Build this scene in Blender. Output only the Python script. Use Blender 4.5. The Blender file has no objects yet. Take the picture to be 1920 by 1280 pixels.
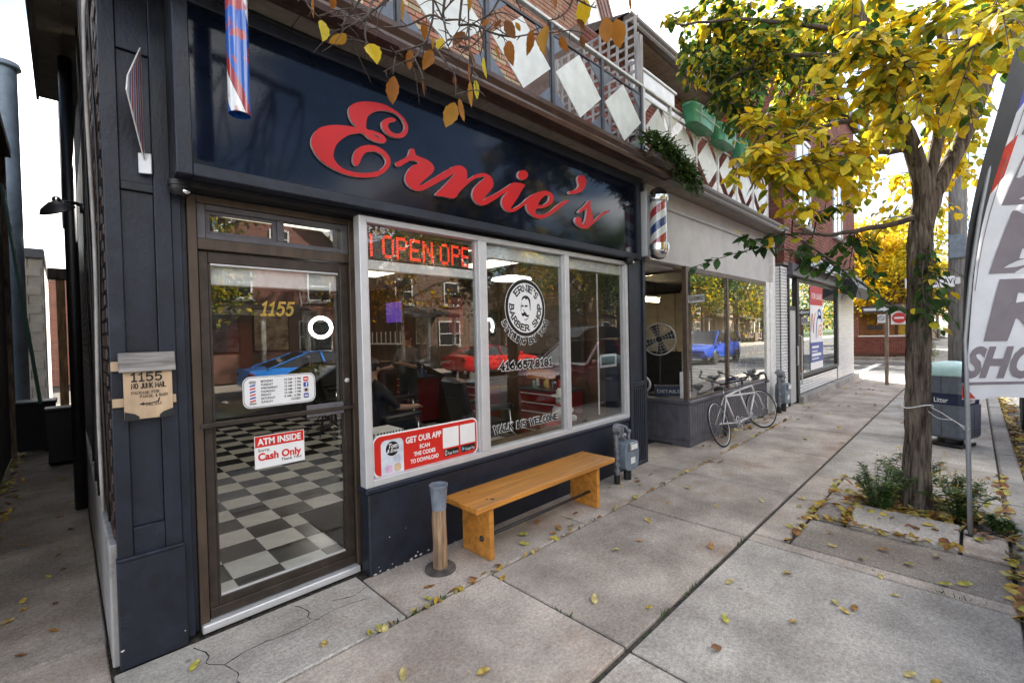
import bpy, bmesh, math, random
from mathutils import Vector, Matrix, Euler, noise
R_ = math.radians
rnd = random.Random(7)
scene = bpy.context.scene
COL = scene.collection

# ------------------------------------------------------------------ camera, sky, sun, exposure
def setup_camera():
    yaw, pitch, roll, h = R_(45.45), R_(1.05), R_(1.25), 1.74
    f = Vector((math.cos(yaw)*math.cos(pitch), math.sin(yaw)*math.cos(pitch), -math.sin(pitch)))
    r = Vector((math.sin(yaw), -math.cos(yaw), 0)); d = f.cross(r)
    c, s = math.cos(roll), math.sin(roll)
    right = c*r + s*d; down = -s*r + c*d
    m = Matrix((( right.x, -down.x, -f.x, 0), (right.y, -down.y, -f.y, 0), (right.z, -down.z, -f.z, h), (0, 0, 0, 1)))
    cam = bpy.data.cameras.new('camera'); o = bpy.data.objects.new('camera', cam); COL.objects.link(o)
    o.matrix_world = m
    cam.sensor_width = 36; cam.lens = 36*853/1920; cam.clip_start = 0.05; cam.clip_end = 2000
    scene.camera = o
setup_camera()

SUN_EL, SUN_AZ = 40.0, 44.0      # azimuth measured from +X towards +Y (the sun stands behind the shops)
def setup_light():
    w = bpy.data.worlds.new('World'); scene.world = w; w.use_nodes = True
    nt = w.node_tree; nt.nodes.clear(); N = nt.nodes.new; L = nt.links.new
    out = N('ShaderNodeOutputWorld'); bg = N('ShaderNodeBackground'); bg.inputs[1].default_value = 0.07
    sky = N('ShaderNodeTexSky'); sky.sky_type = 'NISHITA'; sky.sun_disc = False
    sky.sun_elevation = R_(SUN_EL); sky.sun_rotation = R_(90 - SUN_AZ); sky.dust_density = 1.2
    tc = N('ShaderNodeTexCoord'); mp = N('ShaderNodeMapping'); mp.inputs['Scale'].default_value = (1, 1, 2.6); mp.inputs['Location'].default_value = (18.6, 10.2, 5.4)
    n1 = N('ShaderNodeTexNoise'); n1.inputs['Scale'].default_value = 1.35; n1.inputs['Detail'].default_value = 9; n1.inputs['Roughness'].default_value = .56
    n1.inputs['Distortion'].default_value = .25
    cr = N('ShaderNodeValToRGB'); cr.color_ramp.elements[0].position = .45; cr.color_ramp.elements[1].position = .56
    n2 = N('ShaderNodeTexNoise'); n2.inputs['Scale'].default_value = 4.2; n2.inputs['Detail'].default_value = 6
    c2 = N('ShaderNodeValToRGB'); c2.color_ramp.elements[0].position = .36; c2.color_ramp.elements[1].position = .62
    c2.color_ramp.elements[0].color = (9.0, 8.9, 9.0, 1); c2.color_ramp.elements[1].color = (18.8, 18.3, 17.6, 1)
    mx = N('ShaderNodeMixRGB')
    L(tc.outputs['Generated'], mp.inputs[0]); L(mp.outputs[0], n1.inputs[0]); L(mp.outputs[0], n2.inputs[0])
    L(n1.outputs[0], cr.inputs[0]); L(n2.outputs[0], c2.inputs[0])
    L(cr.outputs[0], mx.inputs[0]); L(sky.outputs[0], mx.inputs[1]); L(c2.outputs[0], mx.inputs[2])
    L(mx.outputs[0], bg.inputs[0]); L(bg.outputs[0], out.inputs[0])
    sl = bpy.data.lights.new('sun', 'SUN'); so = bpy.data.objects.new('sun', sl); COL.objects.link(so)
    sl.energy = 4.6; sl.angle = R_(2.0); sl.color = (1, .94, .84)
    dv = Vector((math.cos(R_(SUN_AZ))*math.cos(R_(SUN_EL)), math.sin(R_(SUN_AZ))*math.cos(R_(SUN_EL)), math.sin(R_(SUN_EL))))
    so.rotation_euler = dv.to_track_quat('Z', 'Y').to_euler(); so.location = (0, 20, 30)
setup_light()
vs = scene.view_settings
scene.display_settings.display_device = 'sRGB'
vs.view_transform = 'Standard'; vs.look = 'None'; vs.gamma = 1; vs.use_curve_mapping = False
vs.exposure = 2.4
cy = scene.cycles
cy.max_bounces = 9; cy.diffuse_bounces = 4; cy.glossy_bounces = 4; cy.transmission_bounces = 4; cy.transparent_max_bounces = 16
cy.caustics_reflective = False; cy.caustics_refractive = False
cy.sample_clamp_indirect = 6; cy.use_denoising = True

# ------------------------------------------------------------------ materials
MATS = {}
def mat(name, col=(.5,.5,.5), rough=.6, var=.12, scale=6., bump=0., bscale=40., metal=0., col2=None, spec=.5, coat=0., stretch=(1,1,1), world=False,
        emit=None, estr=0., dirt=None, dscale=2., dpos=.6, rand=0., trans=0., grad=.05):
    """Principled material whose colour drifts with noise; optional second colour in patches (stains, wear)."""
    if name in MATS: return MATS[name]
    m = bpy.data.materials.new(name); m.use_nodes = True; nt = m.node_tree; nt.nodes.clear(); N = nt.nodes.new; L = nt.links.new
    out = N('ShaderNodeOutputMaterial'); b = N('ShaderNodeBsdfPrincipled'); L(b.outputs[0], out.inputs[0])
    b.inputs['Roughness'].default_value = rough; b.inputs['Metallic'].default_value = metal
    b.inputs['Specular IOR Level'].default_value = spec; b.inputs['Coat Weight'].default_value = coat
    if coat: b.inputs['Coat Roughness'].default_value = .05
    tc = N('ShaderNodeTexCoord'); mp = N('ShaderNodeMapping'); mp.inputs['Scale'].default_value = stretch
    if world:
        g = N('ShaderNodeNewGeometry'); L(g.outputs['Position'], mp.inputs[0])
    else:
        L(tc.outputs['Object'], mp.inputs[0])
    n = N('ShaderNodeTexNoise'); n.inputs['Scale'].default_value = scale; n.inputs['Detail'].default_value = 6; n.inputs['Roughness'].default_value = .62
    L(mp.outputs[0], n.inputs[0])
    c2 = col2 or tuple(max(0, c*(1-var*2.2)) for c in col)
    c1 = col if col2 else tuple(min(1, c*(1+var)) for c in col)
    r = N('ShaderNodeValToRGB'); r.color_ramp.elements[0].position = .36; r.color_ramp.elements[1].position = .64
    r.color_ramp.elements[0].color = (*c2, 1); r.color_ramp.elements[1].color = (*c1, 1)
    L(n.outputs[0], r.inputs[0]); cur = r.outputs[0]
    if dirt:
        n3 = N('ShaderNodeTexNoise'); n3.inputs['Scale'].default_value = dscale; n3.inputs['Detail'].default_value = 8; n3.inputs['Roughness'].default_value = .68
        L(mp.outputs[0], n3.inputs[0])
        r3 = N('ShaderNodeValToRGB'); r3.color_ramp.elements[0].position = dpos; r3.color_ramp.elements[1].position = min(1, dpos+grad)
        L(n3.outputs[0], r3.inputs[0])
        mx = N('ShaderNodeMixRGB'); L(r3.outputs[0], mx.inputs[0]); L(cur, mx.inputs[1]); mx.inputs[2].default_value = (*dirt, 1); cur = mx.outputs[0]
    if rand:
        oi = N('ShaderNodeObjectInfo'); hs = N('ShaderNodeHueSaturation'); mr = N('ShaderNodeMapRange')
        mr.inputs[3].default_value = 1-rand; mr.inputs[4].default_value = 1+rand
        L(oi.outputs['Random'], mr.inputs[0]); L(mr.outputs[0], hs.inputs['Value']); L(cur, hs.inputs['Color']); cur = hs.outputs[0]
    L(cur, b.inputs['Base Color'])
    if bump:
        n2 = N('ShaderNodeTexNoise'); n2.inputs['Scale'].default_value = bscale; n2.inputs['Detail'].default_value = 5
        L(mp.outputs[0], n2.inputs[0]); bp_ = N('ShaderNodeBump'); bp_.inputs['Strength'].default_value = min(1, bump); bp_.inputs['Distance'].default_value = .01
        L(n2.outputs[0], bp_.inputs['Height']); L(bp_.outputs[0], b.inputs['Normal'])
    if emit:
        b.inputs['Emission Color'].default_value = (*emit, 1); b.inputs['Emission Strength'].default_value = estr
    if trans:
        # thin leaf: part of the light passes through
        t = N('ShaderNodeBsdfTranslucent'); L(cur, t.inputs[0]); ms = N('ShaderNodeMixShader'); ms.inputs[0].default_value = trans
        L(b.outputs[0], ms.inputs[1]); L(t.outputs[0], ms.inputs[2]); L(ms.outputs[0], out.inputs[0])
    MATS[name] = m
    return m

def glass_mat(name, tint=(.93,.94,.94), gain=1.0, rough=0.0, film=0.0):
    """window glass: Fresnel reflection over clear transmission (a pane is thin, light goes straight through)"""
    if name in MATS: return MATS[name]
    m = bpy.data.materials.new(name); m.use_nodes = True; nt = m.node_tree; nt.nodes.clear(); N = nt.nodes.new; L = nt.links.new
    out = N('ShaderNodeOutputMaterial'); t = N('ShaderNodeBsdfTransparent'); t.inputs[0].default_value = (*tint, 1)
    g = N('ShaderNodeBsdfGlossy'); g.inputs['Roughness'].default_value = rough; g.inputs[0].default_value = (1,1,1,1)
    fr = N('ShaderNodeFresnel'); ge = N('ShaderNodeNewGeometry'); mr = N('ShaderNodeMapRange')
    mr.inputs[3].default_value = 1.52; mr.inputs[4].default_value = 1/1.52      # same reflectance on both faces of the thin pane
    L(ge.outputs['Backfacing'], mr.inputs[0]); L(mr.outputs[0], fr.inputs[0])
    ml = N('ShaderNodeMath'); ml.operation = 'MULTIPLY_ADD'; ml.inputs[1].default_value = gain; ml.inputs[2].default_value = film; ml.use_clamp = True
    mx = N('ShaderNodeMixShader'); L(fr.outputs[0], ml.inputs[0]); L(ml.outputs[0], mx.inputs[0]); L(t.outputs[0], mx.inputs[1]); L(g.outputs[0], mx.inputs[2])
    L(mx.outputs[0], out.inputs[0]); MATS[name] = m
    return m

# ------------------------------------------------------------------ mesh builder
class MB:
    def __init__(s): s.v = []; s.f = []; s.m = []; s.mi = 0
    def add(s, vs, fs):
        b = len(s.v); s.v += [tuple(v) for v in vs]
        for f in fs: s.f.append([b+i for i in f]); s.m.append(s.mi)
        return s
    def box(s, x0, x1, y0, y1, z0, z1):
        return s.add([(x0,y0,z0),(x1,y0,z0),(x1,y1,z0),(x0,y1,z0),(x0,y0,z1),(x1,y0,z1),(x1,y1,z1),(x0,y1,z1)],
              [(0,3,2,1),(4,5,6,7),(0,1,5,4),(1,2,6,5),(2,3,7,6),(3,0,4,7)])
    def bbox(s, x0, x1, y0, y1, z0, z1, b=.004):
        """box with chamfered edges"""
        b = min(b, (x1-x0)*.45, (y1-y0)*.45, (z1-z0)*.45)
        bm = bmesh.new(); M_ = Matrix.Translation(((x0+x1)/2,(y0+y1)/2,(z0+z1)/2)) @ Matrix.Diagonal((x1-x0, y1-y0, z1-z0, 1))
        bmesh.ops.create_cube(bm, size=1, matrix=M_); bmesh.ops.bevel(bm, geom=bm.edges[:], offset=b, segments=1, affect='EDGES', profile=.5)
        return s.bm(bm)
    def bm(s, bm):
        bm.verts.index_update(); s.add([v.co for v in bm.verts], [[v.index for v in f.verts] for f in bm.faces]); bm.free(); return s
    def bar(s, p, q, w, h=None, up=(0,0,1)):
        p, q = Vector(p), Vector(q); h = h or w; d = (q-p).normalized(); u = Vector(up)
        if abs(d.dot(u)) > .98: u = Vector((0,1,0)) if abs(d.y) < .9 else Vector((1,0,0))
        a = d.cross(u).normalized()*w/2; c = a.cross(d).normalized()*h/2
        return s.add([p-a-c,p+a-c,p+a+c,p-a+c,q-a-c,q+a-c,q+a+c,q-a+c], [(0,3,2,1),(4,5,6,7),(0,1,5,4),(1,2,6,5),(2,3,7,6),(3,0,4,7)])
    def tube(s, pts, r, n=8, cap=True, closed=False):
        pts = [Vector(p) for p in pts]; k = len(pts); rr = r if isinstance(r, (list, tuple)) else [r]*k
        vs = []; nrm = None
        for i, p in enumerate(pts):
            if closed: d = pts[(i+1) % k] - pts[i-1]
            else: d = (pts[min(i+1,k-1)] - pts[max(i-1,0)])
            d = d.normalized() if d.length > 1e-9 else Vector((0,0,1))
            if nrm is None:
                nrm = d.orthogonal().normalized()
            else:
                nrm = (nrm - d*nrm.dot(d)); nrm = nrm.normalized() if nrm.length > 1e-6 else d.orthogonal().normalized()
            bn = d.cross(nrm)
            for j in range(n):
                a = 2*math.pi*j/n; vs.append(p + (nrm*math.cos(a) + bn*math.sin(a))*rr[i])
        fs = []
        for i in range(k if closed else k-1):
            for j in range(n):
                a = i*n+j; b = i*n+(j+1) % n; c = ((i+1) % k)*n+(j+1) % n; e = ((i+1) % k)*n+j; fs.append((a,b,c,e))
        if cap and not closed: fs += [tuple(range(n-1,-1,-1)), tuple((k-1)*n+j for j in range(n))]
        return s.add(vs, fs)
    def cyl(s, p, q, r, n=12): return s.tube([p, q], r, n)
    def lathe(s, prof, c=(0,0,0), n=20, axis='Z', cap=True):
        """prof: list of (radius, height)"""
        vs = []; k = len(prof)
        for (r, h) in prof:
            for j in range(n):
                a = 2*math.pi*j/n; x, y = r*math.cos(a), r*math.sin(a)
                if axis == 'Z': v = (c[0]+x, c[1]+y, c[2]+h)
                elif axis == 'Y': v = (c[0]+x, c[1]+h, c[2]-y)
                else: v = (c[0]+h, c[1]+x, c[2]+y)
                vs.append(v)
        fs = [(i*n+j, i*n+(j+1) % n, (i+1)*n+(j+1) % n, (i+1)*n+j) for i in range(k-1) for j in range(n)]
        if cap:
            if prof[0][0] > 1e-5: fs.append(tuple(range(n-1,-1,-1)))
            if prof[-1][0] > 1e-5: fs.append(tuple((k-1)*n+j for j in range(n)))
        return s.add(vs, fs)
    def sph(s, c, r, n=12, m=8, sc=(1,1,1)):
        bm = bmesh.new(); bmesh.ops.create_uvsphere(bm, u_segments=n, v_segments=m, radius=r, matrix=Matrix.Translation(c) @ Matrix.Diagonal((*sc,1)))
        return s.bm(bm)
    def prism(s, pts, d0, d1, plane='XZ', holes=()):
        """polygon (with holes) in a plane, extruded along the third axis from d0 to d1; front face at d0"""
        from mathutils.geometry import tessellate_polygon
        loops = [list(pts)] + [list(h) for h in holes]
        def P(a, b, d): return (a, d, b) if plane == 'XZ' else ((a, b, d) if plane == 'XY' else (d, a, b))
        flat = [p for l in loops for p in l]; n = len(flat)
        tris = tessellate_polygon([[Vector((a, b, 0)) for a, b in l] for l in loops])
        vs = [P(a, b, d0) for a, b in flat] + [P(a, b, d1) for a, b in flat]
        b0 = len(s.v); fs = []; ms = []
        for t in tris:
            (x1,y1),(x2,y2),(x3,y3) = (flat[i] for i in t); ar = (x2-x1)*(y3-y1)-(x3-x1)*(y2-y1)
            t = t if ar > 0 else t[::-1]
            flip = (plane == 'XZ') == (d0 > d1)
            if plane != 'XZ': flip = not (d0 > d1)
            tt = t if not flip else t[::-1]
            fs.append(tuple(tt)); fs.append(tuple(i+n for i in tt[::-1]))
        nf = len(fs); o = 0
        for l in loops:
            k = len(l)
            for i in range(k): fs.append((o+i, o+(i+1) % k, n+o+(i+1) % k, n+o+i))
            o += k
        s.add(vs, fs)
        return nf, len(fs)
    def tf(s, M_): s.v = [tuple(M_ @ Vector(v)) for v in s.v]; return s
    def mesh(s, name, mats=None, smooth=False):
        me = bpy.data.meshes.new(name); me.from_pydata(s.v, [], s.f); 
        if mats:
            for m in (mats if isinstance(mats, (list, tuple)) else [mats]): me.materials.append(m)
        if any(s.m): me.polygons.foreach_set('material_index', s.m)
        if smooth: me.polygons.foreach_set('use_smooth', [True]*len(me.polygons))
        me.update(); return me
    def build(s, name, mats, parent=None, smooth=False, fixn=False, autosmooth=False):
        me = s.mesh(name, mats, smooth)
        if fixn or smooth:
            bm = bmesh.new(); bm.from_mesh(me); bmesh.ops.recalc_face_normals(bm, faces=bm.faces); bm.to_mesh(me); bm.free()
        if smooth and autosmooth:
            try: me.set_sharp_from_angle(angle=R_(40))
            except Exception: pass
        return link(name, me, parent)
def link(name, me, parent=None):
    o = bpy.data.objects.new(name, me); COL.objects.link(o); o.parent = parent
    return o
def thing(name, label, cat, loc=(0,0,0), rotz=0., group=None, kind=None):
    o = bpy.data.objects.new(name, None); COL.objects.link(o); o.location = loc; o.rotation_euler = (0,0,rotz); o.empty_display_size = .1
    return tag(o, label, cat, group, kind)
def tag(o, label=None, cat=None, group=None, kind=None):
    if label: o['label'] = label
    if cat: o['category'] = cat
    if group: o['group'] = group
    if kind: o['kind'] = kind
    return o
def struct(o, label=None): 
    o['kind'] = 'structure'
    if label: o['label'] = label
    return o
def copy_tree(o, parent=None):
    c = o.copy(); COL.objects.link(c); c.parent = parent
    for ch in list(o.children): copy_tree(ch, c)
    return c
def smoothpoly(pts, k=3):
    """closed Catmull-Rom through the points"""
    n = len(pts); out = []
    for i in range(n):
        p0, p1, p2, p3 = pts[i-1], pts[i], pts[(i+1) % n], pts[(i+2) % n]
        for j in range(k):
            t = j/k
            out.append(tuple(.5*((2*p1[a]) + (p2[a]-p0[a])*t + (2*p0[a]-5*p1[a]+4*p2[a]-p3[a])*t*t + (-p0[a]+3*p1[a]-3*p2[a]+p3[a])*t**3) for a in range(len(p1))))
    return out
def smoothline(pts, k=4):
    out = []
    for i in range(len(pts)-1):
        p0 = pts[max(i-1,0)]; p1 = pts[i]; p2 = pts[i+1]; p3 = pts[min(i+2, len(pts)-1)]
        for j in range(k):
            t = j/k
            out.append(tuple(.5*((2*p1[a]) + (p2[a]-p0[a])*t + (2*p0[a]-5*p1[a]+4*p2[a]-p3[a])*t*t + (-p0[a]+3*p1[a]-3*p2[a]+p3[a])*t**3) for a in range(len(p1))))
    out.append(tuple(pts[-1])); return out
def rrect(x0, x1, z0, z1, r, n=5):
    o = []
    for cx, cz, a0 in ((x1-r,z1-r,0),(x0+r,z1-r,90),(x0+r,z0+r,180),(x1-r,z0+r,270)):
        for i in range(n+1):
            a = R_(a0+90*i/n); o.append((cx+r*math.cos(a), cz+r*math.sin(a)))
    return o

# ------------------------------------------------------------------ lettering
def text_mb(txt, size, pos, mat_, parent, name='lettering', y=0., width=None, bold=0., shear=0., align='LEFT', depth=.001, rot=0., xs=1., space=1.):
    """flat lettering in an XZ plane facing -Y, its baseline start at pos=(x,z)"""
    cu = bpy.data.curves.new('t', 'FONT'); cu.body = txt; cu.size = 1; cu.offset = bold; cu.shear = shear; cu.align_x = align; cu.resolution_u = 3; cu.space_character = space
    o = bpy.data.objects.new('t', cu); COL.objects.link(o); dg = bpy.context.evaluated_depsgraph_get(); dg.update()
    me = bpy.data.meshes.new_from_object(o.evaluated_get(dg)); bpy.data.objects.remove(o); bpy.data.curves.remove(cu)
    xsz = [v.co.x for v in me.vertices] or [0, 1]
    w0 = max(xsz)-min(xsz); sx = size*xs
    if width: sx = width/max(w0, 1e-6)
    c, s = math.cos(rot), math.sin(rot)
    for v in me.vertices:
        a, b = v.co.x*sx, v.co.y*size; v.co = (pos[0]+a*c-b*s, y, pos[1]+a*s+b*c)
    me.materials.clear(); me.materials.append(mat_); me.name = name
    return link(name, me, parent)

# stroke font on a 4 x 6 grid
def _arc(cx, cz, rx, rz, a0, a1, n=7): return [(cx+rx*math.cos(R_(a0+(a1-a0)*i/n)), cz+rz*math.sin(R_(a0+(a1-a0)*i/n))) for i in range(n+1)]
GL = {'A':[[(0,0),(2,6),(4,0)],[(.8,2),(3.2,2)]], 'B':[[(0,0),(0,6)],[(0,6)]+_arc(2,4.6,1.6,1.4,90,-90)+[(0,3.2)],[(0,3.2)]+_arc(2.2,1.6,1.8,1.6,90,-90)+[(0,0)]],
 'C':[_arc(2.1,3,2.1,3,45,315,12)], 'D':[[(0,0),(0,6)],[(0,6)]+_arc(1.6,3,2.4,3,90,-90,9)+[(0,0)]], 'E':[[(0,0),(0,6)],[(0,6),(3.6,6)],[(0,3.1),(3,3.1)],[(0,0),(3.7,0)]],
 'F':[[(0,0),(0,6)],[(0,6),(3.6,6)],[(0,3.1),(3,3.1)]], 'G':[_arc(2.1,3,2.1,3,45,350,12)+[(4.2,2.6),(2.4,2.6)]], 'H':[[(0,0),(0,6)],[(4,0),(4,6)],[(0,3),(4,3)]],
 'I':[[(.6,0),(.6,6)]], 'J':[[(3,6),(3,1.6)]+_arc(1.5,1.5,1.5,1.5,0,-170,6)], 'K':[[(0,0),(0,6)],[(4,6),(0,2.4)],[(1.4,3.5),(4,0)]], 'L':[[(0,6),(0,0),(3.6,0)]],
 'M':[[(0,0),(0,6),(2.4,1.2),(4.8,6),(4.8,0)]], 'N':[[(0,0),(0,6),(4,0),(4,6)]], 'O':[_arc(2.2,3,2.2,3,0,360,14)], 'P':[[(0,0),(0,6)],[(0,6)]+_arc(2.1,4.4,1.8,1.6,90,-90)+[(0,2.8)]],
 'R':[[(0,0),(0,6)],[(0,6)]+_arc(2.1,4.4,1.8,1.6,90,-90)+[(0,2.8)],[(1.8,2.8),(4,0)]], 'S':[_arc(2,4.5,1.8,1.5,40,270,8)+_arc(2,1.5,1.9,1.5,90,-140,8)[1:]],
 'T':[[(0,6),(4,6)],[(2,6),(2,0)]], 'U':[[(0,6),(0,2)]+_arc(2,2,2,2,180,360,8)+[(4,6)]], 'V':[[(0,6),(2,0),(4,6)]], 'W':[[(0,6),(1.4,0),(2.8,5),(4.2,0),(5.6,6)]],
 'Y':[[(0,6),(2,3),(4,6)],[(2,3),(2,0)]], '1':[[(.2,4.8),(1.6,6),(1.6,0)],[(.4,0),(2.8,0)]], '4':[[(3,0),(3,6),(0,1.8),(4,1.8)]], '5':[[(3.6,6),(.7,6),(.4,3.4)]+_arc(1.9,2,1.9,2,115,-140,9)],
 '6':[[(3.2,5.9),(1,4.2),(.2,2.4)]+_arc(2,1.9,1.8,1.9,170,530,12)], '7':[[(0,6),(4,6),(1.4,0)]], '8':[_arc(2,4.4,1.6,1.6,-90,270,12),_arc(2,1.5,1.9,1.5,90,450,12)],
 '.':[[(.4,0),(.4,.5)]], '\'':[[(.6,6.2),(.4,4.6)]], '&':[[(3.8,0),(.8,4.6)]+_arc(1.8,5,1,1,180,-30,5)+[(.4,2),(.6,.3),(2,0),(3.6,2.4)]]}
def glyph_w(ch): 
    if ch == ' ': return 2.4
    return max(p[0] for st in GL[ch] for p in st)
def stroke_text(mb, txt, size, x, z, y, w, gap=1.5, serif=0., slant=0., rot=0., place=None, step=.00002, jitter=0., width=None, wpos=0):
    """ribbons of width w; serif>0 adds slab serifs at vertical stroke ends; place(u, v) maps baseline coordinates to (x, z)"""
    u = size/6; pen = 0.; kk = [0]
    tot = sum(glyph_w(c)+gap for c in txt)-gap; xs = (width/(tot*u)) if width else 1.
    def P(a, b):
        a += slant*b
        if place: return place(a*xs, b)
        c, s = math.cos(rot), math.sin(rot); return (x+a*xs*c-b*s, z+a*xs*s+b*c)
    def ribbon(pts, w):
        d = y-kk[0]*step; kk[0] += 1
        q = [Vector(P(*p)) for p in pts]; n = len(q); L_, R2 = [], []
        closed = n > 3 and (q[0]-q[-1]).length < 1e-6
        for i in range(n):
            a = q[i-1] if i > 0 else (q[-2] if closed else q[0]); b = q[i+1] if i < n-1 else (q[1] if closed else q[-1])
            d1 = (q[i]-a); d2 = (b-q[i])
            d1 = d1.normalized() if d1.length > 1e-9 else d2.normalized(); d2 = d2.normalized() if d2.length > 1e-9 else d1
            t = (d1+d2); t = t.normalized() if t.length > 1e-6 else d1
            nn = Vector((-t.y, t.x)); k = 1/max(.55, abs(nn.dot(Vector((-d1.y, d1.x)))))
            e = Vector((0,0))
            if not closed and i == 0: e = -d2*w*.45
            if not closed and i == n-1: e = d1*w*.45
            L_.append(q[i]+nn*w/2*k+e); R2.append(q[i]-nn*w/2*k+e)
        vs = [(p.x, d, p.y) for p in L_]+[(p.x, d, p.y) for p in R2]
        mb.add(vs, [(i, n+i, n+i+1, i+1) for i in range(n-1)])
    for ch in txt:
        if ch == ' ': pen += 2.4+gap; continue
        jx, jz = (rnd.uniform(-jitter, jitter), rnd.uniform(-jitter, jitter)) if jitter else (0, 0)
        for st in GL[ch]:
            ribbon([((pen+a+jx)*u, (b+jz)*u) for a, b in st], w)
            if serif:
                for (a, b), (c_, d_) in ((st[0], st[1]), (st[-1], st[-2])):
                    if abs(b-d_) > 1.2 and (b < .3 or b > 5.7) and ch not in 'CGOSJ5689':
                        ribbon([((pen+a-serif)*u, b*u), ((pen+a+serif)*u, b*u)], w*.62)
        pen += glyph_w(ch)+gap
    return pen*u*xs
# ------------------------------------------------------------------ shared materials
def concrete(name, col, stain, dpos=.52, broom=None, world=True, agg=.25, rand=.10):
    """worn concrete: mottled, stained in patches, with fine aggregate specks; optional broom lines"""
    if name in MATS: return MATS[name]
    m = mat(name, col, .88, var=.16, scale=1.7, bump=.35, bscale=140, dirt=stain, dscale=1.15, dpos=dpos, grad=.22, world=world, rand=rand, spec=.25)
    nt = m.node_tree; N = nt.nodes.new; L = nt.links.new
    b = [n for n in nt.nodes if n.type == 'BSDF_PRINCIPLED'][0]; cur = b.inputs['Base Color'].links[0].from_socket
    geo = N('ShaderNodeNewGeometry')
    v = N('ShaderNodeTexNoise'); v.inputs['Scale'].default_value = 260; v.inputs['Detail'].default_value = 2; L(geo.outputs['Position'], v.inputs[0])
    rr = N('ShaderNodeValToRGB'); rr.color_ramp.elements[0].position = .3; rr.color_ramp.elements[1].position = .7
    rr.color_ramp.elements[0].color = (1-agg*1.6,)*3+(1,); rr.color_ramp.elements[1].color = (1+agg*.6,)*3+(1,)
    L(v.outputs[0], rr.inputs[0]); mu = N('ShaderNodeMixRGB'); mu.blend_type = 'MULTIPLY'; mu.inputs[0].default_value = 1
    L(cur, mu.inputs[1]); L(rr.outputs[0], mu.inputs[2]); cur = mu.outputs[0]
    w1 = N('ShaderNodeTexNoise'); w1.inputs['Scale'].default_value = 48; w1.inputs['Detail'].default_value = 4; w1.inputs['Roughness'].default_value = .8; L(geo.outputs['Position'], w1.inputs[0])
    q1 = N('ShaderNodeValToRGB'); q1.color_ramp.elements[0].position = .34; q1.color_ramp.elements[1].position = .68; q1.color_ramp.elements[0].color = (.62,.61,.60,1); q1.color_ramp.elements[1].color = (1.14,1.13,1.12,1)
    L(w1.outputs[0], q1.inputs[0]); mq = N('ShaderNodeMixRGB'); mq.blend_type = 'MULTIPLY'; mq.inputs[0].default_value = 1; L(cur, mq.inputs[1]); L(q1.outputs[0], mq.inputs[2]); cur = mq.outputs[0]
    # dark spots (gum, drips)
    v2 = N('ShaderNodeTexVoronoi'); v2.inputs['Scale'].default_value = 3.1; v2.inputs['Randomness'].default_value = 1; L(geo.outputs['Position'], v2.inputs[0])
    r2 = N('ShaderNodeValToRGB'); r2.color_ramp.elements[0].position = .035; r2.color_ramp.elements[1].position = .06
    r2.color_ramp.elements[0].color = (.42,.4,.38,1); r2.color_ramp.elements[1].color = (1,1,1,1)
    L(v2.outputs['Distance'], r2.inputs[0]); m2 = N('ShaderNodeMixRGB'); m2.blend_type = 'MULTIPLY'; m2.inputs[0].default_value = .7
    L(cur, m2.inputs[1]); L(r2.outputs[0], m2.inputs[2]); cur = m2.outputs[0]
    L(cur, b.inputs['Base Color'])
    if broom:
        w = N('ShaderNodeTexWave'); w.bands_direction = broom; w.inputs['Scale'].default_value = 22; w.inputs['Distortion'].default_value = 1.5; w.inputs['Detail'].default_value = 3
        L(geo.outputs['Position'], w.inputs[0]); bp_ = [n for n in nt.nodes if n.type == 'BUMP'][0]
        b2 = N('ShaderNodeBump'); b2.inputs['Strength'].default_value = .25; b2.inputs['Distance'].default_value = .004
        L(w.outputs['Fac'], b2.inputs['Height']); L(bp_.outputs[0], b2.inputs['Normal']); L(b2.outputs[0], b.inputs['Normal'])
    return m
m_slab = concrete('slab concrete', (.55,.475,.405), (.37,.26,.19), dpos=.52)
m_slab2 = concrete('broomed concrete', (.54,.50,.445), (.40,.34,.28), dpos=.54, broom='Y')
m_rough = concrete('worn aggregate', (.42,.37,.32), (.27,.215,.17), dpos=.46, agg=.5)
m_kerb = concrete('kerb concrete', (.42,.40,.37), (.28,.25,.22), dpos=.55)
m_alley = concrete('alley concrete', (.40,.35,.30), (.24,.19,.15), dpos=.47, agg=.3)
m_asph = mat('asphalt', (.085,.085,.087), .9, var=.2, scale=3, bump=.5, bscale=220, dirt=(.13,.125,.12), dscale=.7, dpos=.5, grad=.2, world=True)
m_soil = mat('soil', (.05,.037,.026), .95, var=.4, scale=30, bump=.8, bscale=80, world=True)
m_jnt = mat('joint dirt', (.06,.05,.04), .95, var=.4, scale=40, world=True, dirt=(.03,.05,.012), dscale=5, dpos=.58)
m_grass = mat('lawn', (.06,.1,.022), .9, var=.35, scale=20, bump=.6, bscale=90, world=True)
m_paint = mat('road paint white', (.62,.62,.6), .7, var=.1, scale=30, dirt=(.14,.14,.14), dscale=18, dpos=.58, world=True)
m_pyel = mat('road paint yellow', (.55,.36,.05), .7, var=.1, scale=30, dirt=(.13,.12,.1), dscale=18, dpos=.58, world=True)

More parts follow.
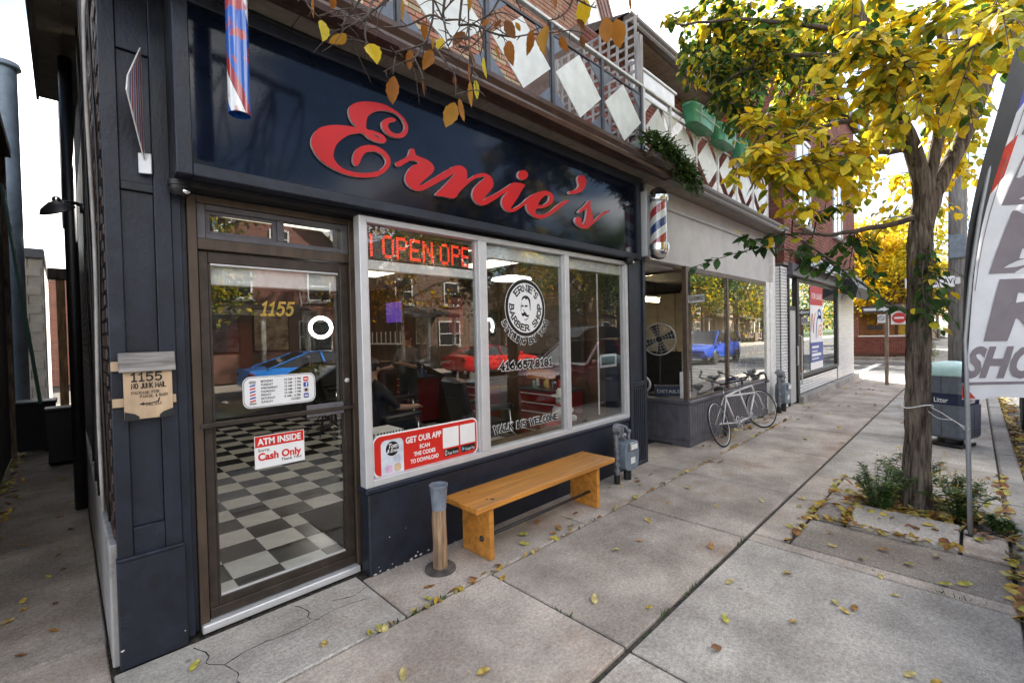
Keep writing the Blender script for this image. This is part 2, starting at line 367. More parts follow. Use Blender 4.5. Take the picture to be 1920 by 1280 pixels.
# ------------------------------------------------------------------ ground, road, pavements
def sheet(name, x0, x1, y0, y1, z, m, parent=None, sub=0):
    mb = MB(); mb.add([(x0,y0,z),(x1,y0,z),(x1,y1,z),(x0,y1,z)], [(0,1,2,3)]); return mb.build(name, m, parent)
struct(sheet('ground', -500, 700, -500, 500, -.20, m_grass), 'flat ground the street is laid on')
rd = struct(sheet('road', -120, 260, -10.75, -.39, -.14, m_asph), 'grey asphalt main street along the shops')
mb = MB()
for k in range(-12, 40):
    mb.add([(k*6,-5.62,-.136),(k*6+6,-5.62,-.136),(k*6+6,-5.52,-.136),(k*6,-5.52,-.136)], [(0,1,2,3)])
mb.build('centre_line', m_pyel, rd)
side = struct(sheet('side_street', 20.6, 28.4, -.395, 120, -.136, m_asph), 'asphalt side street running off between the shops and the brick house')
mb = MB(); mb.add([(20.8,1.15,-.132),(28.2,1.15,-.132),(28.2,1.45,-.132),(20.8,1.45,-.132)], [(0,1,2,3)])
mb.add([(20.8,3.1,-.132),(28.2,3.1,-.132),(28.2,3.35,-.132),(20.8,3.35,-.132)], [(0,1,2,3)])
mb.build('crossing_line', m_paint, side)
struct(sheet('side_street_south', 20.6, 28.4, -120, -10.75, -.138, m_asph))

pav = struct(sheet('pavement', -12, 20.35, -.2, 3.6, -.022, m_jnt), 'concrete pavement in front of the shops')
def slab(x0, x1, y0, y1, m, z=0., tilt=(0,0), g=.006, b=.007, th=.05, name='slab', parent=None):
    mb = MB(); cx, cy_ = (x0+x1)/2, (y0+y1)/2
    mb.bbox(x0+g-cx, x1-g-cx, y0+g-cy_, y1-g-cy_, -th, 0, b)
    o = mb.build(name, m, parent or pav); o.location = (cx, cy_, z); o.rotation_euler = (tilt[0], tilt[1], 0); return o
# strip along the wall
xs = [-2.9, -1.2, .13]
for a, b in ((-4.6,-2.9),(-2.9,-1.2),(-1.2,.13)): slab(a, b, 2.47, 3.55, m_slab)
slab(.13, 1.47, 2.47, 3.16, m_slab2); slab(1.47, 3.32, 2.47, 3.08, m_slab); slab(3.32, 5.37, 2.47, 3.08, m_slab); slab(5.37, 7.4, 2.47, 3.5, m_slab)
for a, b in ((7.4,9.2),(9.2,11.0),(11.0,13.2),(13.2,15.6),(15.6,18.0),(18.0,20.3)): slab(a, b, 2.47, 3.3, m_slab)
# main walk
xm = [-6.9,-5.0,-3.2,-1.45,.36,2.16,4.0,5.37,7.2,9.0,10.8,12.6,14.4,16.3,18.2,20.3]
for a, b in zip(xm, xm[1:]):
    slab(a, b, 1.345, 2.462, m_slab, z=rnd.uniform(-.003,.003), tilt=(rnd.uniform(-.002,.002), rnd.uniform(-.002,.002)), g=.007)
# outer band, near part
for a, b in ((-5.0,-3.2),(-3.2,-1.45),(-1.45,.36),(.36,2.15),(2.15,3.98)): slab(a, b, -.195, 1.325, m_slab2, z=-.003, g=.008)
slab(3.98, 4.12, -.195, 1.325, m_slab, z=-.002)
for a, b in ((4.12,5.3),(5.3,6.5)): slab(a, b, 1.06, 1.325, m_slab)
# broken pieces round the tree
slab(4.12, 4.80, -.19, 1.05, m_rough, z=-.006, tilt=(.004,.012))
slab(4.81, 5.27, .80, 1.05, m_rough, z=.012, tilt=(-.02,-.03))
slab(4.80, 5.33, .08, .79, m_slab2, z=.035, tilt=(.012,-.055), th=.09)
slab(4.81, 5.33, -.19, .07, m_slab, z=.012, tilt=(.02,-.02))
slab(5.30, 6.28, .76, 1.05, m_slab, z=.012, tilt=(-.02,.01))
slab(5.98, 6.30, -.19, .75, m_slab2, z=.008, tilt=(.01,.02))
mb = MB(); mb.add([(5.30,-.19,-.012),(6.0,-.19,-.012),(6.0,.78,-.012),(5.30,.78,-.012)], [(0,1,2,3)])
struct(mb.build('tree_pit_soil', m_soil, None), 'bare soil of the tree pit')
xo = [6.3,7.6,9.2,10.8,12.4,14.0,15.6,17.2,18.8,20.3]
for a, b in zip(xo, xo[1:]):
    slab(a, b, -.195, 1.325, m_slab2, z=rnd.uniform(-.003,.003), g=.008)
kb = struct(sheet('kerb', -12, 20.4, -.385, -.2, -.15, m_jnt), 'concrete kerb beside the road')
x = -8.
while x < 20.3:
    slab(x, min(x+2.4, 20.4), -.39, -.2, m_kerb, z=-.004, th=.15, b=.02, name='kerb_stone', parent=kb); x += 2.4
# alley and far pavements
al = struct(sheet('alley_path', -.62, .135, 3.55, 40, -.024, m_jnt), 'narrow concrete path between the shop and its neighbour')
for k in range(7): slab(-.62, .135, 3.56+k*2.1, 3.56+k*2.1+2.1, m_alley, z=-.004, tilt=(0,.0), parent=al)
fp = struct(sheet('far_pavement', 28.4, 200, -.4, 4.4, -.03, m_jnt), 'pale pavement beyond the side street')
for k in range(20): slab(28.65+k*2.2, 28.65+(k+1)*2.2, .35, 3.0, m_slab2, z=.0, parent=fp, g=.01)
mb = MB(); mb.bbox(28.4, 28.65, -.4, 60, -.16, .0, .02); mb.build('kerb_edge', m_kerb, fp)
mb = MB(); mb.bbox(28.65, 200, -.4, -.2, -.16, 0, .02); mb.build('kerb_edge', m_kerb, fp)
mb = MB(); mb.bbox(20.32, 20.6, -.39, 40, -.16, -.002, .02); struct(mb.build('side_kerb', m_kerb), 'kerb of the side street beside the white brick shop')
op = struct(sheet('opposite_pavement', -120, 20.6, -13.4, -10.75, -.01, m_slab), 'pavement across the main street')
op2 = struct(sheet('opposite_pavement_east', 28.4, 200, -13.4, -10.75, -.012, m_slab), 'pavement across the main street beyond the junction')
mb = MB(); mb.bbox(-120, 20.6, -10.76, -10.55, -.2, .0, .02); mb.bbox(28.4, 200, -10.76, -10.55, -.2, 0, .02); mb.build('kerb_edge', m_kerb, op)
# ------------------------------------------------------------------ barber shop
m_navy = mat('navy paint', (.0105,.0145,.027), .45, var=.2, scale=7, stretch=(1,1,.7), bump=.22, bscale=60, dirt=(.026,.031,.043), dscale=5, dpos=.58, grad=.15, spec=.45)
m_navyc = mat('chipped navy paint', (.010,.0135,.025), .45, var=.2, scale=9, bump=.3, bscale=70, dirt=(.55,.53,.5), dscale=7, dpos=.735, grad=.012)
m_black = mat('black paint', (.012,.012,.014), .45, var=.2, scale=10)
m_bronze = mat('bronze anodised', (.085,.06,.042), .42, var=.15, scale=12, metal=.25, stretch=(1,1,.2))
m_bronzed = mat('dark bronze', (.045,.034,.027), .4, var=.15, scale=12, metal=.25)
m_alu = mat('satin aluminium', (.58,.575,.58), .42, var=.03, scale=9, metal=.3)
m_white = mat('white paint', (.74,.73,.70), .5, var=.07, scale=12, dirt=(.45,.43,.4), dscale=9, dpos=.66, grad=.1)
m_glass = glass_mat('window glass', gain=1.5)
m_soffit = mat('brown soffit', (.23,.195,.155), .6, var=.1, scale=10)
m_gutter = mat('brown gutter', (.075,.042,.03), .32, var=.15, scale=10)
m_darkbrick = mat('dark painted brick', (.05,.026,.02), .38, var=.3, scale=20, bump=.5, bscale=70, rand=.3)  # alley bricks coated in dark brown paint
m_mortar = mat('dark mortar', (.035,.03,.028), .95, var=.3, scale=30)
m_grey = mat('grey window frame', (.11,.105,.115), .45, var=.1, scale=15)

shop = thing('barber_shop', 'navy barber shop front with brown door, silver windows and balcony above', 'shop', (0,0,0))
def P(name, m, fn, parent=None, smooth=False):
    mb = MB(); fn(mb); return mb.build(name, m, parent or shop, smooth)

# corner pillar, boarded
pil = P('corner_pillar', m_navyc, lambda b: (b.box(.17,.50,3.21,3.34,0,3.66),))
for (x0, x1, y0, z0, z1) in ((.168,.236,3.172,.58,3.66),(.376,.452,3.172,.58,3.66),(.452,.50,3.19,.02,3.66)):
    P('board', m_navy, lambda b: b.bbox(x0,x1,y0,3.212,z0,z1,.004), pil)
for (z0, z1) in ((.58,.735),(2.555,2.60),(3.3,3.66)):
    P('rail', m_navy, lambda b: b.bbox(.2365,.3755,3.18,3.212,z0,z1,.003), pil)
P('panel', m_navy, lambda b: b.bbox(.2365,.3755,3.198,3.213,.736,2.554,.003), pil)
P('panel', m_navy, lambda b: b.bbox(.2365,.3755,3.196,3.213,2.601,3.299,.003), pil)
P('plinth_board', m_navyc, lambda b: (b.bbox(.164,.462,3.155,3.215,.0,.578,.006)), pil)
P('ledge', m_navy, lambda b: b.bbox(.163,.455,3.148,3.2,.575,.592,.004), pil)
# narrow board between pillar and door frame
P('corner_board', m_navyc, lambda b: b.bbox(.455,.53,3.235,3.3,.01,3.64,.004))

# knee wall with chipped foot
kw = P('knee_wall', m_navyc, lambda b: (b.bbox(1.525,5.06,3.05,3.19,0,.60,.01)))
P('cap', m_navy, lambda b: b.bbox(1.505,5.05,3.035,3.19,.60,.648,.012), kw)
# right pillar, fluted foot
rp = P('end_pillar', m_navy, lambda b: b.box(5.056,5.47,3.05,3.4,0,3.66))
P('board', m_navy, lambda b: b.bbox(5.06,5.14,3.03,3.052,0,3.6,.004), rp)
P('board', m_navy, lambda b: b.bbox(5.40,5.468,3.03,3.052,.0,3.6,.004), rp)
for k in range(5): P('flute', m_navy, lambda b: b.bbox(5.165+k*.048,5.198+k*.048,3.034,3.052,.05,1.0,.005), rp)
P('rail', m_navy, lambda b: b.bbox(5.142,5.398,3.028,3.052,1.02,1.08,.004), rp)
P('rail', m_navy, lambda b: b.bbox(5.142,5.398,3.028,3.052,.0,.048,.004), rp)
# door frame and transom
fr = P('door_frame', m_bronze, lambda b: (b.bbox(.53,.578,3.22,3.33,.03,2.60,.003), b.bbox(1.512,1.60,3.22,3.33,.03,2.60,.003),
     b.bbox(.579,1.511,3.22,3.33,2.28,2.345,.003), b.bbox(.579,1.511,3.22,3.33,2.555,2.60,.003)))
P('threshold', m_alu, lambda b: b.bbox(.535,1.52,3.19,3.38,.0,.048,.006), fr)
tr = P('transom_window', m_grey, lambda b: (b.bbox(.58,.625,3.235,3.31,2.346,2.554,.003), b.bbox(1.465,1.51,3.235,3.31,2.346,2.554,.003), b.bbox(.626,1.464,3.235,3.31,2.346,2.38,.003),
     b.bbox(.626,1.464,3.235,3.31,2.52,2.554,.003), b.bbox(1.03,1.07,3.238,3.31,2.381,2.519,.002)))
P('pane', m_glass, lambda b: b.box(.627,1.029,3.27,3.275,2.382,2.518), tr)
P('pane', m_glass, lambda b: b.box(1.071,1.463,3.262,3.267,2.382,2.518), tr)
P('sash', m_grey, lambda b: (b.box(.627,.65,3.255,3.27,2.382,2.518), b.box(1.005,1.029,3.255,3.27,2.382,2.518), b.box(.651,1.004,3.255,3.27,2.382,2.4), b.box(.651,1.004,3.255,3.27,2.5,2.518)), tr)
# door
dr = P('door', m_bronzed, lambda b: (b.bbox(.584,.632,3.245,3.29,.055,2.272,.003), b.bbox(1.448,1.506,3.245,3.29,.055,2.272,.003),
      b.bbox(.633,1.447,3.245,3.29,2.205,2.272,.003), b.bbox(.633,1.447,3.245,3.29,.055,.165,.003)))
dgl = P('pane', m_glass, lambda b: b.box(.634,1.446,3.265,3.271,.166,2.204), dr)
for q in ((.6345,.6455,3.252,3.264,.167,2.203),(1.4345,1.4455,3.252,3.264,.167,2.203),(.646,1.434,3.252,3.264,.1665,.178),(.646,1.434,3.252,3.264,2.192,2.2035)): P('bead', m_alu if q[5] < .5 or q[4] > 2 else m_bronzed, lambda b: b.box(*q), dr)
P('blind_rail', m_white, lambda b: b.bbox(.64,1.44,3.285,3.325,2.075,2.2,.006), dr)
P('push_bar', m_bronzed, lambda b: (b.bbox(.56,1.50,3.19,3.212,1.215,1.243,.003), b.box(.585,.61,3.2125,3.245,1.217,1.241), b.box(1.455,1.48,3.2125,3.245,1.217,1.241)), dr)
P('push_plate', m_grey, lambda b: (b.bbox(1.17,1.43,3.2,3.212,1.19,1.275,.004),), dr)
P('lock', m_alu, lambda b: b.lathe([(.017,0),(.019,-.008),(.014,-.014),(0,-.014)], (1.476,3.245,1.42), 14, 'Y'), dr, True)
P('sweep', m_bronzed, lambda b: b.bbox(.585,1.505,3.232,3.2445,.06,.115,.002), dr)
# windows
wn = P('window', m_alu, lambda b: (b.bbox(1.505,1.563,3.04,3.13,.65,2.60,.004), b.bbox(5.0,5.05,3.04,3.13,.65,2.60,.004),
      b.bbox(1.564,4.999,3.04,3.13,2.555,2.60,.004), b.bbox(1.564,4.999,3.04,3.13,.65,.70,.004),
      b.bbox(2.605,2.698,3.035,3.13,.7005,2.5545,.004), b.bbox(3.80,3.872,3.035,3.13,.7005,2.5545,.004)))
for (a, c) in ((1.564,2.604),(2.699,3.799),(3.873,4.999)):
    P('pane', m_glass, lambda b: b.box(a,c,3.085,3.091,.701,2.554), wn)
    for q in (a+.0005, c-.016): P('bead', m_alu, lambda b: b.box(q,q+.0155,3.066,3.084,.7015,2.5535), wn)
P('shutter_rail', m_white, lambda b: b.bbox(1.566,2.602,3.10,3.16,2.225,2.30,.006), wn)
P('shutter_rail', m_white, lambda b: b.bbox(2.701,3.797,3.10,3.16,2.43,2.545,.006), wn)
P('shutter_rail', m_white, lambda b: b.bbox(3.875,4.997,3.10,3.16,2.43,2.545,.006), wn)
P('latch', m_alu, lambda b: (b.bbox(4.55,4.9,3.125,3.14,1.43,1.46,.003), b.bbox(4.55,4.9,3.125,3.14,1.30,1.33,.003), b.bbox(4.55,4.575,3.125,3.14,1.331,1.429,.003), b.bbox(4.875,4.9,3.125,3.14,1.331,1.429,.003)), wn)
P('shutter_cord', m_white, lambda b: b.bbox(4.50,4.516,3.12,3.135,.75,2.42,.003), wn)
# lintel board and wall behind the sign
P('lintel', m_black, lambda b: (b.box(.45,5.46,3.09,3.34,2.602,2.66), b.box(.45,5.46,3.06,3.4,2.66,3.66)))
# eave: soffit panels, gutter
so = P('soffit', m_soffit, lambda b: b.box(.16,5.52,2.78,3.40,3.672,3.70))
k = .16
while k < 5.4:
    P('soffit_panel', m_soffit, lambda b: b.bbox(k+.002,min(k+.298,5.515),2.80,3.06,3.66,3.6715,.004), so); k += .30
# perforated strips in every third panel
mbp = MB()
for q in range(20):
    if q % 3: continue
    for i in range(5):
        for j in range(8): mbp.box(-.33+q*.3+.03+i*.026+(j%2)*.012, -.33+q*.3+.037+i*.026+(j%2)*.012, 2.83+j*.025, 2.837+j*.025, 3.6585, 3.6595)
mbp.build('vent_holes', m_black, so)['kind'] = 'stuff'
def gutter(b, x0, x1, y=2.76, z=3.655, s=1):
    prof = [(y,z),(y-.085*s,z),(y-.10*s,z+.03),(y-.10*s,z+.05),(y-.13*s,z+.085),(y-.135*s,z+.12),(y-.12*s,z+.122),(y-.12*s,z+.105),(y,z+.09)]
    n = len(prof); b.add([(x0,a,c) for a,c in prof]+[(x1,a,c) for a,c in prof], [(i,(i+1)%n,n+(i+1)%n,n+i) for i in range(n)]+[tuple(range(n)),tuple(range(2*n-1,n-1,-1))])
P('gutter', m_gutter, lambda b: gutter(b, .16, 5.50), smooth=False)
P('fascia', m_gutter, lambda b: b.box(.16,5.5,2.765,2.79,3.64,3.80))
P('trim_strip', m_black, lambda b: b.bbox(.44,5.3,2.955,3.0,3.63,3.658,.003))
# roof deck of the terrace, upper storey
P('terrace_deck', mat('deck felt', (.1,.1,.1), .9), lambda b: b.box(.16,5.52,2.80,5.6,3.72,3.80))

# side wall on the alley: core, plinth, bricks
sw = P('side_wall', m_mortar, lambda b: (b.box(.18,.45,3.345,16,0,3.67), b.box(.18,.45,5.7,16,3.805,6.4)))
P('plinth', mat('grey painted plinth', (.36,.35,.345), .7, var=.1, scale=8, dirt=(.12,.11,.1), dscale=4, dpos=.52, grad=.15), lambda b: b.bbox(.137,.18,3.215,16,0,.66,.008), sw)
bme = MB().bbox(0,.018,0,.205,0,.062,.005).mesh('brick', m_darkbrick)
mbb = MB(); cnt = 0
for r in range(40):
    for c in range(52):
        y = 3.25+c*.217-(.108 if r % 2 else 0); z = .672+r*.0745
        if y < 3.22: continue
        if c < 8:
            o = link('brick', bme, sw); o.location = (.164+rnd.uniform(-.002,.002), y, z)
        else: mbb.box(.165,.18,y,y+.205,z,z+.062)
o = mbb.build('bricks_beyond', m_darkbrick, sw); o['kind'] = 'stuff'

# brick upper storey with gable
m_ubrick = mat('buff and red brick', (.36,.23,.15), .85, var=.25, scale=4, col2=(.30,.12,.075), bump=.3, bscale=80, rand=.3)
m_umort = mat('pale mortar', (.34,.31,.27), .95, var=.15, scale=20)
up = P('upper_wall', m_umort, lambda b: b.add([(.2,5.22,3.80),(7.66,5.22,3.80),(7.66,5.22,7.62),(5.9,5.22,9.9),(.2,5.22,9.9),(.2,5.6,3.80),(7.66,5.6,3.80),(7.66,5.6,7.62),(5.9,5.6,9.9),(.2,5.6,9.9)],
   [(0,1,2,3,4),(9,8,7,6,5),(0,5,6,1),(1,6,7,2),(2,7,8,3),(3,8,9,4),(4,9,5,0)]))
bme2 = [MB().bbox(0,.2,0,.018,0,.062,.004).mesh('brick', m_q) for m_q in (m_ubrick, mat('buff brick', (.44,.34,.22), .85, var=.15, scale=4, rand=.2), mat('rose brick', (.40,.17,.11), .85, var=.15, scale=4, rand=.2))]
cand = []
for r in range(66):
    for c in range(40):
        x = .2+c*.21+(.105 if r % 2 else 0); z = 3.82+r*.0745
        if x+.2 > 7.6 - max(0, z-7.55)*.78: continue
        cand.append((abs(x-3.9)*.6+abs(z-5.6), x, z))
cand.sort(); mbb = MB()
for i, (_, x, z) in enumerate(cand):
    if i < 290:
        o = link('brick', rnd.choice(bme2), up); o.location = (x, 5.204+rnd.uniform(-.002,.002), z)
    else: mbb.box(x,x+.2,5.205,5.22,z,z+.062)
o = mbb.build('bricks_beyond', m_ubrick, up); o['kind'] = 'stuff'
# gable: pale bargeboard and brown ribbed siding beyond it
m_siding = mat('brown metal siding', (.17,.075,.05), .5, var=.15, scale=8)
def slant(b, x0, x1, y0, y1, zt=10.6, zb=6.3, k=.72):
    q = [(x0-(zt-7.6)*k, zt),(x1-(zt-7.6)*k, zt),(x1+(7.6-zb)*k*.3, zb),(x0+(7.6-zb)*k*.3, zb)]
    b.add([(a,y0,c) for a,c in q]+[(a,y1,c) for a,c in q], [(0,3,2,1),(4,5,6,7),(0,1,5,4),(1,2,6,5),(2,3,7,6),(3,0,4,7)])
P('bargeboard', m_white, lambda b: slant(b, 7.66, 8.25, 5.10, 5.2))
for k in range(6): P('siding_rib', m_siding, lambda b: slant(b, 8.255+k*.075, 8.325+k*.075, 5.06-.012*(k%2), 5.2))
# eave over the alley
ev = P('alley_eave', m_soffit, lambda b: b.box(-.12,.18,4.6,7.4,4.52,4.60))
for k in range(9): P('soffit_panel', m_soffit, lambda b: b.bbox(-.10,.06,4.62+k*.305,4.92+k*.305,4.505,4.519,.004), ev)
P('fascia', mat('grey fascia', (.16,.15,.15), .6), lambda b: b.box(-.145,-.121,4.6,7.42,4.49,4.66), ev)
P('bay_wall', mat('dark cladding', (.06,.045,.038), .7, var=.3, scale=8), lambda b: b.box(.05,.2,4.7,16,4.6,7.5), sw)

# ------------------------------------------------------------------ main sign
m_sign = mat('glossy dark sign panel', (.006,.009,.019), .07, var=.25, scale=2.2, spec=.27, coat=.0, bump=.015, bscale=55)
sg = thing('shop_sign', 'long glossy navy fascia sign reading Ernie\'s in red script', 'sign', (0,0,0))
P('panel', m_sign, lambda b: b.box(.52,5.17,2.985,3.04,2.69,3.57), sg)
P('frame', m_navy, lambda b: (b.bbox(.45,.524,2.955,3.058,2.63,3.63,.005), b.bbox(5.166,5.25,2.955,3.058,2.63,3.63,.005), b.bbox(.5245,5.1655,2.955,3.058,2.63,2.70,.005), b.bbox(.5245,5.1655,2.955,3.058,3.56,3.628,.005)), sg)
m_red = mat('red acrylic', (.46,.005,.007), .45, var=.04, scale=3, spec=.3)
m_edge = mat('pale letter edge', (.62,.5,.5), .4)
LETTERS = [
 ('E', [(1.467,3.171),(1.438,3.196),(1.418,3.235),(1.415,3.273),(1.432,3.306),(1.466,3.335),(1.527,3.365),(1.603,3.386),(1.674,3.396),(1.74,3.391),(1.808,3.37),(1.856,3.336),(1.877,3.294),(1.867,3.248),(1.841,3.212),(1.795,3.19),(1.747,3.183),(1.707,3.189),(1.675,3.209),(1.659,3.237),(1.663,3.268),(1.69,3.297),(1.731,3.319),(1.762,3.322),(1.775,3.315),(1.768,3.302),(1.744,3.29),(1.72,3.274),(1.71,3.253),(1.718,3.231),(1.742,3.217),(1.782,3.217),(1.818,3.236),(1.843,3.268),(1.846,3.297),(1.831,3.329),(1.8,3.353),(1.753,3.362),(1.699,3.358),(1.639,3.338),(1.594,3.311),(1.562,3.28),(1.547,3.25),(1.54,3.216),(1.543,3.182),(1.584,3.183),(1.628,3.181),(1.667,3.175),(1.69,3.157),(1.691,3.137),(1.672,3.119),(1.633,3.112),(1.588,3.114),(1.551,3.124),(1.514,3.142),(1.465,3.128),(1.423,3.108),(1.387,3.082),(1.352,3.048),(1.323,3.01),(1.307,2.97),(1.302,2.931),(1.314,2.901),(1.341,2.877),(1.381,2.862),(1.428,2.859),(1.488,2.864),(1.556,2.881),(1.614,2.905),(1.654,2.937),(1.681,2.974),(1.685,3.001),(1.663,3.029),(1.624,3.042),(1.586,3.039),(1.541,3.021),(1.51,2.989),(1.494,2.957),(1.48,2.925),(1.465,2.907),(1.447,2.908),(1.435,2.931),(1.437,2.965),(1.45,2.999),(1.475,3.031),(1.512,3.057),(1.562,3.075),(1.613,3.081),(1.664,3.07),(1.703,3.045),(1.721,3.013),(1.718,2.977),(1.693,2.935),(1.652,2.896),(1.6,2.863),(1.524,2.841),(1.451,2.83),(1.38,2.831),(1.312,2.843),(1.252,2.864),(1.204,2.895),(1.174,2.935),(1.159,2.974),(1.163,3.012),(1.183,3.054),(1.221,3.095),(1.276,3.125),(1.338,3.146),(1.401,3.16)], [(1.589,3.155),(1.615,3.148),(1.64,3.143),(1.65,3.149),(1.634,3.158),(1.609,3.161)]),
 ('r', [(1.764,2.995),(1.772,3.008),(1.862,3.072),(1.88,3.112),(1.893,3.136),(1.91,3.143),(1.925,3.14),(1.932,3.115),(1.945,3.101),(1.985,3.097),(2.039,3.091),(2.08,3.075),(2.102,3.048),(2.096,3.018),(2.07,2.986),(2.028,2.947),(1.989,2.913),(1.965,2.882),(2.013,2.906),(2.127,2.987),(2.261,3.08),(2.299,3.077),(2.302,3.05),(2.184,2.97),(2.082,2.903),(2.025,2.866),(1.977,2.842),(1.937,2.834),(1.891,2.841),(1.856,2.865),(1.841,2.897),(1.849,2.938),(1.876,2.983),(1.916,3.021),(1.963,3.052),(1.904,3.054),(1.858,3.026),(1.8,2.984),(1.778,2.979)], None),
 ('n', [(2.108,2.836),(2.167,2.898),(2.243,2.977),(2.304,3.051),(2.261,3.08),(2.331,3.118),(2.378,3.126),(2.417,3.114),(2.433,3.083),(2.432,3.027),(2.454,3.037),(2.513,3.08),(2.589,3.116),(2.649,3.123),(2.701,3.109),(2.728,3.073),(2.725,3.033),(2.689,2.986),(2.635,2.93),(2.606,2.886),(2.66,2.912),(2.806,3.003),(2.959,3.105),(2.962,3.075),(2.88,3.021),(2.805,2.969),(2.713,2.906),(2.659,2.866),(2.598,2.842),(2.547,2.843),(2.506,2.867),(2.485,2.907),(2.497,2.953),(2.527,2.994),(2.578,3.04),(2.635,3.091),(2.571,3.077),(2.503,3.043),(2.42,2.975),(2.347,2.905),(2.296,2.846),(2.195,2.838)], None),
 ('i', [(2.621,2.901),(2.741,2.968),(2.885,3.058),(2.984,3.121),(3.128,3.132),(3.092,3.078),(3.042,3.007),(2.983,2.936),(2.939,2.882),(2.944,2.873),(3.01,2.902),(3.108,2.966),(3.189,3.022),(3.23,3.037),(3.157,2.969),(3.067,2.905),(2.99,2.858),(2.924,2.841),(2.87,2.848),(2.835,2.877),(2.826,2.92),(2.846,2.963),(2.898,3.018),(2.829,2.979),(2.74,2.917),(2.653,2.866),(2.62,2.854)], None),
 ('i_dot', [(3.175,3.232),(3.156,3.26),(3.107,3.262),(3.059,3.238),(3.038,3.201),(3.057,3.173),(3.105,3.17),(3.154,3.195)], None),
 ('e', [(3.108,2.966),(3.199,3.038),(3.303,3.093),(3.399,3.128),(3.486,3.137),(3.535,3.11),(3.545,3.069),(3.504,3.018),(3.416,2.97),(3.34,2.948),(3.288,2.936),(3.272,2.913),(3.271,2.886),(3.307,2.881),(3.37,2.892),(3.447,2.922),(3.537,2.981),(3.641,3.05),(3.724,3.094),(3.772,3.104),(3.796,3.097),(3.735,3.068),(3.64,3.002),(3.535,2.934),(3.434,2.877),(3.348,2.849),(3.265,2.846),(3.194,2.869),(3.15,2.906),(3.139,2.945)], [(3.31,2.976),(3.321,2.999),(3.365,3.049),(3.425,3.089),(3.463,3.1),(3.479,3.085),(3.467,3.047),(3.417,3.006),(3.363,2.982)]),
 ('apostrophe', [(3.946,3.374),(3.972,3.403),(4.031,3.423),(4.082,3.412),(4.101,3.37),(4.086,3.319),(4.039,3.263),(3.96,3.22),(3.885,3.195),(3.798,3.175),(3.799,3.205),(3.873,3.228),(3.937,3.265),(3.966,3.302),(3.951,3.337)], None),
 ('s', [(3.954,3.008),(3.961,3.032),(4.046,3.093),(4.113,3.145),(4.147,3.173),(4.174,3.168),(4.166,3.131),(4.178,3.085),(4.21,3.027),(4.215,2.964),(4.328,3.039),(4.415,3.094),(4.533,3.131),(4.548,3.125),(4.414,3.061),(4.298,2.985),(4.186,2.912),(4.118,2.87),(4.039,2.851),(3.962,2.859),(3.906,2.885),(3.886,2.916),(3.902,2.946),(3.946,2.962),(3.99,2.956),(4.002,2.931),(4.001,2.896),(4.027,2.9),(4.067,2.941),(4.089,2.999),(4.095,3.071),(4.045,3.047),(3.979,3.011)], None),
]

for i, (nm, pts, hole) in enumerate(LETTERS):
    mb = MB(); n0 = len(mb.f); mb.mi = 0
    sp = smoothpoly(pts, 3); sh = [smoothpoly(hole, 3)] if hole else []
    nf, nt_ = mb.prism(sp, 2.962-.0007*i, 2.984, 'XZ', sh)
    for q in range(nf, nt_): mb.m[q] = 1
    o = mb.build('letter', [m_red, m_edge], sg, fixn=True)

# flakes of bare render where the paint has peeled at the foot of the wall
m_flake = mat('bare render', (.55,.53,.50), .9, var=.12, scale=30)
def flake(x, z, r, y, plane='XZ'):
    n = 11; pts = [(x+r*rnd.uniform(.45,1.25)*math.cos(2*math.pi*i/n)*1.5, max(.002, z+r*rnd.uniform(.4,1.1)*math.sin(2*math.pi*i/n))) for i in range(n)]
    b = MB(); b.prism(pts, y, y+.001, 'XZ'); return b.build('peeled_patch', m_flake, kw if x > 1 else pil, fixn=True)
for (x, z, r) in ((1.56,.018,.018),(1.60,.03,.012),(1.66,.012,.014),(1.73,.008,.012),(1.80,.012,.012),(1.86,.02,.02),(1.90,.035,.016),(1.95,.03,.018),(1.92,.065,.008),(2.02,.04,.014),(1.70,.05,.006),(2.1,.02,.012),(1.68,.31,.007),(1.82,.34,.005),(2.28,.012,.01),(1.59,.07,.006)): flake(x, z*.8, r*.55, 3.0485)
for (x, z, r) in ((.176,.11,.012),(.445,.09,.006)):
    if r: flake(x, z, r*.5, 3.1535)
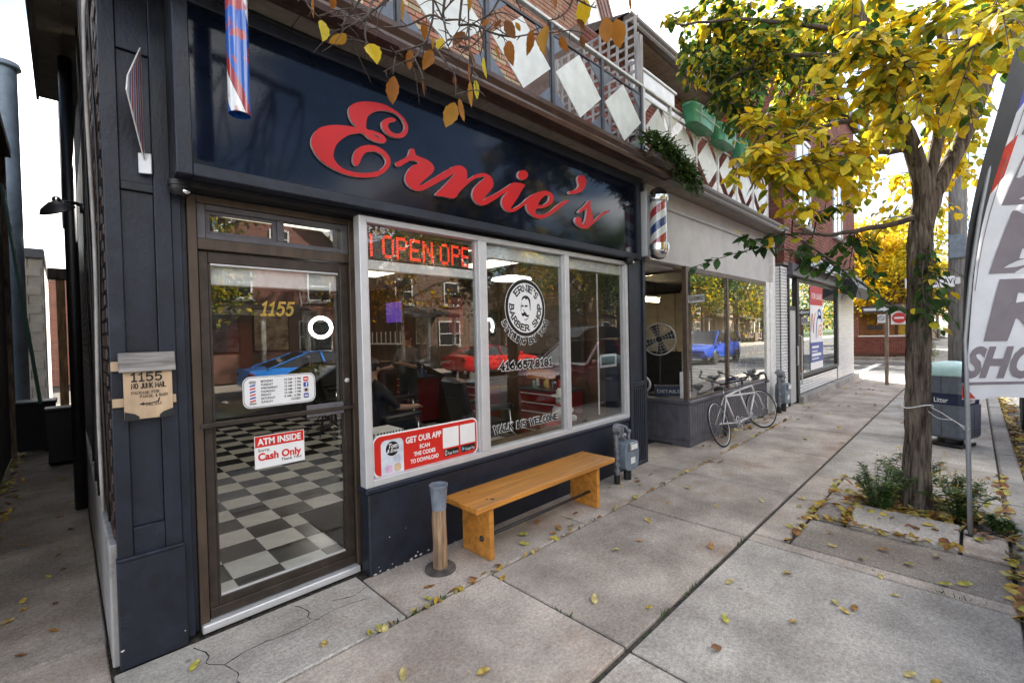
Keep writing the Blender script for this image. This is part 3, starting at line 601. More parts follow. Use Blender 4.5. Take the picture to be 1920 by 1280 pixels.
# ------------------------------------------------------------------ balcony railings
m_gusset = mat('blue grey metal', (.085,.105,.145), .5, var=.12, scale=12)
m_dia = mat('diamond panel', (.58,.60,.57), .5, var=.06, scale=6, dirt=(.42,.43,.4), dscale=4, dpos=.6, grad=.2)
m_rail = mat('railing paint', (.62,.62,.6), .5, var=.1, scale=14, dirt=(.2,.13,.09), dscale=16, dpos=.64)
m_dkrail = mat('dark railing iron', (.03,.032,.04), .5, var=.2, scale=12)
def railing(nm, label, xs, gm, pm, y=2.72, top=4.60):
    t = thing(nm, label, 'railing', (xs[0], y, 3.72))
    X = lambda v: v-xs[0]; Z = lambda v: v-3.72
    def Q(n, m, fn): b = MB(); fn(b); return b.build(n, m, t)
    Q('top_rail', m_rail, lambda b: b.bbox(X(xs[0])-.02, X(xs[-1])+.02, -.025, .025, Z(top-.03), Z(top), .005))
    Q('mid_rail', pm, lambda b: b.bbox(X(xs[0])-.02, X(xs[-1])+.02, -.012, .012, Z(4.465), Z(4.487), .003))
    Q('bottom_rail', pm, lambda b: b.bbox(X(xs[0])-.02, X(xs[-1])+.02, -.012, .012, Z(3.795), Z(3.815), .003))
    for i, x in enumerate(xs): Q('post', pm, lambda b: (b.bbox(X(x)-.02, X(x)+.02, -.02, .02, 0, Z(top-.031), .003)))
    for a, c in zip(xs, xs[1:]):
        m = (a+c)/2; hw = (c-a)/2-.035; zc = 4.14; hh = .305
        for sx in (-1, 1): Q('baluster', pm, lambda b: b.bbox(X(m+sx*(hw+.008))-.007, X(m+sx*(hw+.008))+.007, -.008, .008, Z(3.816), Z(4.464), .002))
        Q('diamond', m_dia, lambda b: b.prism([(X(m-hw),Z(zc)),(X(m),Z(zc-hh)),(X(m+hw),Z(zc)),(X(m),Z(zc+hh))], -.016, -.009))
        g = .52
        for sx in (-1, 1):
            for sz in (-1, 1):
                cx_, cz_ = m+sx*hw, zc+sz*(hh+.015)
                pts = [(X(cx_),Z(cz_)),(X(cx_-sx*hw*g),Z(cz_)),(X(cx_),Z(cz_-sz*hh*g))]
                Q('gusset', gm, lambda b: b.prism(pts, -.006, .001))
    return t
railing('balcony_railing', 'balcony railing of white diamonds with blue grey corner plates above the barber sign', [.06+.802*k for k in range(7)], m_gusset, m_dkrail)
railing('balcony_railing', 'all-white diamond balcony railing above the bicycle shop', [4.92,5.59,6.35,7.12,7.90,8.68,9.46], m_rail, m_rail)
# brown lattice of the neighbour's railing boards behind the white diamonds
t = thing('lattice_screen', 'weathered grey wooden lattice screen dividing the two balconies', 'screen', (4.95, 2.8, 3.8))
m_gwood = mat('grey weathered wood', (.33,.31,.30), .85, var=.2, scale=14, stretch=(1,1,.15), bump=.3, bscale=60)
for k in range(10): MB().bbox(-.012,.0,.0+k*.125,.035+k*.125,.1,1.68,.002).build('slat', m_gwood, t)
for k in range(15): MB().bbox(.0005,.012,-.02,1.2,.18+k*.105,.215+k*.105,.002).build('slat', m_gwood, t)
MB().bbox(-.03,.03,-.06,-.005,0,1.42,.004).build('post', m_gwood, t)
MB().bbox(-.03,.03,1.2,1.26,0,1.68,.004).build('post', m_gwood, t)
# white panel / awning box on the second balcony
mb = MB(); mb.bbox(5.55,6.75,3.2,3.26,4.95,5.32,.01); mb.bbox(5.5,6.8,3.18,3.27,5.321,5.36,.008)
tag(mb.build('awning_box', mat('white metal', (.6,.61,.62), .45, var=.05)), 'white boxed awning standing behind the second balcony railing', 'awning')
# trailing plant on the gutter
m_fern = [mat('fern green %d' % i, c, .6, var=.3, scale=20, trans=.3) for i, c in enumerate(((.07,.15,.025),(.13,.22,.04),(.04,.09,.018)))]
def tuft(name, label, loc, n, spread, length, droop, mats_, lw=.012, cat='plant', parent=None, group=None, dirx=1.):
    t = parent or thing(name, label, cat, loc, group=group); mbs = [MB() for _ in mats_]
    for i in range(n):
        b = rnd.choice(mbs); a = rnd.uniform(0, 2*math.pi); r = rnd.random()**.5
        p = Vector((spread[0]*r*math.cos(a)*dirx, spread[1]*r*math.sin(a), rnd.uniform(-.02,.03)))
        d = Vector((math.cos(a)*.6+rnd.uniform(-.3,.3), math.sin(a)*.6+rnd.uniform(-.3,.3)-.2, rnd.uniform(.2,1))).normalized()
        L_ = length*rnd.uniform(.5,1.15); pts = []
        for k in range(5):
            s_ = k/4; pts.append(p+d*L_*s_+Vector((0,0,-droop*L_*s_*s_)))
        for k in range(4):
            w = lw*(1-k/4.6); sd = (pts[k+1]-pts[k]).cross(Vector((0,0,1))); sd = sd.normalized() if sd.length > 1e-6 else Vector((1,0,0))
            w2 = lw*(1-(k+1)/4.6)
            b.add([pts[k]-sd*w, pts[k]+sd*w, pts[k+1]+sd*w2, pts[k+1]-sd*w2], [(0,1,2,3)])
            # leaflets
            for q in (-1, 1):
                m_ = (pts[k]+pts[k+1])/2; e = m_+sd*q*lw*3.2+(pts[k+1]-pts[k])*.9
                b.add([m_-(pts[k+1]-pts[k])*.18, e, m_+(pts[k+1]-pts[k])*.3], [(0,1,2)])
    for b, m in zip(mbs, mats_):
        o = b.build('foliage', m, t); o['kind'] = 'stuff'
    return t
g = thing('trailing_plant', 'bushy green fern hanging over the gutter above the barber pole', 'plant', (5.3, 2.58, 3.78))
for (dx, dz, n) in ((-.55,.06,60),(-.3,.04,110),(-.05,.0,150),(.2,-.06,170),(.4,-.12,150),(.5,-.2,90)):
    for m in m_fern:
        b = MB()
        for i in range(n//3):
            p = Vector((dx+rnd.uniform(-.17,.17), rnd.uniform(-.1,.06), dz+rnd.uniform(-.03,.1))); d = Vector((rnd.uniform(-.8,.8), rnd.uniform(-1,.1), rnd.uniform(-.4,.9))).normalized()
            L_ = rnd.uniform(.09,.19); q = p
            for k in range(4):
                nx = q+d*L_/4; d = (d+Vector((0,0,-.28))).normalized(); sd = d.cross(Vector((rnd.uniform(-.3,.3),rnd.uniform(-.3,.3),1))).normalized()*(.011*(1-k/5))
                b.add([q-sd*1.3, q+sd*1.3, nx+sd, nx-sd], [(0,1,2,3)])
                for e in (-1,1): b.add([q, q+sd*e*2.6+d*.02, nx], [(0,1,2)])
                q = nx
        b.build('foliage', m, g)['kind'] = 'stuff'
mb = MB(); mb.bbox(-.5,.35,-.05,.06,-.08,.0,.01); mb.build('trough', m_gutter, g)
# green planters
m_pot = mat('green plastic', (.05,.25,.13), .4, var=.08, scale=8)
m_strap = mat('pale wire', (.5,.5,.42), .4)
for (px, kx, lab) in ((6.21,.40,'green plastic planter with grassy plant, nearest the gutter fern'),(7.03,.38,'green plastic planter with red bloom, second along the white railing'),(7.86,.34,'green plastic planter with lime leaves, third along the white railing'),(8.75,.34,'green plastic planter half hidden by yellow leaves at the railing\'s far end')):
    t = thing('planter', lab, 'planter', (px, 2.60, 4.44), group='green planters on the balcony railing')
    w = kx; b = MB(); n = 16; prof = ((.82,.0),(.97,.19),(1.0,.2),(1.0,.23))
    rings = []
    for s_, h in prof:
        rings.append([(w*s_*math.copysign(abs(math.cos(2*math.pi*i/n))**.75, math.cos(2*math.pi*i/n)), .12*s_*math.copysign(abs(math.sin(2*math.pi*i/n))**.6, math.sin(2*math.pi*i/n)), h) for i in range(n)])
    vs = [v for r in rings for v in r]; fs = [(k*n+i, k*n+(i+1)%n, (k+1)*n+(i+1)%n, (k+1)*n+i) for k in range(3) for i in range(n)]+[tuple(range(n-1,-1,-1))]
    b.add(vs, fs); b.build('pot', m_pot, t, smooth=True, autosmooth=True)
    b = MB(); b.tube([(-w*.98,-.116,.1),(w*.98,-.116,.1)], .005, 6)
    for q in (-.5,.5): b.tube([(w*q,-.122,.215),(w*q,-.118,.1),(w*q,-.09,-.006),(w*q,.0,-.008)], .005, 6)
    b.build('bracket', m_strap, t)
    b = MB(); b.add([(x_*.97,y_*.97,.205) for x_,y_,_ in rings[3]], [tuple(range(n))]); b.build('soil', m_soil, t)
    tuft('', '', None, 130, (w*.8,.07), .2, .5, m_fern[:2] if px < 7.5 else m_fern[1:2], .008, parent=t)
for o in list(bpy.data.objects):
    if o.name.startswith('foliage') and o.parent and o.parent.name.startswith('planter'): o.location = (0,0,.2)
m_bloom = mat('red bloom', (.6,.03,.015), .6)
for o in list(bpy.data.objects):
    if o.name == 'planter.001':
        b = MB()
        for k in range(14): b.sph((.02+rnd.uniform(-.06,.06), -.04+rnd.uniform(-.04,.04), .36+rnd.uniform(-.03,.05)), .022, 6, 4)
        b.build('bloom', m_bloom, o)

# ------------------------------------------------------------------ house over the bicycle shop
m_rbrick = mat('red brick', (.20,.062,.042), .85, var=.2, scale=4, bump=.3, bscale=70, rand=.25)
m_rmort = mat('red brick mortar', (.20,.15,.13), .95)
def brick_face(parent, x0, x1, y, z0, z1, bm_, n_single, centre, holes=(), bl=.21, bh=.0745, axis='X', proud=.014, name='brick', gap=.011):
    """courses of bricks in front of plane y (axis X) or plane x (axis Y); the first n_single nearest centre are objects of their own"""
    L_ = bl-gap; H_ = bh-gap; cand = []
    nr = int((z1-z0)/bh); nc = int((x1-x0)/bl)+2
    for r in range(nr):
        for c in range(nc):
            a = x0+c*bl-(bl/2 if r % 2 else 0); e = a+L_; z = z0+r*bh
            a, e = max(a, x0), min(e, x1)
            if e-a < .04: continue
            if any(a < h[1] and e > h[0] and z < h[3] and z+H_ > h[2] for h in holes): continue
            cand.append((abs((a+e)/2-centre[0])+abs(z-centre[1])*.8, a, e, z, abs((e-a)-L_) < 1e-6))
    cand.sort(); mb = MB(); k = 0
    me = (MB().bbox(0,L_,0,proud+.004,0,H_,.004) if axis == 'X' else MB().bbox(0,proud+.004,0,L_,0,H_,.004)).mesh(name, bm_)
    for (_, a, e, z, full) in cand:
        if full and k < n_single:
            o = link(name, me, parent); k += 1
            o.location = (a, y-proud+rnd.uniform(-.0015,.0015), z) if axis == 'X' else (y-proud+rnd.uniform(-.0015,.0015), a, z)
        elif axis == 'X': mb.box(a,e,y-proud,y+.002,z,z+H_)
        else: mb.box(y-proud,y+.002,a,e,z,z+H_)
    if mb.f: mb.build(name+'s_beyond', bm_, parent)['kind'] = 'stuff'
m_eave = mat('grey brown eave', (.10,.085,.075), .4, var=.12, scale=9)
hs = thing('terrace_house', 'red brick house above the bicycle shop with deep brown eave', 'house', (0,0,0))
def HP(name, m, fn, parent=None): b = MB(); fn(b); return b.build(name, m, parent or hs)
w = HP('wall', m_rmort, lambda b: b.box(5.56,10.78,4.05,12,3.80,6.3))
brick_face(w, 5.56, 10.78, 4.05, 3.82, 6.28, m_rbrick, 250, (7, 4.6), holes=((8.0,8.9,3.82,5.9),))
HP('balcony_door', m_white, lambda b: (b.bbox(8.0,8.1,4.0,4.049,3.81,5.9,.004), b.bbox(8.8,8.9,4.0,4.049,3.81,5.9,.004), b.bbox(8.101,8.799,4.0,4.049,5.8,5.9,.004), b.box(8.101,8.799,4.03,4.045,3.82,5.799)))
HP('roof', mat('roof shingle', (.09,.07,.06), .9, var=.2, scale=12, bump=.4, bscale=40), lambda b: b.add([(6.0,3.52,6.38),(10.78,3.52,6.38),(10.78,8,7.7),(6.4,8,7.7),(5.9,12,6.4),(10.78,12,6.4)], [(0,1,2,3),(3,2,5,4),(0,3,4),(1,5,2)]))
HP('soffit', m_soffit, lambda b: b.box(6.0,10.77,3.6,4.049,6.23,6.3))
for k in range(15): HP('soffit_panel', m_soffit, lambda b: b.bbox(6.02+k*.31,6.32+k*.31,3.63,4.02,6.215,6.229,.004))
HP('gutter', m_eave, lambda b: gutter(b, 5.95, 10.78, 3.58, 6.22))
HP('downpipe', m_gutter, lambda b: b.tube([(9.2,3.55,6.25),(9.2,3.7,6.1),(9.2,3.98,5.95),(9.2,3.98,3.82)], .04, 8))

# ------------------------------------------------------------------ bicycle shop
m_lgrey = mat('pale grey render', (.43,.42,.405), .75, var=.05, scale=3, dirt=(.33,.31,.29), dscale=2.5, dpos=.6, grad=.15)
m_dgrey = mat('slate grey paint', (.105,.10,.115), .5, var=.12, scale=8)
m_brownf = mat('brown metal mullion', (.10,.066,.045), .45, var=.15)
bk = thing('bicycle_shop', 'pale grey bicycle shop with slate beadboard base and recessed entrance', 'shop', (0,0,0))
def BP(name, m, fn, parent=None): b = MB(); fn(b); return b.build(name, m, parent or bk)
BP('fascia', m_lgrey, lambda b: (b.bbox(5.475,10.58,3.0,3.12,2.66,3.66,.006),))
BP('fascia_trim', m_lgrey, lambda b: (b.bbox(5.476,10.57,2.975,2.999,3.40,3.44,.006), b.bbox(5.476,10.57,2.97,2.999,2.662,2.70,.006)))
BP('corner_post', m_white, lambda b: (b.bbox(10.58,10.70,2.93,3.1,.0,3.6,.006)))
BP('soffit', m_soffit, lambda b: b.box(5.525,10.8,2.78,3.4,3.662,3.70))
BP('gutter', m_eave, lambda b: gutter(b, 5.515, 10.62, 2.78, 3.64))
BP('downpipe', m_gutter, lambda b: b.tube([(10.52,2.72,3.66),(10.56,2.74,3.52),(10.66,2.86,3.42),(10.74,2.9,3.3)], .05, 10))
BP('terrace_deck', m_jnt, lambda b: b.box(5.525,10.78,2.8,4.04,3.715,3.79))
BP('entrance_ceiling', m_lgrey, lambda b: b.box(5.475,6.46,3.121,5.2,2.62,2.66))
base = BP('base', m_dgrey, lambda b: (b.box(6.53,10.1,2.95,3.2,0,.64), b.box(6.53,6.75,3.2,4.2,0,.64)))
for k in range(40): BP('bead_board', m_dgrey, lambda b: b.bbox(6.531+k*.089,6.531+k*.089+.083,2.938,2.951,.09,.64,.005), base)
for k in range(12): BP('bead_board', m_dgrey, lambda b: b.bbox(6.518,6.531,2.953+k*.089,2.953+k*.089+.083,.09,.64,.005), base)
BP('skirting', m_dgrey, lambda b: (b.bbox(6.505,10.1,2.925,2.937,0,.089,.003), b.bbox(6.505,6.517,2.938,4.0,0,.089,.003)), base)
BP('sill', m_dgrey, lambda b: (b.bbox(6.44,10.1,2.89,3.2,.641,.69,.008), b.bbox(6.44,6.7,3.201,4.2,.641,.69,.008)), base)
bw = BP('window', m_brownf, lambda b: (b.bbox(6.455,6.52,2.93,2.995,.69,2.66,.004), b.bbox(8.02,8.09,2.93,2.995,.69,2.62,.004), b.bbox(6.521,10.1,2.935,2.99,2.585,2.66,.004), b.bbox(6.521,10.1,2.935,2.99,.691,.72,.003), b.bbox(6.46,6.515,2.996,4.2,2.585,2.62,.004)))
BP('pilaster', m_white, lambda b: (b.bbox(10.1,10.26,2.93,3.0,.0,2.659,.004), b.bbox(10.261,10.36,2.95,3.0,.0,2.659,.004), b.bbox(10.361,10.579,2.93,3.0,.0,2.659,.004)))
m_glass2 = glass_mat('shop glass reflective', gain=1.5, film=.02)
for (a, c) in ((6.521,8.019),(8.091,10.099)): BP('pane', m_glass2, lambda b: b.box(a,c,2.955,2.961,.721,2.584), bw)
BP('pane', m_glass, lambda b: b.box(6.484,6.49,2.996,4.2,.691,2.584), bw)
BP('side_wall', m_mortar, lambda b: b.box(5.2,5.474,3.41,12,0,3.66))
m_cream = mat('cream panelling', (.62,.52,.38), .7, var=.06)
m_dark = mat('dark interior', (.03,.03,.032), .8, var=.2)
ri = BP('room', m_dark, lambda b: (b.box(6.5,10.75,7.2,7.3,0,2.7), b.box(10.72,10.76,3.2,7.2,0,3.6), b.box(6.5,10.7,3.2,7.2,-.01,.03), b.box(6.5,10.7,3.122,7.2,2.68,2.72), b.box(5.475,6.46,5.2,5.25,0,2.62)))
for k in range(8): BP('wall_panel', m_cream, lambda b: b.bbox(10.66,10.715,3.3+k*.46,3.74+k*.46,1.2,2.62,.01), ri)
BP('platform', m_dgrey, lambda b: b.box(6.6,10.6,3.21,4.1,.4,.62), ri)
# folding scissor gate behind the far pane
t = thing('scissor_gate', 'folded black steel scissor gate behind the far bicycle shop pane', 'gate', (9.22,3.25,.64))
for k in range(6):
    for s_ in (-1,1):
        MB().bar((.0+k*.22, .0 if s_ > 0 else .008, .0), (.0+k*.22, .0 if s_ > 0 else .008, 1.9), .012, .006).build('upright', m_dark, t) if s_ > 0 else None
mb = MB()
for k in range(5):
    for j in range(7):
        x0, x1, z0, z1 = k*.22, k*.22+.22, .03+j*.265, .03+j*.265+.265
        mb.bar((x0,-.012,z0),(x1,-.012,z1),.014,.004,(0,1,0)); mb.bar((x0,-.018,z1),(x1,-.018,z0),.014,.004,(0,1,0))
mb.build('cross_bars', m_dark, t)['kind'] = 'stuff'

# ------------------------------------------------------------------ white brick shop under a red brick storey
m_wbrick = mat('white glazed brick', (.66,.655,.66), .3, var=.05, scale=14, rand=.08)
m_wmort = mat('black mortar', (.03,.03,.035), .9)
wb = thing('corner_shop', 'corner shop faced in white glazed brick under a red brick storey', 'shop', (0,0,0))
def WP(name, m, fn, parent=None): b = MB(); fn(b); return b.build(name, m, parent or wb)
wall = WP('front_wall', m_wmort, lambda b: (b.box(10.72,11.16,2.84,3.2,0.0,3.05), b.box(16.3,18.86,2.84,3.4,.16,2.75), b.box(12.0,16.3,2.86,3.2,.16,.56)))
brick_face(wall, 10.71, 11.15, 2.84, .02, 3.04, m_wbrick, 100, (10.9,1.2), bl=.22, bh=.064)
brick_face(wall, 16.31, 18.85, 2.84, .18, 2.74, m_wbrick, 120, (17.2,1.4), bl=.42, bh=.064)
brick_face(wall, 12.02, 16.29, 2.86, .18, .54, m_wbrick, 60, (13,.4), bl=.9, bh=.064)
brick_face(wall, 2.86, 5.0, 10.72, .02, 3.04, m_wbrick, 0, (3,1), bl=.22, bh=.064, axis='Y')
WP('foot', m_kerb, lambda b: b.bbox(11.9,18.95,2.70,2.86,-.01,.158,.01))
fr2 = WP('shop_frame', m_black, lambda b: (b.bbox(11.165,11.25,2.80,2.9,.02,2.86,.004), b.bbox(11.84,12.0,2.80,2.9,.02,2.86,.004), b.bbox(11.251,11.839,2.82,2.9,2.12,2.2,.004), b.bbox(12.001,16.28,2.80,2.9,.56,.64,.004), b.bbox(16.1,16.29,2.80,2.9,.641,2.86,.004), b.bbox(12.001,16.099,2.80,2.9,2.78,2.86,.004)))
WP('pane', m_glass2, lambda b: b.box(12.001,16.099,2.845,2.851,.641,2.779), fr2)
WP('transom_pane', m_glass2, lambda b: b.box(11.251,11.839,2.855,2.861,2.201,2.859), fr2)
dd = WP('door', m_lgrey, lambda b: b.bbox(11.252,11.838,2.84,2.88,.04,2.119,.004), fr2)
WP('handle', m_alu, lambda b: b.tube([(11.78,2.8,1.3),(11.78,2.78,1.28),(11.78,2.78,.9),(11.78,2.8,.88)], .012, 6), dd)
WP('pull_handle', m_alu, lambda b: b.tube([(11.93,2.8,1.55),(11.93,2.74,1.52),(11.93,2.74,.45),(11.93,2.8,.42)], .014, 8), fr2)
WP('fascia', m_dgrey, lambda b: b.bbox(11.16,16.6,2.72,2.9,2.861,3.12,.006))
aw = WP('awning', m_black, lambda b: (b.tube([(11.3,2.56,3.1),(16.3,2.56,3.1)], .015, 6), [b.tube([(11.3+k*.95,2.78,3.4),(11.3+k*.95,2.66,3.36),(11.3+k*.95,2.56,3.1),(11.3+k*.95,2.71,2.95)], .018, 6) for k in range(6)]))
def cloth(b, x0, x1, nx=8):
    prof = [(2.79,3.44),(2.68,3.38),(2.60,3.24),(2.56,3.1)]; vs = []
    for i in range(nx+1):
        for j, (y, z) in enumerate(prof): vs.append((x0+(x1-x0)*i/nx, y+rnd.uniform(-.02,.02), z-.02*j*rnd.random()-.012*math.sin(i*2.1+j)))
    b.add(vs, [(i*4+j,(i+1)*4+j,(i+1)*4+j+1,i*4+j+1) for i in range(nx) for j in range(3)])
WP('cloth', mat('black awning cloth', (.018,.018,.022), .5, var=.2), lambda b: (b.prism([(2.8,3.45),(2.55,3.2),(2.35,2.85),(2.42,2.55),(2.8,2.75)], 16.45, 18.7, 'YZ'),), aw)
WP('cloth', mat('silver awning underside', (.3,.31,.33), .4, var=.2), lambda b: cloth(b, 11.6, 15.9, 14), aw)
uw = WP('upper_wall', m_rmort, lambda b: b.box(10.80,18.85,2.80,14,3.06,8.2))
HW = ((11.75,13.0,4.1,6.1),(15.6,16.8,4.3,6.1))
brick_face(uw, 10.79, 18.84, 2.80, 3.14, 8.1, m_rbrick, 200, (12.6,4.4), holes=HW)
brick_face(uw, 2.81, 5.5, 10.80, 3.1, 8.1, m_rbrick, 100, (3,4.4), axis='Y')
for (a, c, z0, z1) in HW:
    wf = WP('window', m_white, lambda b: (b.bbox(a,a+.07,2.76,2.799,z0,z1,.004), b.bbox(c-.07,c,2.76,2.799,z0,z1,.004), b.bbox(a+.071,c-.071,2.76,2.799,z1-.08,z1,.004), b.bbox((a+c)/2-.03,(a+c)/2+.03,2.765,2.799,z0+.01,z1-.081,.004)))
    WP('pane', glass_mat('upper window glass', gain=2.5, film=.35, tint=(.5,.55,.6)), lambda b: b.box(a+.071,c-.071,2.785,2.79,z0+.01,z1-.081), wf)
    WP('sill', m_kerb, lambda b: b.bbox(a-.1,c+.1,2.70,2.8,z0-.1,z0-.001,.008), wf)
WP('cornice', m_black, lambda b: b.bbox(10.7,18.95,2.62,2.85,8.1,8.4,.02))
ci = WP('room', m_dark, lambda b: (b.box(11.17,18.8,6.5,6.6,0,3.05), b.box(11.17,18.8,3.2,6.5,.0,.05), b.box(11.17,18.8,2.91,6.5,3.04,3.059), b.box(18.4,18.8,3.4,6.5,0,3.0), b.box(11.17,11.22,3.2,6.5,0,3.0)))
# lease banner on the glass
lb = thing('lease_banner', 'tall for lease banner hung inside the corner shop window', 'banner', (13.15,2.84,.66))
m_pw = mat('banner white', (.75,.75,.76), .5, var=.02); m_pr = mat('banner red', (.45,.03,.05), .5, var=.04); m_pb = mat('banner blue', (.06,.09,.3), .5, var=.05); m_po = mat('banner orange', (.75,.3,.06), .5)
MB().box(0,1.3,-.004,0,0,2.1).build('sheet', m_pw, lb)
MB().box(.002,1.298,-.0065,-.0041,1.62,2.098).build('red_band', m_pr, lb)
MB().box(.002,1.298,-.0065,-.0041,.18,.68).build('blue_band', m_pb, lb)
text_mb('FOR LEASE', .2, (.12,1.78), m_pw, lb, y=-.0075, width=1.05, bold=.01)
for z_, h_, w_ in ((.53,.06,.7),(.44,.03,.55),(.33,.07,.95),(.25,.03,.7)): MB().box(.14,.14+w_,-.0078,-.0068,z_,z_+h_).build('print_line', m_pw, lb)
for (m, pts, w_) in ((m_pr, [(.06,.95),(.12,1.3),(.2,1.38),(.26,1.1),(.3,.92),(.36,1.2),(.5,1.42)], .05), (m_pb, [(.55,.78),(.62,1.1),(.74,1.3),(1.0,1.32),(1.12,1.4),(.95,1.5),(.78,1.46),(.85,1.36),(1.1,1.3),(1.15,1.2)], .07), (m_po, [(.75,.8),(.82,1.0),(1.0,1.12),(1.18,1.08),(1.1,.98),(.9,.94),(1.0,.86),(1.2,.9)], .05)):
    q = smoothline(pts, 5); b = MB(); vs = []
    for i, p in enumerate(q):
        d = Vector(q[min(i+1,len(q)-1)])-Vector(q[max(i-1,0)]); n_ = Vector((-d.y,d.x)).normalized()*w_/2; vs += [(p[0]+n_.x,-.0072,p[1]+n_.y),(p[0]-n_.x,-.0072,p[1]-n_.y)]
    b.add(vs, [(2*i,2*i+1,2*i+3,2*i+2) for i in range(len(q)-1)]); b.build('brush_stroke', m, lb)
lw = thing('dividing_wall', 'low red brick wall under the lattice screen', 'wall', (4.98,2.86,3.8)); MB().box(0,.2,0,1.2,0,.42).build('core', m_rmort, lw)
bq = MB().bbox(-.016,.0,0,.2,0,.062,.004).mesh('brick', mat('orange red brick', (.33,.085,.04), .85, var=.2, rand=.2))
for r in range(5):
    for c in range(6): o = link('brick', bq, lw); o.location = (-.0005, .0+c*.21+(.1 if r % 2 else 0) if not (c == 5 and r % 2) else .99, .01+r*.0745) 

# display inside the bicycle shop
t = thing('pedestal_fan', 'caged pedestal fan standing in the bicycle shop recess window', 'fan', (7.25,3.78,1.58), R_(-62))
b = MB(); n = 36; b.tube([(.27*math.cos(2*math.pi*i/n),0,.27*math.sin(2*math.pi*i/n)) for i in range(n)], .012, 8, closed=True); b.build('tyre', m_alu, t, True)
b = MB()
for r_ in (.06,.11,.16,.21): b.tube([(r_*math.cos(2*math.pi*i/n),-.05+r_*.15,r_*math.sin(2*math.pi*i/n)) for i in range(n)], .0035, 5, closed=True)
for i in range(18): a = 2*math.pi*i/18; b.tube([(.05*math.cos(a),-.045,.05*math.sin(a)),(.265*math.cos(a),-.01,.265*math.sin(a))], .003, 5)
b.build('cage', m_alu, t, True)['kind'] = 'stuff'
MB().lathe([(.05,-.04),(.055,.04),(0,.05)], (0,0,0), 16, 'Y').build('motor', m_dark, t, True)
for i in range(4):
    a = math.pi/2*i+.4; c_, s_ = math.cos(a), math.sin(a); b = MB(); b.add([(.04*c_-.03*s_,.0,.04*s_+.03*c_),(.04*c_+.03*s_,.02,.04*s_-.03*c_),(.24*c_+.09*s_,.03,.24*s_-.09*c_),(.25*c_-.05*s_,-.005,.25*s_+.05*c_)], [(0,1,2,3)]); b.build('blade', m_dark, t)
MB().cyl((0,.03,-.05),(0,.05,-.93),.02,8).build('stand', m_dark, t); MB().lathe([(.2,-.95),(.19,-.93),(.03,-.91),(0,-.91)], (0,.05,0), 20).build('base', m_dark, t, True)
t = thing('display_box', 'dark blue product box lettered DETAILS in the recess window', 'box', (6.85,3.42,.695), R_(-62)); MB().bbox(-.22,.22,-.08,.08,0,.16,.004).build('carton', mat('navy carton', (.02,.03,.09), .5), t); text_mb('DETAILS', .07, (-.18,.05), mat('carton print', (.6,.6,.6), .5), t, y=-.082, width=.34, bold=.02)
t = thing('display_card', 'white price card leaning inside the bicycle shop window', 'card', (6.75,3.1,.695), R_(-20)); MB().bbox(-.11,.11,-.004,.004,0,.4,.002).build('card', m_white, t)
t = thing('shop_display_piece', 'small white wheel standing in the recess window', 'wheel', (6.75,3.85,.85), R_(-60)); b = MB(); n = 24; b.tube([(.14*math.cos(2*math.pi*i/n),0,.14*math.sin(2*math.pi*i/n)) for i in range(n)], .02, 8, closed=True); b.build('rim', m_white, t, True); MB().cyl((0,-.03,0),(0,.03,0),.03,10).build('hub', m_alu, t, True)

t = thing('pendant_lamp', 'warm lit tube lamp added to brighten the bicycle shop interior', 'lamp', (8.2,4.6,2.35)); MB().tube([(-.6,0,0),(.6,0,0)], .04, 10).build('tube', mat('warm tube', (.9,.8,.6), .5, emit=(1,.78,.45), estr=9), t, True); MB().bbox(-.65,.65,-.06,.06,.05,.09,.01).build('housing', m_white, t)  # added lamp, put in to brighten the dark cream panels
for q in (-.5,.5): MB().cyl((q,0,.09),(q,0,.33),.006,6).build('cord', m_black, t)
# ------------------------------------------------------------------ bench, ash post, meters
m_owood = mat('orange varnished wood', (.52,.215,.035), .42, var=.15, scale=5, stretch=(.22,4,4), bump=.15, bscale=30, dirt=(.24,.10,.03), dscale=4, dpos=.60, grad=.06, coat=.1)
t = thing('bench', 'orange varnished plank bench against the navy knee wall', 'bench', (2.95,2.75,0))
m_wood_end = m_owood
MB().bbox(-.84,.98,-.205,.205,.415,.46,.006).build('seat', m_owood, t)
MB().bbox(-.675,-.63,-.155,.185,0,.414,.005).build('leg', m_owood, t)
MB().bbox(.735,.78,-.155,.185,0,.414,.005).build('leg', m_owood, t)
MB().cyl((-.69,-.06,.15),(.735,-.06,.15),.014,10).build('tie_rod', m_black, t, True)
MB().lathe([(.022,0),(.02,-.012),(.008,-.02),(0,-.02)], (-.676,-.06,.15), 12, 'X').build('bolt', m_black, t, True)
m_split = mat('split post wood', (.33,.215,.125), .8, var=.3, scale=5, stretch=(6,6,.5), bump=.5, bscale=30, dirt=(.1,.06,.035), dscale=3, dpos=.6, grad=.06)
t = thing('ash_post', 'grey tin ashtray cup on a bare wooden post beside the bench', 'ashtray', (1.945,2.785,0))
b = MB(); b.lathe([(.115,0),(.115,.014),(.112,.02),(.06,.022),(0,.022)], (0,0,0), 24); b.build('foot', mat('rusty plate', (.10,.085,.075), .8, var=.3, scale=12), t, True, autosmooth=True)
b = MB(); b.tube([(0,0,.02),(.002,0,.2),(-.002,.002,.36),(0,0,.475)], [.054,.052,.053,.05], 14); b.build('post', m_split, t, True, autosmooth=True)
b = MB(); b.lathe([(0,.0),(.052,.0),(.066,.17),(.070,.175),(.070,.182),(.064,.182),(.050,.012),(0,.012)], (0,0,.452), 24); b.build('cup', mat('painted tin', (.19,.22,.27), .45, var=.1, scale=14), t, True, autosmooth=True)
m_met = mat('meter grey paint', (.17,.21,.25), .42, var=.12, scale=10); m_pipe = mat('galvanised pipe', (.22,.23,.25), .45, var=.2, scale=16, metal=.4)
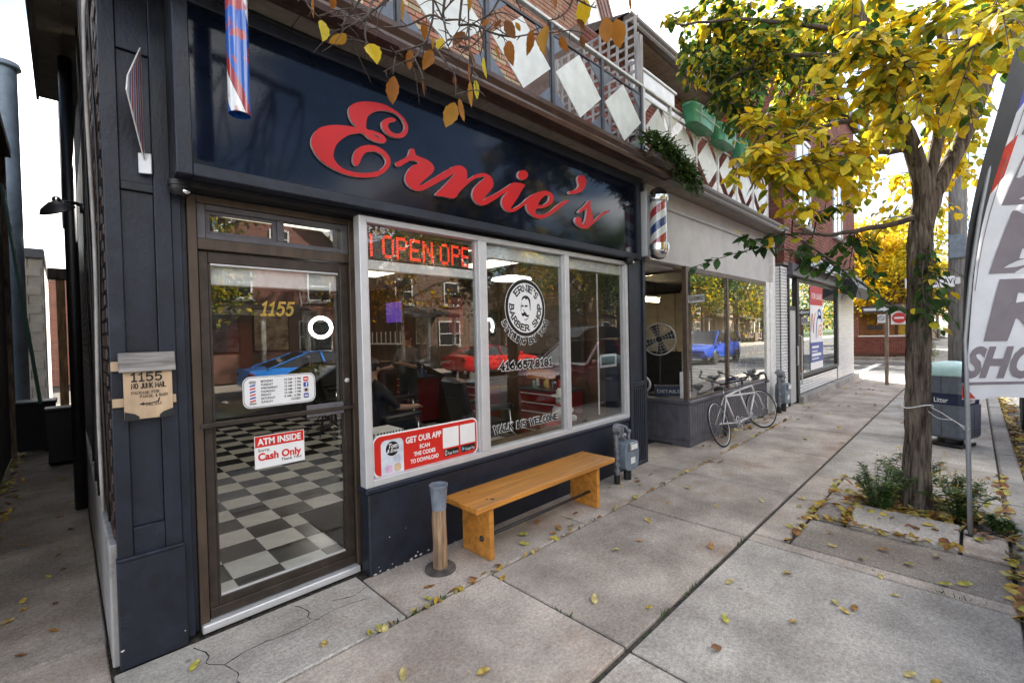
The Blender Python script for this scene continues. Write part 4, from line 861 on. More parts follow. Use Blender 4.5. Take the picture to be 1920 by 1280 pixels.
def gas_meter(loc, label, sc=1., rz=0.):
    t = thing('gas_meter', label, 'gas meter', loc, rz, 'gas meters at the foot of the shop fronts'); t.scale = (sc,)*3
    b = MB(); b.cyl((-.13,0,0),(-.13,0,.10),.034,12); b.build('sleeve', m_black, t, True, autosmooth=True)
    b = MB(); b.tube([(-.13,0,.0),(-.13,0,.60)], .023, 12)
    for z in (.13,.20,.27,.36,.45,.52): b.cyl((-.13,0,z),(-.13,0,z+.035),.034,10)
    b.build('riser', m_pipe, t, True, autosmooth=True)
    b = MB(); b.lathe([(.03,-.05),(.05,-.045),(.055,0),(.05,.045),(.03,.05),(0,.05)], (-.135,-.03,.62), 14, 'Y'); b.sph((-.12,0,.645),.045,12,8); b.cyl((-.135,-.085,.62),(-.135,-.03,.62),.02,8); b.build('regulator', m_pipe, t, True, autosmooth=True)
    b = MB(); b.tube([(-.13,0,.53),(-.06,0,.53),(.0,0,.53),(.03,0,.51),(.035,0,.44)], .02, 10); b.cyl((-.05,0,.53),(-.02,0,.53),.033,8); b.tube([(.13,0,.44),(.13,0,.54),(.12,.03,.60),(.10,.12,.62)], .02, 10); b.sph((.13,0,.555),.032,10,6); b.sph((.035,0,.525),.03,10,6)
    b.build('connections', m_pipe, t, True, autosmooth=True)
    b = MB(); b.prism(smoothpoly([(-.055,.17),(.0,.13),(.08,.125),(.16,.13),(.215,.17),(.235,.3),(.225,.40),(.19,.45),(.08,.465),(-.03,.45),(-.065,.40),(-.075,.3)],2), -.075, .075, 'XZ')
    o = b.build('body', m_met, t, fixn=True)
    bv = o.modifiers.new('bevel', 'BEVEL'); bv.width = .014; bv.segments = 2; bv.limit_method = 'ANGLE'
    b = MB(); b.prism(rrect(-.06,.22,.285,.30,.006), -.083, .083); b.build('seam', m_met, t)
    b = MB(); b.bbox(.0,.17,-.10,-.0755,.35,.45,.012); b.build('index_box', m_pipe, t)
    b = MB(); b.box(.02,.15,-.1035,-.1005,.37,.43); b.build('dial', m_white, t)
    b = MB(); b.box(.05,.14,-.0785,-.0755,.2,.27); b.build('tag', m_white, t)
    b = MB(); b.cyl((.09,0,0),(.09,0,.14),.045,10); b.build('stand', m_black, t)
    return t
gas_meter((4.58,2.86,0), 'blue grey gas meter with pipes beside the barber shop pillar')
gas_meter((10.25,2.72,.04), 'gas meter behind the bicycle at the white brick corner', 1.25)

# ------------------------------------------------------------------ barber poles
m_chrome = mat('chrome', (.72,.72,.72), .12, var=.03, metal=1.)
def stripe_mat(name, cols, turns, lean, rough=.25, coat=.5, blot=False):
    """helical stripes painted on a cylinder standing on its object's origin"""
    m = bpy.data.materials.new(name); m.use_nodes = True; nt = m.node_tree; N = nt.nodes.new; L = nt.links.new; b = nt.nodes['Principled BSDF']
    b.inputs['Roughness'].default_value = rough; b.inputs['Coat Weight'].default_value = coat
    tc = N('ShaderNodeTexCoord'); sp = N('ShaderNodeSeparateXYZ'); L(tc.outputs['Object'], sp.inputs[0])
    at = N('ShaderNodeMath'); at.operation = 'ARCTAN2'; L(sp.outputs['Y'], at.inputs[0]); L(sp.outputs['X'], at.inputs[1])
    a = N('ShaderNodeMath'); a.operation = 'MULTIPLY'; L(at.outputs[0], a.inputs[0]); a.inputs[1].default_value = lean/(2*math.pi)
    z = N('ShaderNodeMath'); z.operation = 'MULTIPLY_ADD'; L(sp.outputs['Z'], z.inputs[0]); z.inputs[1].default_value = turns; L(a.outputs[0], z.inputs[2])
    fr = N('ShaderNodeMath'); fr.operation = 'FRACT'; L(z.outputs[0], fr.inputs[0])
    cr = N('ShaderNodeValToRGB'); cr.color_ramp.interpolation = 'CONSTANT'; L(fr.outputs[0], cr.inputs[0])
    el = cr.color_ramp.elements; el[0].position = 0; el[0].color = (*cols[0][1],1); el[1].position = cols[1][0]; el[1].color = (*cols[1][1],1)
    for p, c in cols[2:]: e = el.new(p); e.color = (*c,1)
    cur = cr.outputs[0]
    if blot:
        n = N('ShaderNodeTexNoise'); n.inputs['Scale'].default_value = 9; n.inputs['Detail'].default_value = 2; L(tc.outputs['Object'], n.inputs[0])
        r = N('ShaderNodeValToRGB'); r.color_ramp.elements[0].position = .54; r.color_ramp.elements[1].position = .6; L(n.outputs[0], r.inputs[0])
        mx = N('ShaderNodeMixRGB'); mx.inputs[2].default_value = (.35,.05,.05,1); L(cur, mx.inputs[1])
        # red shows through only on the blue
        g = N('ShaderNodeMath'); g.operation = 'LESS_THAN'; g.inputs[1].default_value = .72; L(fr.outputs[0], g.inputs[0])
        q = N('ShaderNodeMath'); q.operation = 'MULTIPLY'; L(r.outputs[0], q.inputs[0]); L(g.outputs[0], q.inputs[1]); L(q.outputs[0], mx.inputs[0]); cur = mx.outputs[0]
    L(cur, b.inputs['Base Color']); MATS[name] = m; return m
BLUE = (.015,.045,.19); REDC = (.42,.03,.025); WHT = (.72,.70,.66)
t = thing('barber_pole', 'chrome capped barber pole with red white and blue stripes on the end pillar', 'barber pole', (5.40,2.80,2.66))
b = MB(); b.lathe([(.1,.16),(.1,.70)], (0,0,0), 28, cap=False); b.build('striped_cylinder', stripe_mat('pole stripes', [(0,WHT),(.24,BLUE),(.5,WHT),(.74,REDC)], 2.45, -1., .2), t, True)
b = MB(); b.lathe([(.104,.15),(.104,.715)], (0,0,0), 28, cap=False); b.build('glass_cylinder', glass_mat('pole glass', gain=.8), t, True)
b = MB(); b.lathe([(0,-.03),(.05,-.022),(.09,.0),(.118,.05),(.124,.085),(.124,.09),(.13,.092),(.13,.15),(.122,.155),(.122,.165),(0,.165)], (0,0,0), 28); b.build('lower_cap', m_chrome, t, True, autosmooth=True)
b = MB(); b.lathe([(0,.69),(.118,.69),(.124,.70),(.124,.735),(.13,.738),(.13,.76),(.124,.765),(.112,.80),(.085,.845),(.045,.868),(0,.875)], (0,0,0), 28); b.build('upper_cap', m_chrome, t, True, autosmooth=True)
b = MB(); b.bbox(-.11,-.05,.10,.225,.02,.84,.004); b.bbox(-.05,.05,.09,.225,.05,.13,.004); b.bbox(-.05,.05,.09,.225,.71,.79,.004); b.build('bracket', m_alu, t)
t = thing('barber_pole', 'hanging blue barber tube with a white spiral at the eave corner', 'barber pole', (.665,2.60,2.87))
b = MB(); b.lathe([(.05,0),(.05,.86)], (0,0,0), 24, cap=False); b.lathe([(.046,.86),(.046,0),(.05,0)], (0,0,0), 24, cap=False)
b.build('tube', stripe_mat('tube stripes', [(0,(.02,.10,.42)),(.58,(.72,.72,.72)),(.80,(.30,.02,.02)),(.93,(.02,.10,.42))], 1.45, 1.0, .18, .8, True), t, True, autosmooth=True)
b = MB(); b.lathe([(0,.0),(.0455,.0),(.0455,.012),(0,.012)], (0,0,.05), 20); b.build('inner_plug', m_black, t)
b = MB(); b.bar((0,.0,.8),(0,.09,.8),.03,.02); b.build('bracket', m_black, t)

# ------------------------------------------------------------------ projecting pennant sign on the pillar
t = thing('pennant_sign', 'narrow projecting red white and blue pennant sign high on the corner pillar', 'sign', (.345,3.17,2.66))
m_pen = mat('pennant white', (.60,.58,.55), .5, var=.08); m_pred = mat('pennant red', (.42,.04,.04), .5); m_pblue = mat('pennant blue', (.10,.13,.40), .5)
out_ = [(-.02,.06),(-.215,.34),(-.195,.42),(-.02,.66)]
b = MB(); b.prism(out_, -.003, .003, 'YZ'); b.build('board', m_pen, t, fixn=True)
for k, m in enumerate((m_pred, m_pblue, m_pred, m_pblue, m_pred, m_pblue)):
    f0 = .08+k*.15; f1 = f0+.075
    def lp(f): return [(-.02-.19*f, .06+.28*f), (-.02-.172*f, .66-.24*f)]
    for sx in (-1, 1):
        b = MB(); x0 = sx*.0045; a0, a1 = lp(f0); c0, c1 = lp(f1)
        b.add([(x0,a0[0],a0[1]),(x0,c0[0],c0[1]),(x0,c1[0],c1[1]),(x0,a1[0],a1[1])], [(0,1,2,3)]); b.build('stripe', m, t)
b = MB(); b.bbox(-.03,.03,-.012,.0,-.01,.10,.003); b.build('bracket', m_alu, t)
t.rotation_euler = (0,0,R_(-24))

# ------------------------------------------------------------------ wooden mail notice
m_pine = mat('raw pine', (.50,.36,.23), .75, var=.14, scale=4, stretch=(1,1,.4), bump=.1, bscale=40)
m_gw2 = mat('silvered board', (.24,.225,.21), .8, var=.25, scale=10, stretch=(.3,2,3), bump=.3, bscale=40)
m_ink = mat('black ink', (.012,.011,.01), .7, var=.1)
t = thing('mail_notice', 'hand lettered pine notice 1155 no junk mail on the corner pillar', 'notice', (.17,3.13,1.31))
b = MB(); b.bbox(.045,.252,-.006,.008,.015,.27,.002); b.build('board', m_pine, t)
b = MB(); b.bbox(0,.27,.009,.03,.085,.13,.002); b.build('batten', m_pine, t)
b = MB(); b.bbox(-.002,.268,.009,.03,.275,.325,.002); b.build('batten', m_pine, t)
b = MB(); b.bbox(.027,.268,-.03,-.018,0,.105,.003); o = b.build('hood', m_gw2, t); o.location = (0,0,.262); o.rotation_euler = (R_(-14),0,R_(1))
for sx in (.075,.222):
    b = MB(); x0 = sx; b.prism([(x0-.03,.012),(x0+.03,.012),(x0+.03,.03),(x0+.012*(1 if sx<.1 else -1),.045),(x0-.03,.06)] if sx < .1 else [(x0+.03,.012),(x0-.03,.012),(x0-.03,.03),(x0-.012,.045),(x0+.03,.06)], -.011, -.0065); b.build('corner_clip', m_black, t, fixn=True)
b = MB(); stroke_text(b, '1155', .042, .078, .218, -.0075, .0085, gap=1.6, serif=.7); b.build('lettering', m_ink, t)
b = MB(); stroke_text(b, 'NO JUNK MAIL', .026, .078, .178, -.0075, .0048, gap=1.5, rot=.02, jitter=.25, width=.145); b.build('lettering', m_ink, t)
b = MB(); stroke_text(b, 'PACKAGE FOR', .014, .077, .148, -.0075, .0022, gap=1.6, jitter=.3, width=.115, rot=.02); b.build('lettering', m_ink, t)
b = MB(); stroke_text(b, 'PASCAL & BARY', .014, .112, .128, -.0075, .0022, gap=1.6, jitter=.3, width=.118, rot=.02); b.build('lettering', m_ink, t)
b = MB(); stroke_text(b, 'THIS WAY', .014, .132, .082, -.0075, .0022, gap=1.6, jitter=.3, width=.07, rot=.03); b.build('lettering', m_ink, t)
b = MB(); b.prism([(.105,.094),(.128,.087),(.126,.092),(.185,.105),(.19,.122),(.196,.122),(.19,.100),(.126,.098),(.126,.104)], -.0085, -.0078); b.build('arrow', m_ink, t, fixn=True)

# ------------------------------------------------------------------ door and window decals
m_vw = mat('vinyl white', (.74,.74,.74), .35, var=.02); m_vb = mat('vinyl black', (.01,.01,.01), .3, var=.02); m_vr = mat('vinyl red', (.55,.02,.012), .35, var=.03)
m_vblue = mat('vinyl blue', (.03,.06,.32), .35); m_gold = mat('gold leaf', (.52,.36,.08), .3, var=.15, scale=30, metal=.5)
t = thing('hours_sticker', 'white opening hours sticker with little barber pole on the glass door', 'sticker', (.80,3.2645,1.292))
b = MB(); b.prism(rrect(0,.455,0,.203,.045), -.0010, 0); b.build('backing', m_vw, t, fixn=True)
b = MB(); b.prism(rrect(.005,.45,.005,.198,.042), -.0016, -.0011, holes=[rrect(.008,.447,.008,.195,.040)]); b.build('border', m_vb, t, fixn=True)
b = MB(); b.box(.040,.074,-.0017,-.0012,.035,.155); b.build('pole_white', m_vw, t)
for k in range(6):
    b = MB(); z = .036+k*.02; b.add([(.0402,-.0022,z),(.0738,-.0022,z+.008),(.0738,-.0022,z+.018),(.0402,-.0022,z+.010)], [(0,1,2,3)]); b.build('pole_stripe', m_vr if k % 2 == 0 else m_vblue, t)
b = MB(); b.prism(rrect(.036,.078,.156,.176,.0095), -.0017, -.0012); b.prism(rrect(.036,.078,.022,.034,.005), -.0017, -.0012); b.build('pole_cap', mat('vinyl grey', (.3,.3,.3), .4), t, fixn=True)
for i, (d, h) in enumerate((('MONDAY','10 AM - 7 PM'),('TUESDAY','10 AM - 7 PM'),('WEDNESDAY','10 AM - 7 PM'),('THURSDAY','10 AM - 7 PM'),('FRIDAY','10 AM - 7 PM'),('SATURDAY','8 AM - 6 PM'),('SUNDAY','CLOSED'))):
    z = .163-i*.0225; w = {'MONDAY':.075,'TUESDAY':.075,'WEDNESDAY':.104,'THURSDAY':.088,'FRIDAY':.062,'SATURDAY':.088,'SUNDAY':.073}[d]
    text_mb(d, .0195, (.105,z), m_vb, t, y=-.0022, width=w, bold=.02)
    w2 = .104 if i < 6 else .062
    text_mb(h, .0195, (.352-w2,z), m_vb, t, y=-.0022, width=w2, bold=.02)
for k, m in enumerate((m_vr, m_vblue, mat('vinyl pale', (.5,.42,.4), .4), m_vblue)):
    b = MB(); b.prism(rrect(.374,.408,.146-k*.038,.178-k*.038,.006), -.0017, -.0012); ic = b.build('icon', m, t, fixn=True)
text_mb('f', .034, (.390,.112), m_vw, t, y=-.0022, bold=.03)
b = MB(); b.lathe([(.010,0),(.010,-.0004),(0,-.0004)], (.391,-.0018,.086), 14, 'Y'); b.build('icon_mark', m_vb, t)
b = MB(); b.box(.379,.403,-.0022,-.0018,.158,.166); b.box(.379,.403,-.0022,-.0018,.042,.052); b.build('icon_mark', m_vw, t)
t = thing('cash_sticker', 'red and white ATM inside cash only sticker low on the glass door', 'sticker', (.857,3.2645,.894))
MB().box(0,.311,-.001,0,0,.213).build('backing', m_vw, t)
MB().box(.004,.307,-.0016,-.0011,.138,.209).build('red_band', m_vr, t)
text_mb('ATM INSIDE', .058, (.02,.153), m_vw, t, y=-.0022, width=.272, bold=.035)
text_mb('Sorry,', .026, (.02,.109), m_vb, t, y=-.0016, width=.072, bold=.02)
text_mb('Cash Only', .066, (.018,.052), m_vr, t, y=-.0016, width=.272, bold=.04)
text_mb('Thank You!', .026, (.158,.026), m_vb, t, y=-.0016, width=.132, bold=.02)
t = thing('door_number', 'gold numerals 1155 on the glass door', 'lettering', (.92,3.2645,1.895))
[(lambda b: (stroke_text(b, '1155', .082, 0, 0, -.0012, .016, gap=1.8, serif=1.0, slant=.3, width=.19), b.build('lettering', m_gold, t)))(MB())]
# round logo decal
t = thing('logo_decal', 'round black and white barber shop logo decal with moustached head', 'decal', (3.235,3.0845,1.983))
def disc(r, y0, y1, m, name, r_in=None, n=64):
    pts = [(r*math.cos(2*math.pi*i/n), r*math.sin(2*math.pi*i/n)) for i in range(n)]
    ho = [[(r_in*math.cos(2*math.pi*i/n), r_in*math.sin(2*math.pi*i/n)) for i in range(n)]] if r_in else []
    b = MB(); b.prism(pts, y0, y1, 'XZ', ho); return b.build(name, m, t, fixn=True)
disc(.284,-.0006,0,m_vw,'outer_edge'); disc(.278,-.0011,-.0007,m_vb,'ring'); disc(.243,-.0016,-.0012,m_vw,'face_disc')
def ring_text(txt, r, a0, a1, size, w, y, m, outward=True, serif=.75, parent=None, name='lettering'):
    """letters set round a circle from angle a0 to a1 (degrees, clockwise as read)"""
    tot = sum(glyph_w(c)+1.5 for c in txt)-1.5; u = size/6; arc = abs(R_(a1-a0))*r; k = arc/(tot*u)
    def place(a, b):
        f = a*k/arc; ang = R_(a0+(a1-a0)*f); rr = r+b if outward else r-b
        return (rr*math.cos(ang), rr*math.sin(ang))
    b = MB(); stroke_text(b, txt, size, 0, 0, y, w, serif=serif, place=place); return b.build(name, m, parent)
ring_text("ERNIE'S", .166, 138, 34, .058, .015, -.0022, m_vb, parent=t)
ring_text('BARBER SHOP', .222, 172, 372, .054, .0145, -.0022, m_vb, outward=False, parent=t)
HEAD = smoothpoly([(-.062,.06),(-.055,.09),(-.03,.115),(.01,.122),(.04,.11),(.062,.085),(.068,.04),(.066,.0),(.055,-.002),(.052,.04),(.04,.075),(.02,.092),(.005,.078),(-.012,.098),(-.035,.085),(-.06,.07)], 2)
b = MB(); b.prism(HEAD, -.0022, -.0018); b.build('hair', m_vb, t, fixn=True)
MOU = smoothpoly([(-.066,-.045),(-.05,-.052),(-.035,-.048),(-.022,-.034),(-.008,-.042),(.012,-.062),(.03,-.07),(.05,-.064),(.038,-.082),(.012,-.088),(-.012,-.078),(-.022,-.072),(-.036,-.084),(-.052,-.078),(-.062,-.062)], 2)
b = MB(); b.prism(MOU, -.0022, -.0018); b.build('moustache', m_vb, t, fixn=True)
for pts in ([(-.06,.022),(-.04,.028),(-.03,.022),(-.035,.012),(-.055,.01)], [(-.018,.02),(.005,.03),(.03,.02),(.012,.01),(-.012,.01)], [(-.04,-.015),(-.028,-.024),(-.016,-.016),(-.028,-.03),(-.042,-.026)], [(.058,-.012),(.066,-.004),(.068,-.018),(.06,-.026)], [(-.03,-.108),(-.008,-.122),(.02,-.11),(.045,-.085),(.02,-.102),(-.008,-.114)], [(-.064,.055),(-.061,.02),(-.066,-.02),(-.068,-.04),(-.072,-.02),(-.069,.02)]):
    b = MB(); b.prism(smoothpoly(pts,2), -.0022, -.0018); b.build('feature', m_vb, t, fixn=True)
for (w, y, m, nm) in ((.027,-.0006,m_vw,'letter_edge'),(.0155,-.009,m_vb,'lettering')):
    ring_text('STYLING BY TOM', .352, 203, 337, .052, w, y if nm == 'letter_edge' else -.0040, m, outward=False, serif=.75 if nm == 'lettering' else .7, parent=t, name=nm)
def outlined(nm, label, txt, x, z, size, width, w1, w2, cat='lettering'):
    t = thing(nm, label, cat, (x,3.0845,z))
    for (w, y, m, n) in ((w2,-.0005,m_vw,'letter_edge'),(w1,-.0045,m_vb,'lettering')):
        b = MB(); stroke_text(b, txt, size, 0, 0, y, w, gap=1.7, serif=.8, width=width); b.build(n, m, t)
outlined('phone_lettering', 'phone number 416.657.8181 in black and white window lettering', '416.657.8181', 2.87, 1.40, .066, .735, .021, .035)
outlined('welcome_lettering', 'walk ins welcome in black and white window lettering', 'WALK INS WELCOME', 2.78, .83, .056, .895, .0165, .028)
# app sticker
t = thing('app_sticker', 'red get our app sticker at the foot of the first window', 'sticker', (1.583,3.0845,.69))
b = MB(); b.prism(rrect(0,1.0,0,.318,.06), -.0008, 0); b.build('white_edge', m_vw, t, fixn=True)
b = MB(); b.prism(rrect(.012,.988,.012,.306,.052), -.0014, -.0009); b.build('red_field', m_vr, t, fixn=True)
b = MB(); b.prism([(.065,.0125),(.255,.0125),(.255,.24),(.24,.262),(.22,.27),(.1,.27),(.075,.26),(.065,.24)], -.0020, -.0015); b.build('phone_shape', mat('vinyl pale blue', (.6,.63,.7), .4), t, fixn=True)
b = MB(); b.lathe([(.055,0),(.055,-.0004),(0,-.0004)], (.16,-.0021,.20), 28, 'Y'); b.build('badge', m_vb, t)
text_mb('Tom', .05, (.122,.205), m_vw, t, y=-.0029, width=.075, bold=.02, shear=.3); text_mb('& Ernie', .04, (.112,.172), m_vw, t, y=-.0029, width=.098, bold=.015, shear=.3)
for (x0, z0, c) in ((.095,.085,(.62,.66,.74)),(.168,.09,(.5,.55,.62)),(.10,.02,(.62,.4,.55)),(.172,.022,(.55,.4,.25))):
    b = MB(); b.prism(rrect(x0,x0+.058,z0,z0+.06,.02), -.0026, -.0021); b.build('app_tile', mat('tile %.2f' % c[0]+str(z0), c, .5), t, fixn=True)
text_mb('GET OUR APP', .066, (.275,.215), m_vw, t, y=-.0020, width=.335, bold=.03)
text_mb('SCAN', .045, (.40,.155), m_vw, t, y=-.0020, width=.095, bold=.03); text_mb('THE CODES', .045, (.345,.103), m_vw, t, y=-.0020, width=.205, bold=.03); text_mb('TO DOWNLOAD', .045, (.315,.05), m_vw, t, y=-.0020, width=.265, bold=.03)
for x0 in (.625,.805):
    MB().box(x0,x0+.165,-.0020,-.0015,.108,.275).build('code_square', m_vw, t)
    b = MB(); b.prism(rrect(x0+.012,x0+.16,.04,.095,.006), -.0020, -.0015); b.build('store_badge', m_vb, t, fixn=True)
text_mb('App Store', .034, (.672,.05), m_vw, t, y=-.0027, width=.108); text_mb('Google Play', .034, (.855,.05), m_vw, t, y=-.0027, width=.105)
b = MB(); b.prism(rrect(.645,.664,.048,.088,.004), -.0026, -.0021, holes=[rrect(.648,.661,.054,.083,.002)]); b.build('phone_icon', m_vw, t, fixn=True)
b = MB(); b.add([(.826,-.0026,.048),(.852,-.0026,.067),(.826,-.0026,.087)], [(0,1,2)]); b.build('play_icon', mat('vinyl cyan', (.1,.5,.65), .4), t)

# ------------------------------------------------------------------ LED sign
FONT57 = {'O':'01110 10001 10001 10001 10001 10001 01110','P':'11110 10001 10001 11110 10000 10000 10000','E':'11111 10000 10000 11110 10000 10000 11111','N':'10001 11001 10101 10101 10011 10001 10001','I':'1 1 1 1 1 1 1'}
t = thing('led_sign', 'lit red dot matrix LED sign reading open inside the first window', 'sign', (1.60,3.165,2.315))
m_ledoff = mat('led off', (.05,.06,.05), .4); m_led = mat('led on', (.3,.01,.005), .4, emit=(1,.05,.02), estr=.8)
MB().bbox(0,1.0,.0,.06,0,.215,.006).build('housing', mat('led housing', (.02,.02,.02), .5), t)
lit = set(); pen = 0
def blit(ch, x):
    rows = FONT57[ch].split()
    for r, row in enumerate(rows):
        for c, v in enumerate(row):
            if v == '1':
                for dx in (0,1):
                    for dz in (0,1): lit.add((x+c*2+dx, (6-r)*2+dz+1))
for ch, x in (('I',4),('O',14),('P',26),('E',38),('N',50),('O',67),('P',79),('E',90)): blit(ch, x)
bo, bl = MB(), MB(); sx, sz = .985/98, .2/16
for i in range(98):
    for j in range(16):
        x, z, r = .008+(i+.5)*sx, .008+(j+.5)*sz, .0032
        b = bl if (i,j) in lit else bo
        if b is bo and (i+j) % 1: continue
        rr = .0042 if b is bl else .0024
        b.add([(x-rr,-.0015,z),(x,-.0015,z-rr),(x+rr,-.0015,z),(x,-.0015,z+rr)], [(0,1,2,3)])
bo.build('dark_dots', mat('led dots', (.28,.32,.26), .5), t)['kind'] = 'stuff'; bl.build('lit_dots', m_led, t)['kind'] = 'stuff'

# ------------------------------------------------------------------ small fittings on the facade
def camera_dome(loc, label):
    t = thing('security_camera', label, 'camera', loc, group='small black security cameras')
    b = MB(); b.lathe([(0,-.055),(.03,-.05),(.05,-.025),(.052,0),(.058,.002),(.058,.03),(0,.03)], (0,0,0), 18); b.build('dome', m_black, t, True, autosmooth=True)
    b = MB(); b.lathe([(.016,-.012),(.018,-.005),(0,-.005)], (.02,-.045,-.03), 12, 'Y'); b.build('lens', m_chrome, t, True)
    b = MB(); b.cyl((0,.0,.025),(0,.06,.03),.02,8); b.build('mount', m_black, t)
camera_dome((.49,3.13,2.60), 'black dome camera under the sign above the door frame')
camera_dome((5.02,3.0,2.61), 'black dome camera under the sign beside the end pillar')
t = thing('flood_lamp', 'black saucer flood lamp on the alley side of the shop', 'lamp', (.14,5.0,2.78))
b = MB(); b.lathe([(0,.06),(.03,.055),(.09,.02),(.11,-.01),(.108,-.014),(.08,.01),(0,.03)], (0,0,0), 22); o = b.build('shade', m_black, t, True, autosmooth=True); o.location = (-.15,-.1,-.02); o.rotation_euler = (R_(20),R_(-25),0)
b = MB(); b.tube([(.03,0,.03),(-.04,-.02,.06),(-.10,-.06,.05),(-.14,-.09,.03)], .014, 8); b.lathe([(.04,-.02),(.045,.02),(0,.03)], (.0,0,.03), 14, 'X'); b.build('arm', m_black, t, True)
b = MB(); b.sph((-.15,-.1,.05), .028, 10, 8); b.build('socket', m_chrome, t, True)
for i, (y0, dx) in enumerate(((3.5,.0),(3.75,.012),(4.2,.01),(4.6,.005),(5.4,.0))):
    b = MB(); pts = [(.155-dx+.006*math.sin(z*3+i), y0+.03*math.sin(z*1.7+i*2), z) for z in [.7+k*.25 for k in range(16)]]
    b.tube(pts, .007+.004*(i % 2), 6); tag(b.build('cable', m_black if i != 1 else mat('pale cable', (.4,.38,.36), .5), None, True), ('black cable nearest the pillar on the alley wall','pale cable running down the alley wall','third cable down the alley wall','fourth cable down the alley wall','farthest cable down the alley wall')[i], 'cable', 'cables on the alley wall')
b = MB(); b.tube([(.08,6.2,.1),(.08,6.2,4.5)], .05, 10); tag(b.build('downpipe', m_black, None, True), 'thick black drainpipe on the alley wall', 'drainpipe')

# ------------------------------------------------------------------ litter bin
m_bin = mat('slate bin plastic', (.10,.115,.145), .45, var=.08, scale=12); m_mint = mat('mint bin hood', (.33,.50,.48), .4, var=.06, scale=6)
t = thing('litter_bin', 'grey street litter bin with mint domed hood behind the tree', 'litter bin', (9.05,.24,0), R_(-20)); t.scale = (.70,.70,1.0)
b = MB(); b.bbox(-.3,.3,-.3,.3,.0,.05,.02); b.cyl((0,0,.05),(0,0,.13),.2,16); b.build('foot', m_black, t)
def rbox(b, w0, w1, z0, z1, r=.09): 
    p0 = rrect(-w0,w0,-w0,w0,r,4); p1 = rrect(-w1,w1,-w1,w1,r,4); n = len(p0)
    b.add([(x,y,z0) for x,y in p0]+[(x,y,z1) for x,y in p1], [(i,(i+1)%n,n+(i+1)%n,n+i) for i in range(n)]+[tuple(range(n-1,-1,-1)),tuple(range(n,2*n))])
b = MB(); rbox(b,.335,.36,.13,.16); rbox(b,.36,.365,.161,.60); b.build('body', m_bin, t)
b = MB(); rbox(b,.345,.345,.601,.76); b.build('opening_band', mat('bin navy band', (.012,.02,.06), .4), t)
b = MB(); rbox(b,.365,.36,.761,1.0); b.build('upper_body', m_bin, t)
b = MB(); n = 24
for s_, h in ((.372,1.001),(.38,1.03),(.37,1.08),(.31,1.15),(.2,1.19),(.05,1.205)):
    pass
prof = [(.38,1.001),(.395,1.02),(.385,1.07),(.33,1.14),(.22,1.185),(.08,1.205)]; vs = []
for s_, h in prof: vs += [(x*s_/.36,y*s_/.36,h) for x,y in rrect(-.36,.36,-.36,.36,.14,4)]
n = len(rrect(-.36,.36,-.36,.36,.14,4)); b.add(vs, [(k*n+i,k*n+(i+1)%n,(k+1)*n+(i+1)%n,(k+1)*n+i) for k in range(5) for i in range(n)]+[tuple(range(5*n,6*n))]); b.build('hood', m_mint, t, True, autosmooth=True)
b = MB(); b.box(-.368,-.3655,-.003,.003,.165,.598); b.box(-.003,.003,-.368,-.3655,.165,.598); b.box(-.368,-.364,-.003,.003,.765,.998); b.build('seam', m_black, t)
o = text_mb('Litter', .1, (-.13,.63), m_vw, t, y=-.348, bold=.01); 
o2 = text_mb('Litter', .1, (-.13,.63), m_vw, t, y=-.348, bold=.01); o2.rotation_euler = (0,0,R_(-90))

# ------------------------------------------------------------------ feather flag
t = thing('feather_flag', 'tall white feather flag lettered BARBER SHOP on a grey pole', 'flag', (5.18,.045,0), R_(-45))
m_pole = mat('grey pole', (.30,.31,.32), .4, var=.06, metal=.3); m_flag = mat('flag cloth', (.68,.68,.70), .75, var=.03, scale=6, trans=.18); m_fgrey = mat('flag grey print', (.20,.17,.185), .75, var=.04, trans=.08)
m_fred = mat('flag red', (.55,.045,.02), .75, trans=.1); m_fblue = mat('flag blue', (.09,.10,.36), .75, trans=.1)
def lean(z): return -.03+max(0,z-1.1)**2*.055+.012*(z-1.1)
pz = [0,.4,.8,1.12,1.6,2.1,2.6,3.1,3.6,4.1,4.5]
b = MB(); b.tube([(.03-z*.02 if z < 1.15 else lean(z)-.0, 0, z) for z in pz], [.017]*4+[.014]*7, 10); b.build('pole', m_pole, t, True)
b = MB(); b.cyl((.02,0,0),(.03,0,.02),.03,10); b.build('socket', m_black, t)
def wav(u, z): return .035*math.sin(u*7+z*1.1)+.02*math.sin(z*3.1+u*2)-.04*u
NZ, NU = 44, 16; vs = []
def fz(k): return 1.14+k*(4.9-1.14)/NZ
def fw(z): return .80 if z < 3.9 else .80*max(.05, 1-((z-3.9)/1.0)**1.6)
for k in range(NZ+1):
    z = fz(k)
    for j in range(NU+1):
        u = j/NU*fw(z); vs.append((lean(z)+.02+u, wav(u,z), z-.05*(1-k/NZ)*(1-((j/NU-.35)/.65)**2)*0+(-.02 if k == 0 and j < 4 else 0)))
b = MB(); b.add(vs, [(k*(NU+1)+j,k*(NU+1)+j+1,(k+1)*(NU+1)+j+1,(k+1)*(NU+1)+j) for k in range(NZ) for j in range(NU)]); b.build('cloth', m_flag, t, True)
def onflag(o, off=.003):
    """press flat lettering made in (u, z) onto the cloth"""
    for v in o.data.vertices: u, z = v.co.x, v.co.z; v.co = (lean(z)+.02+u, wav(u,z)-off, z)
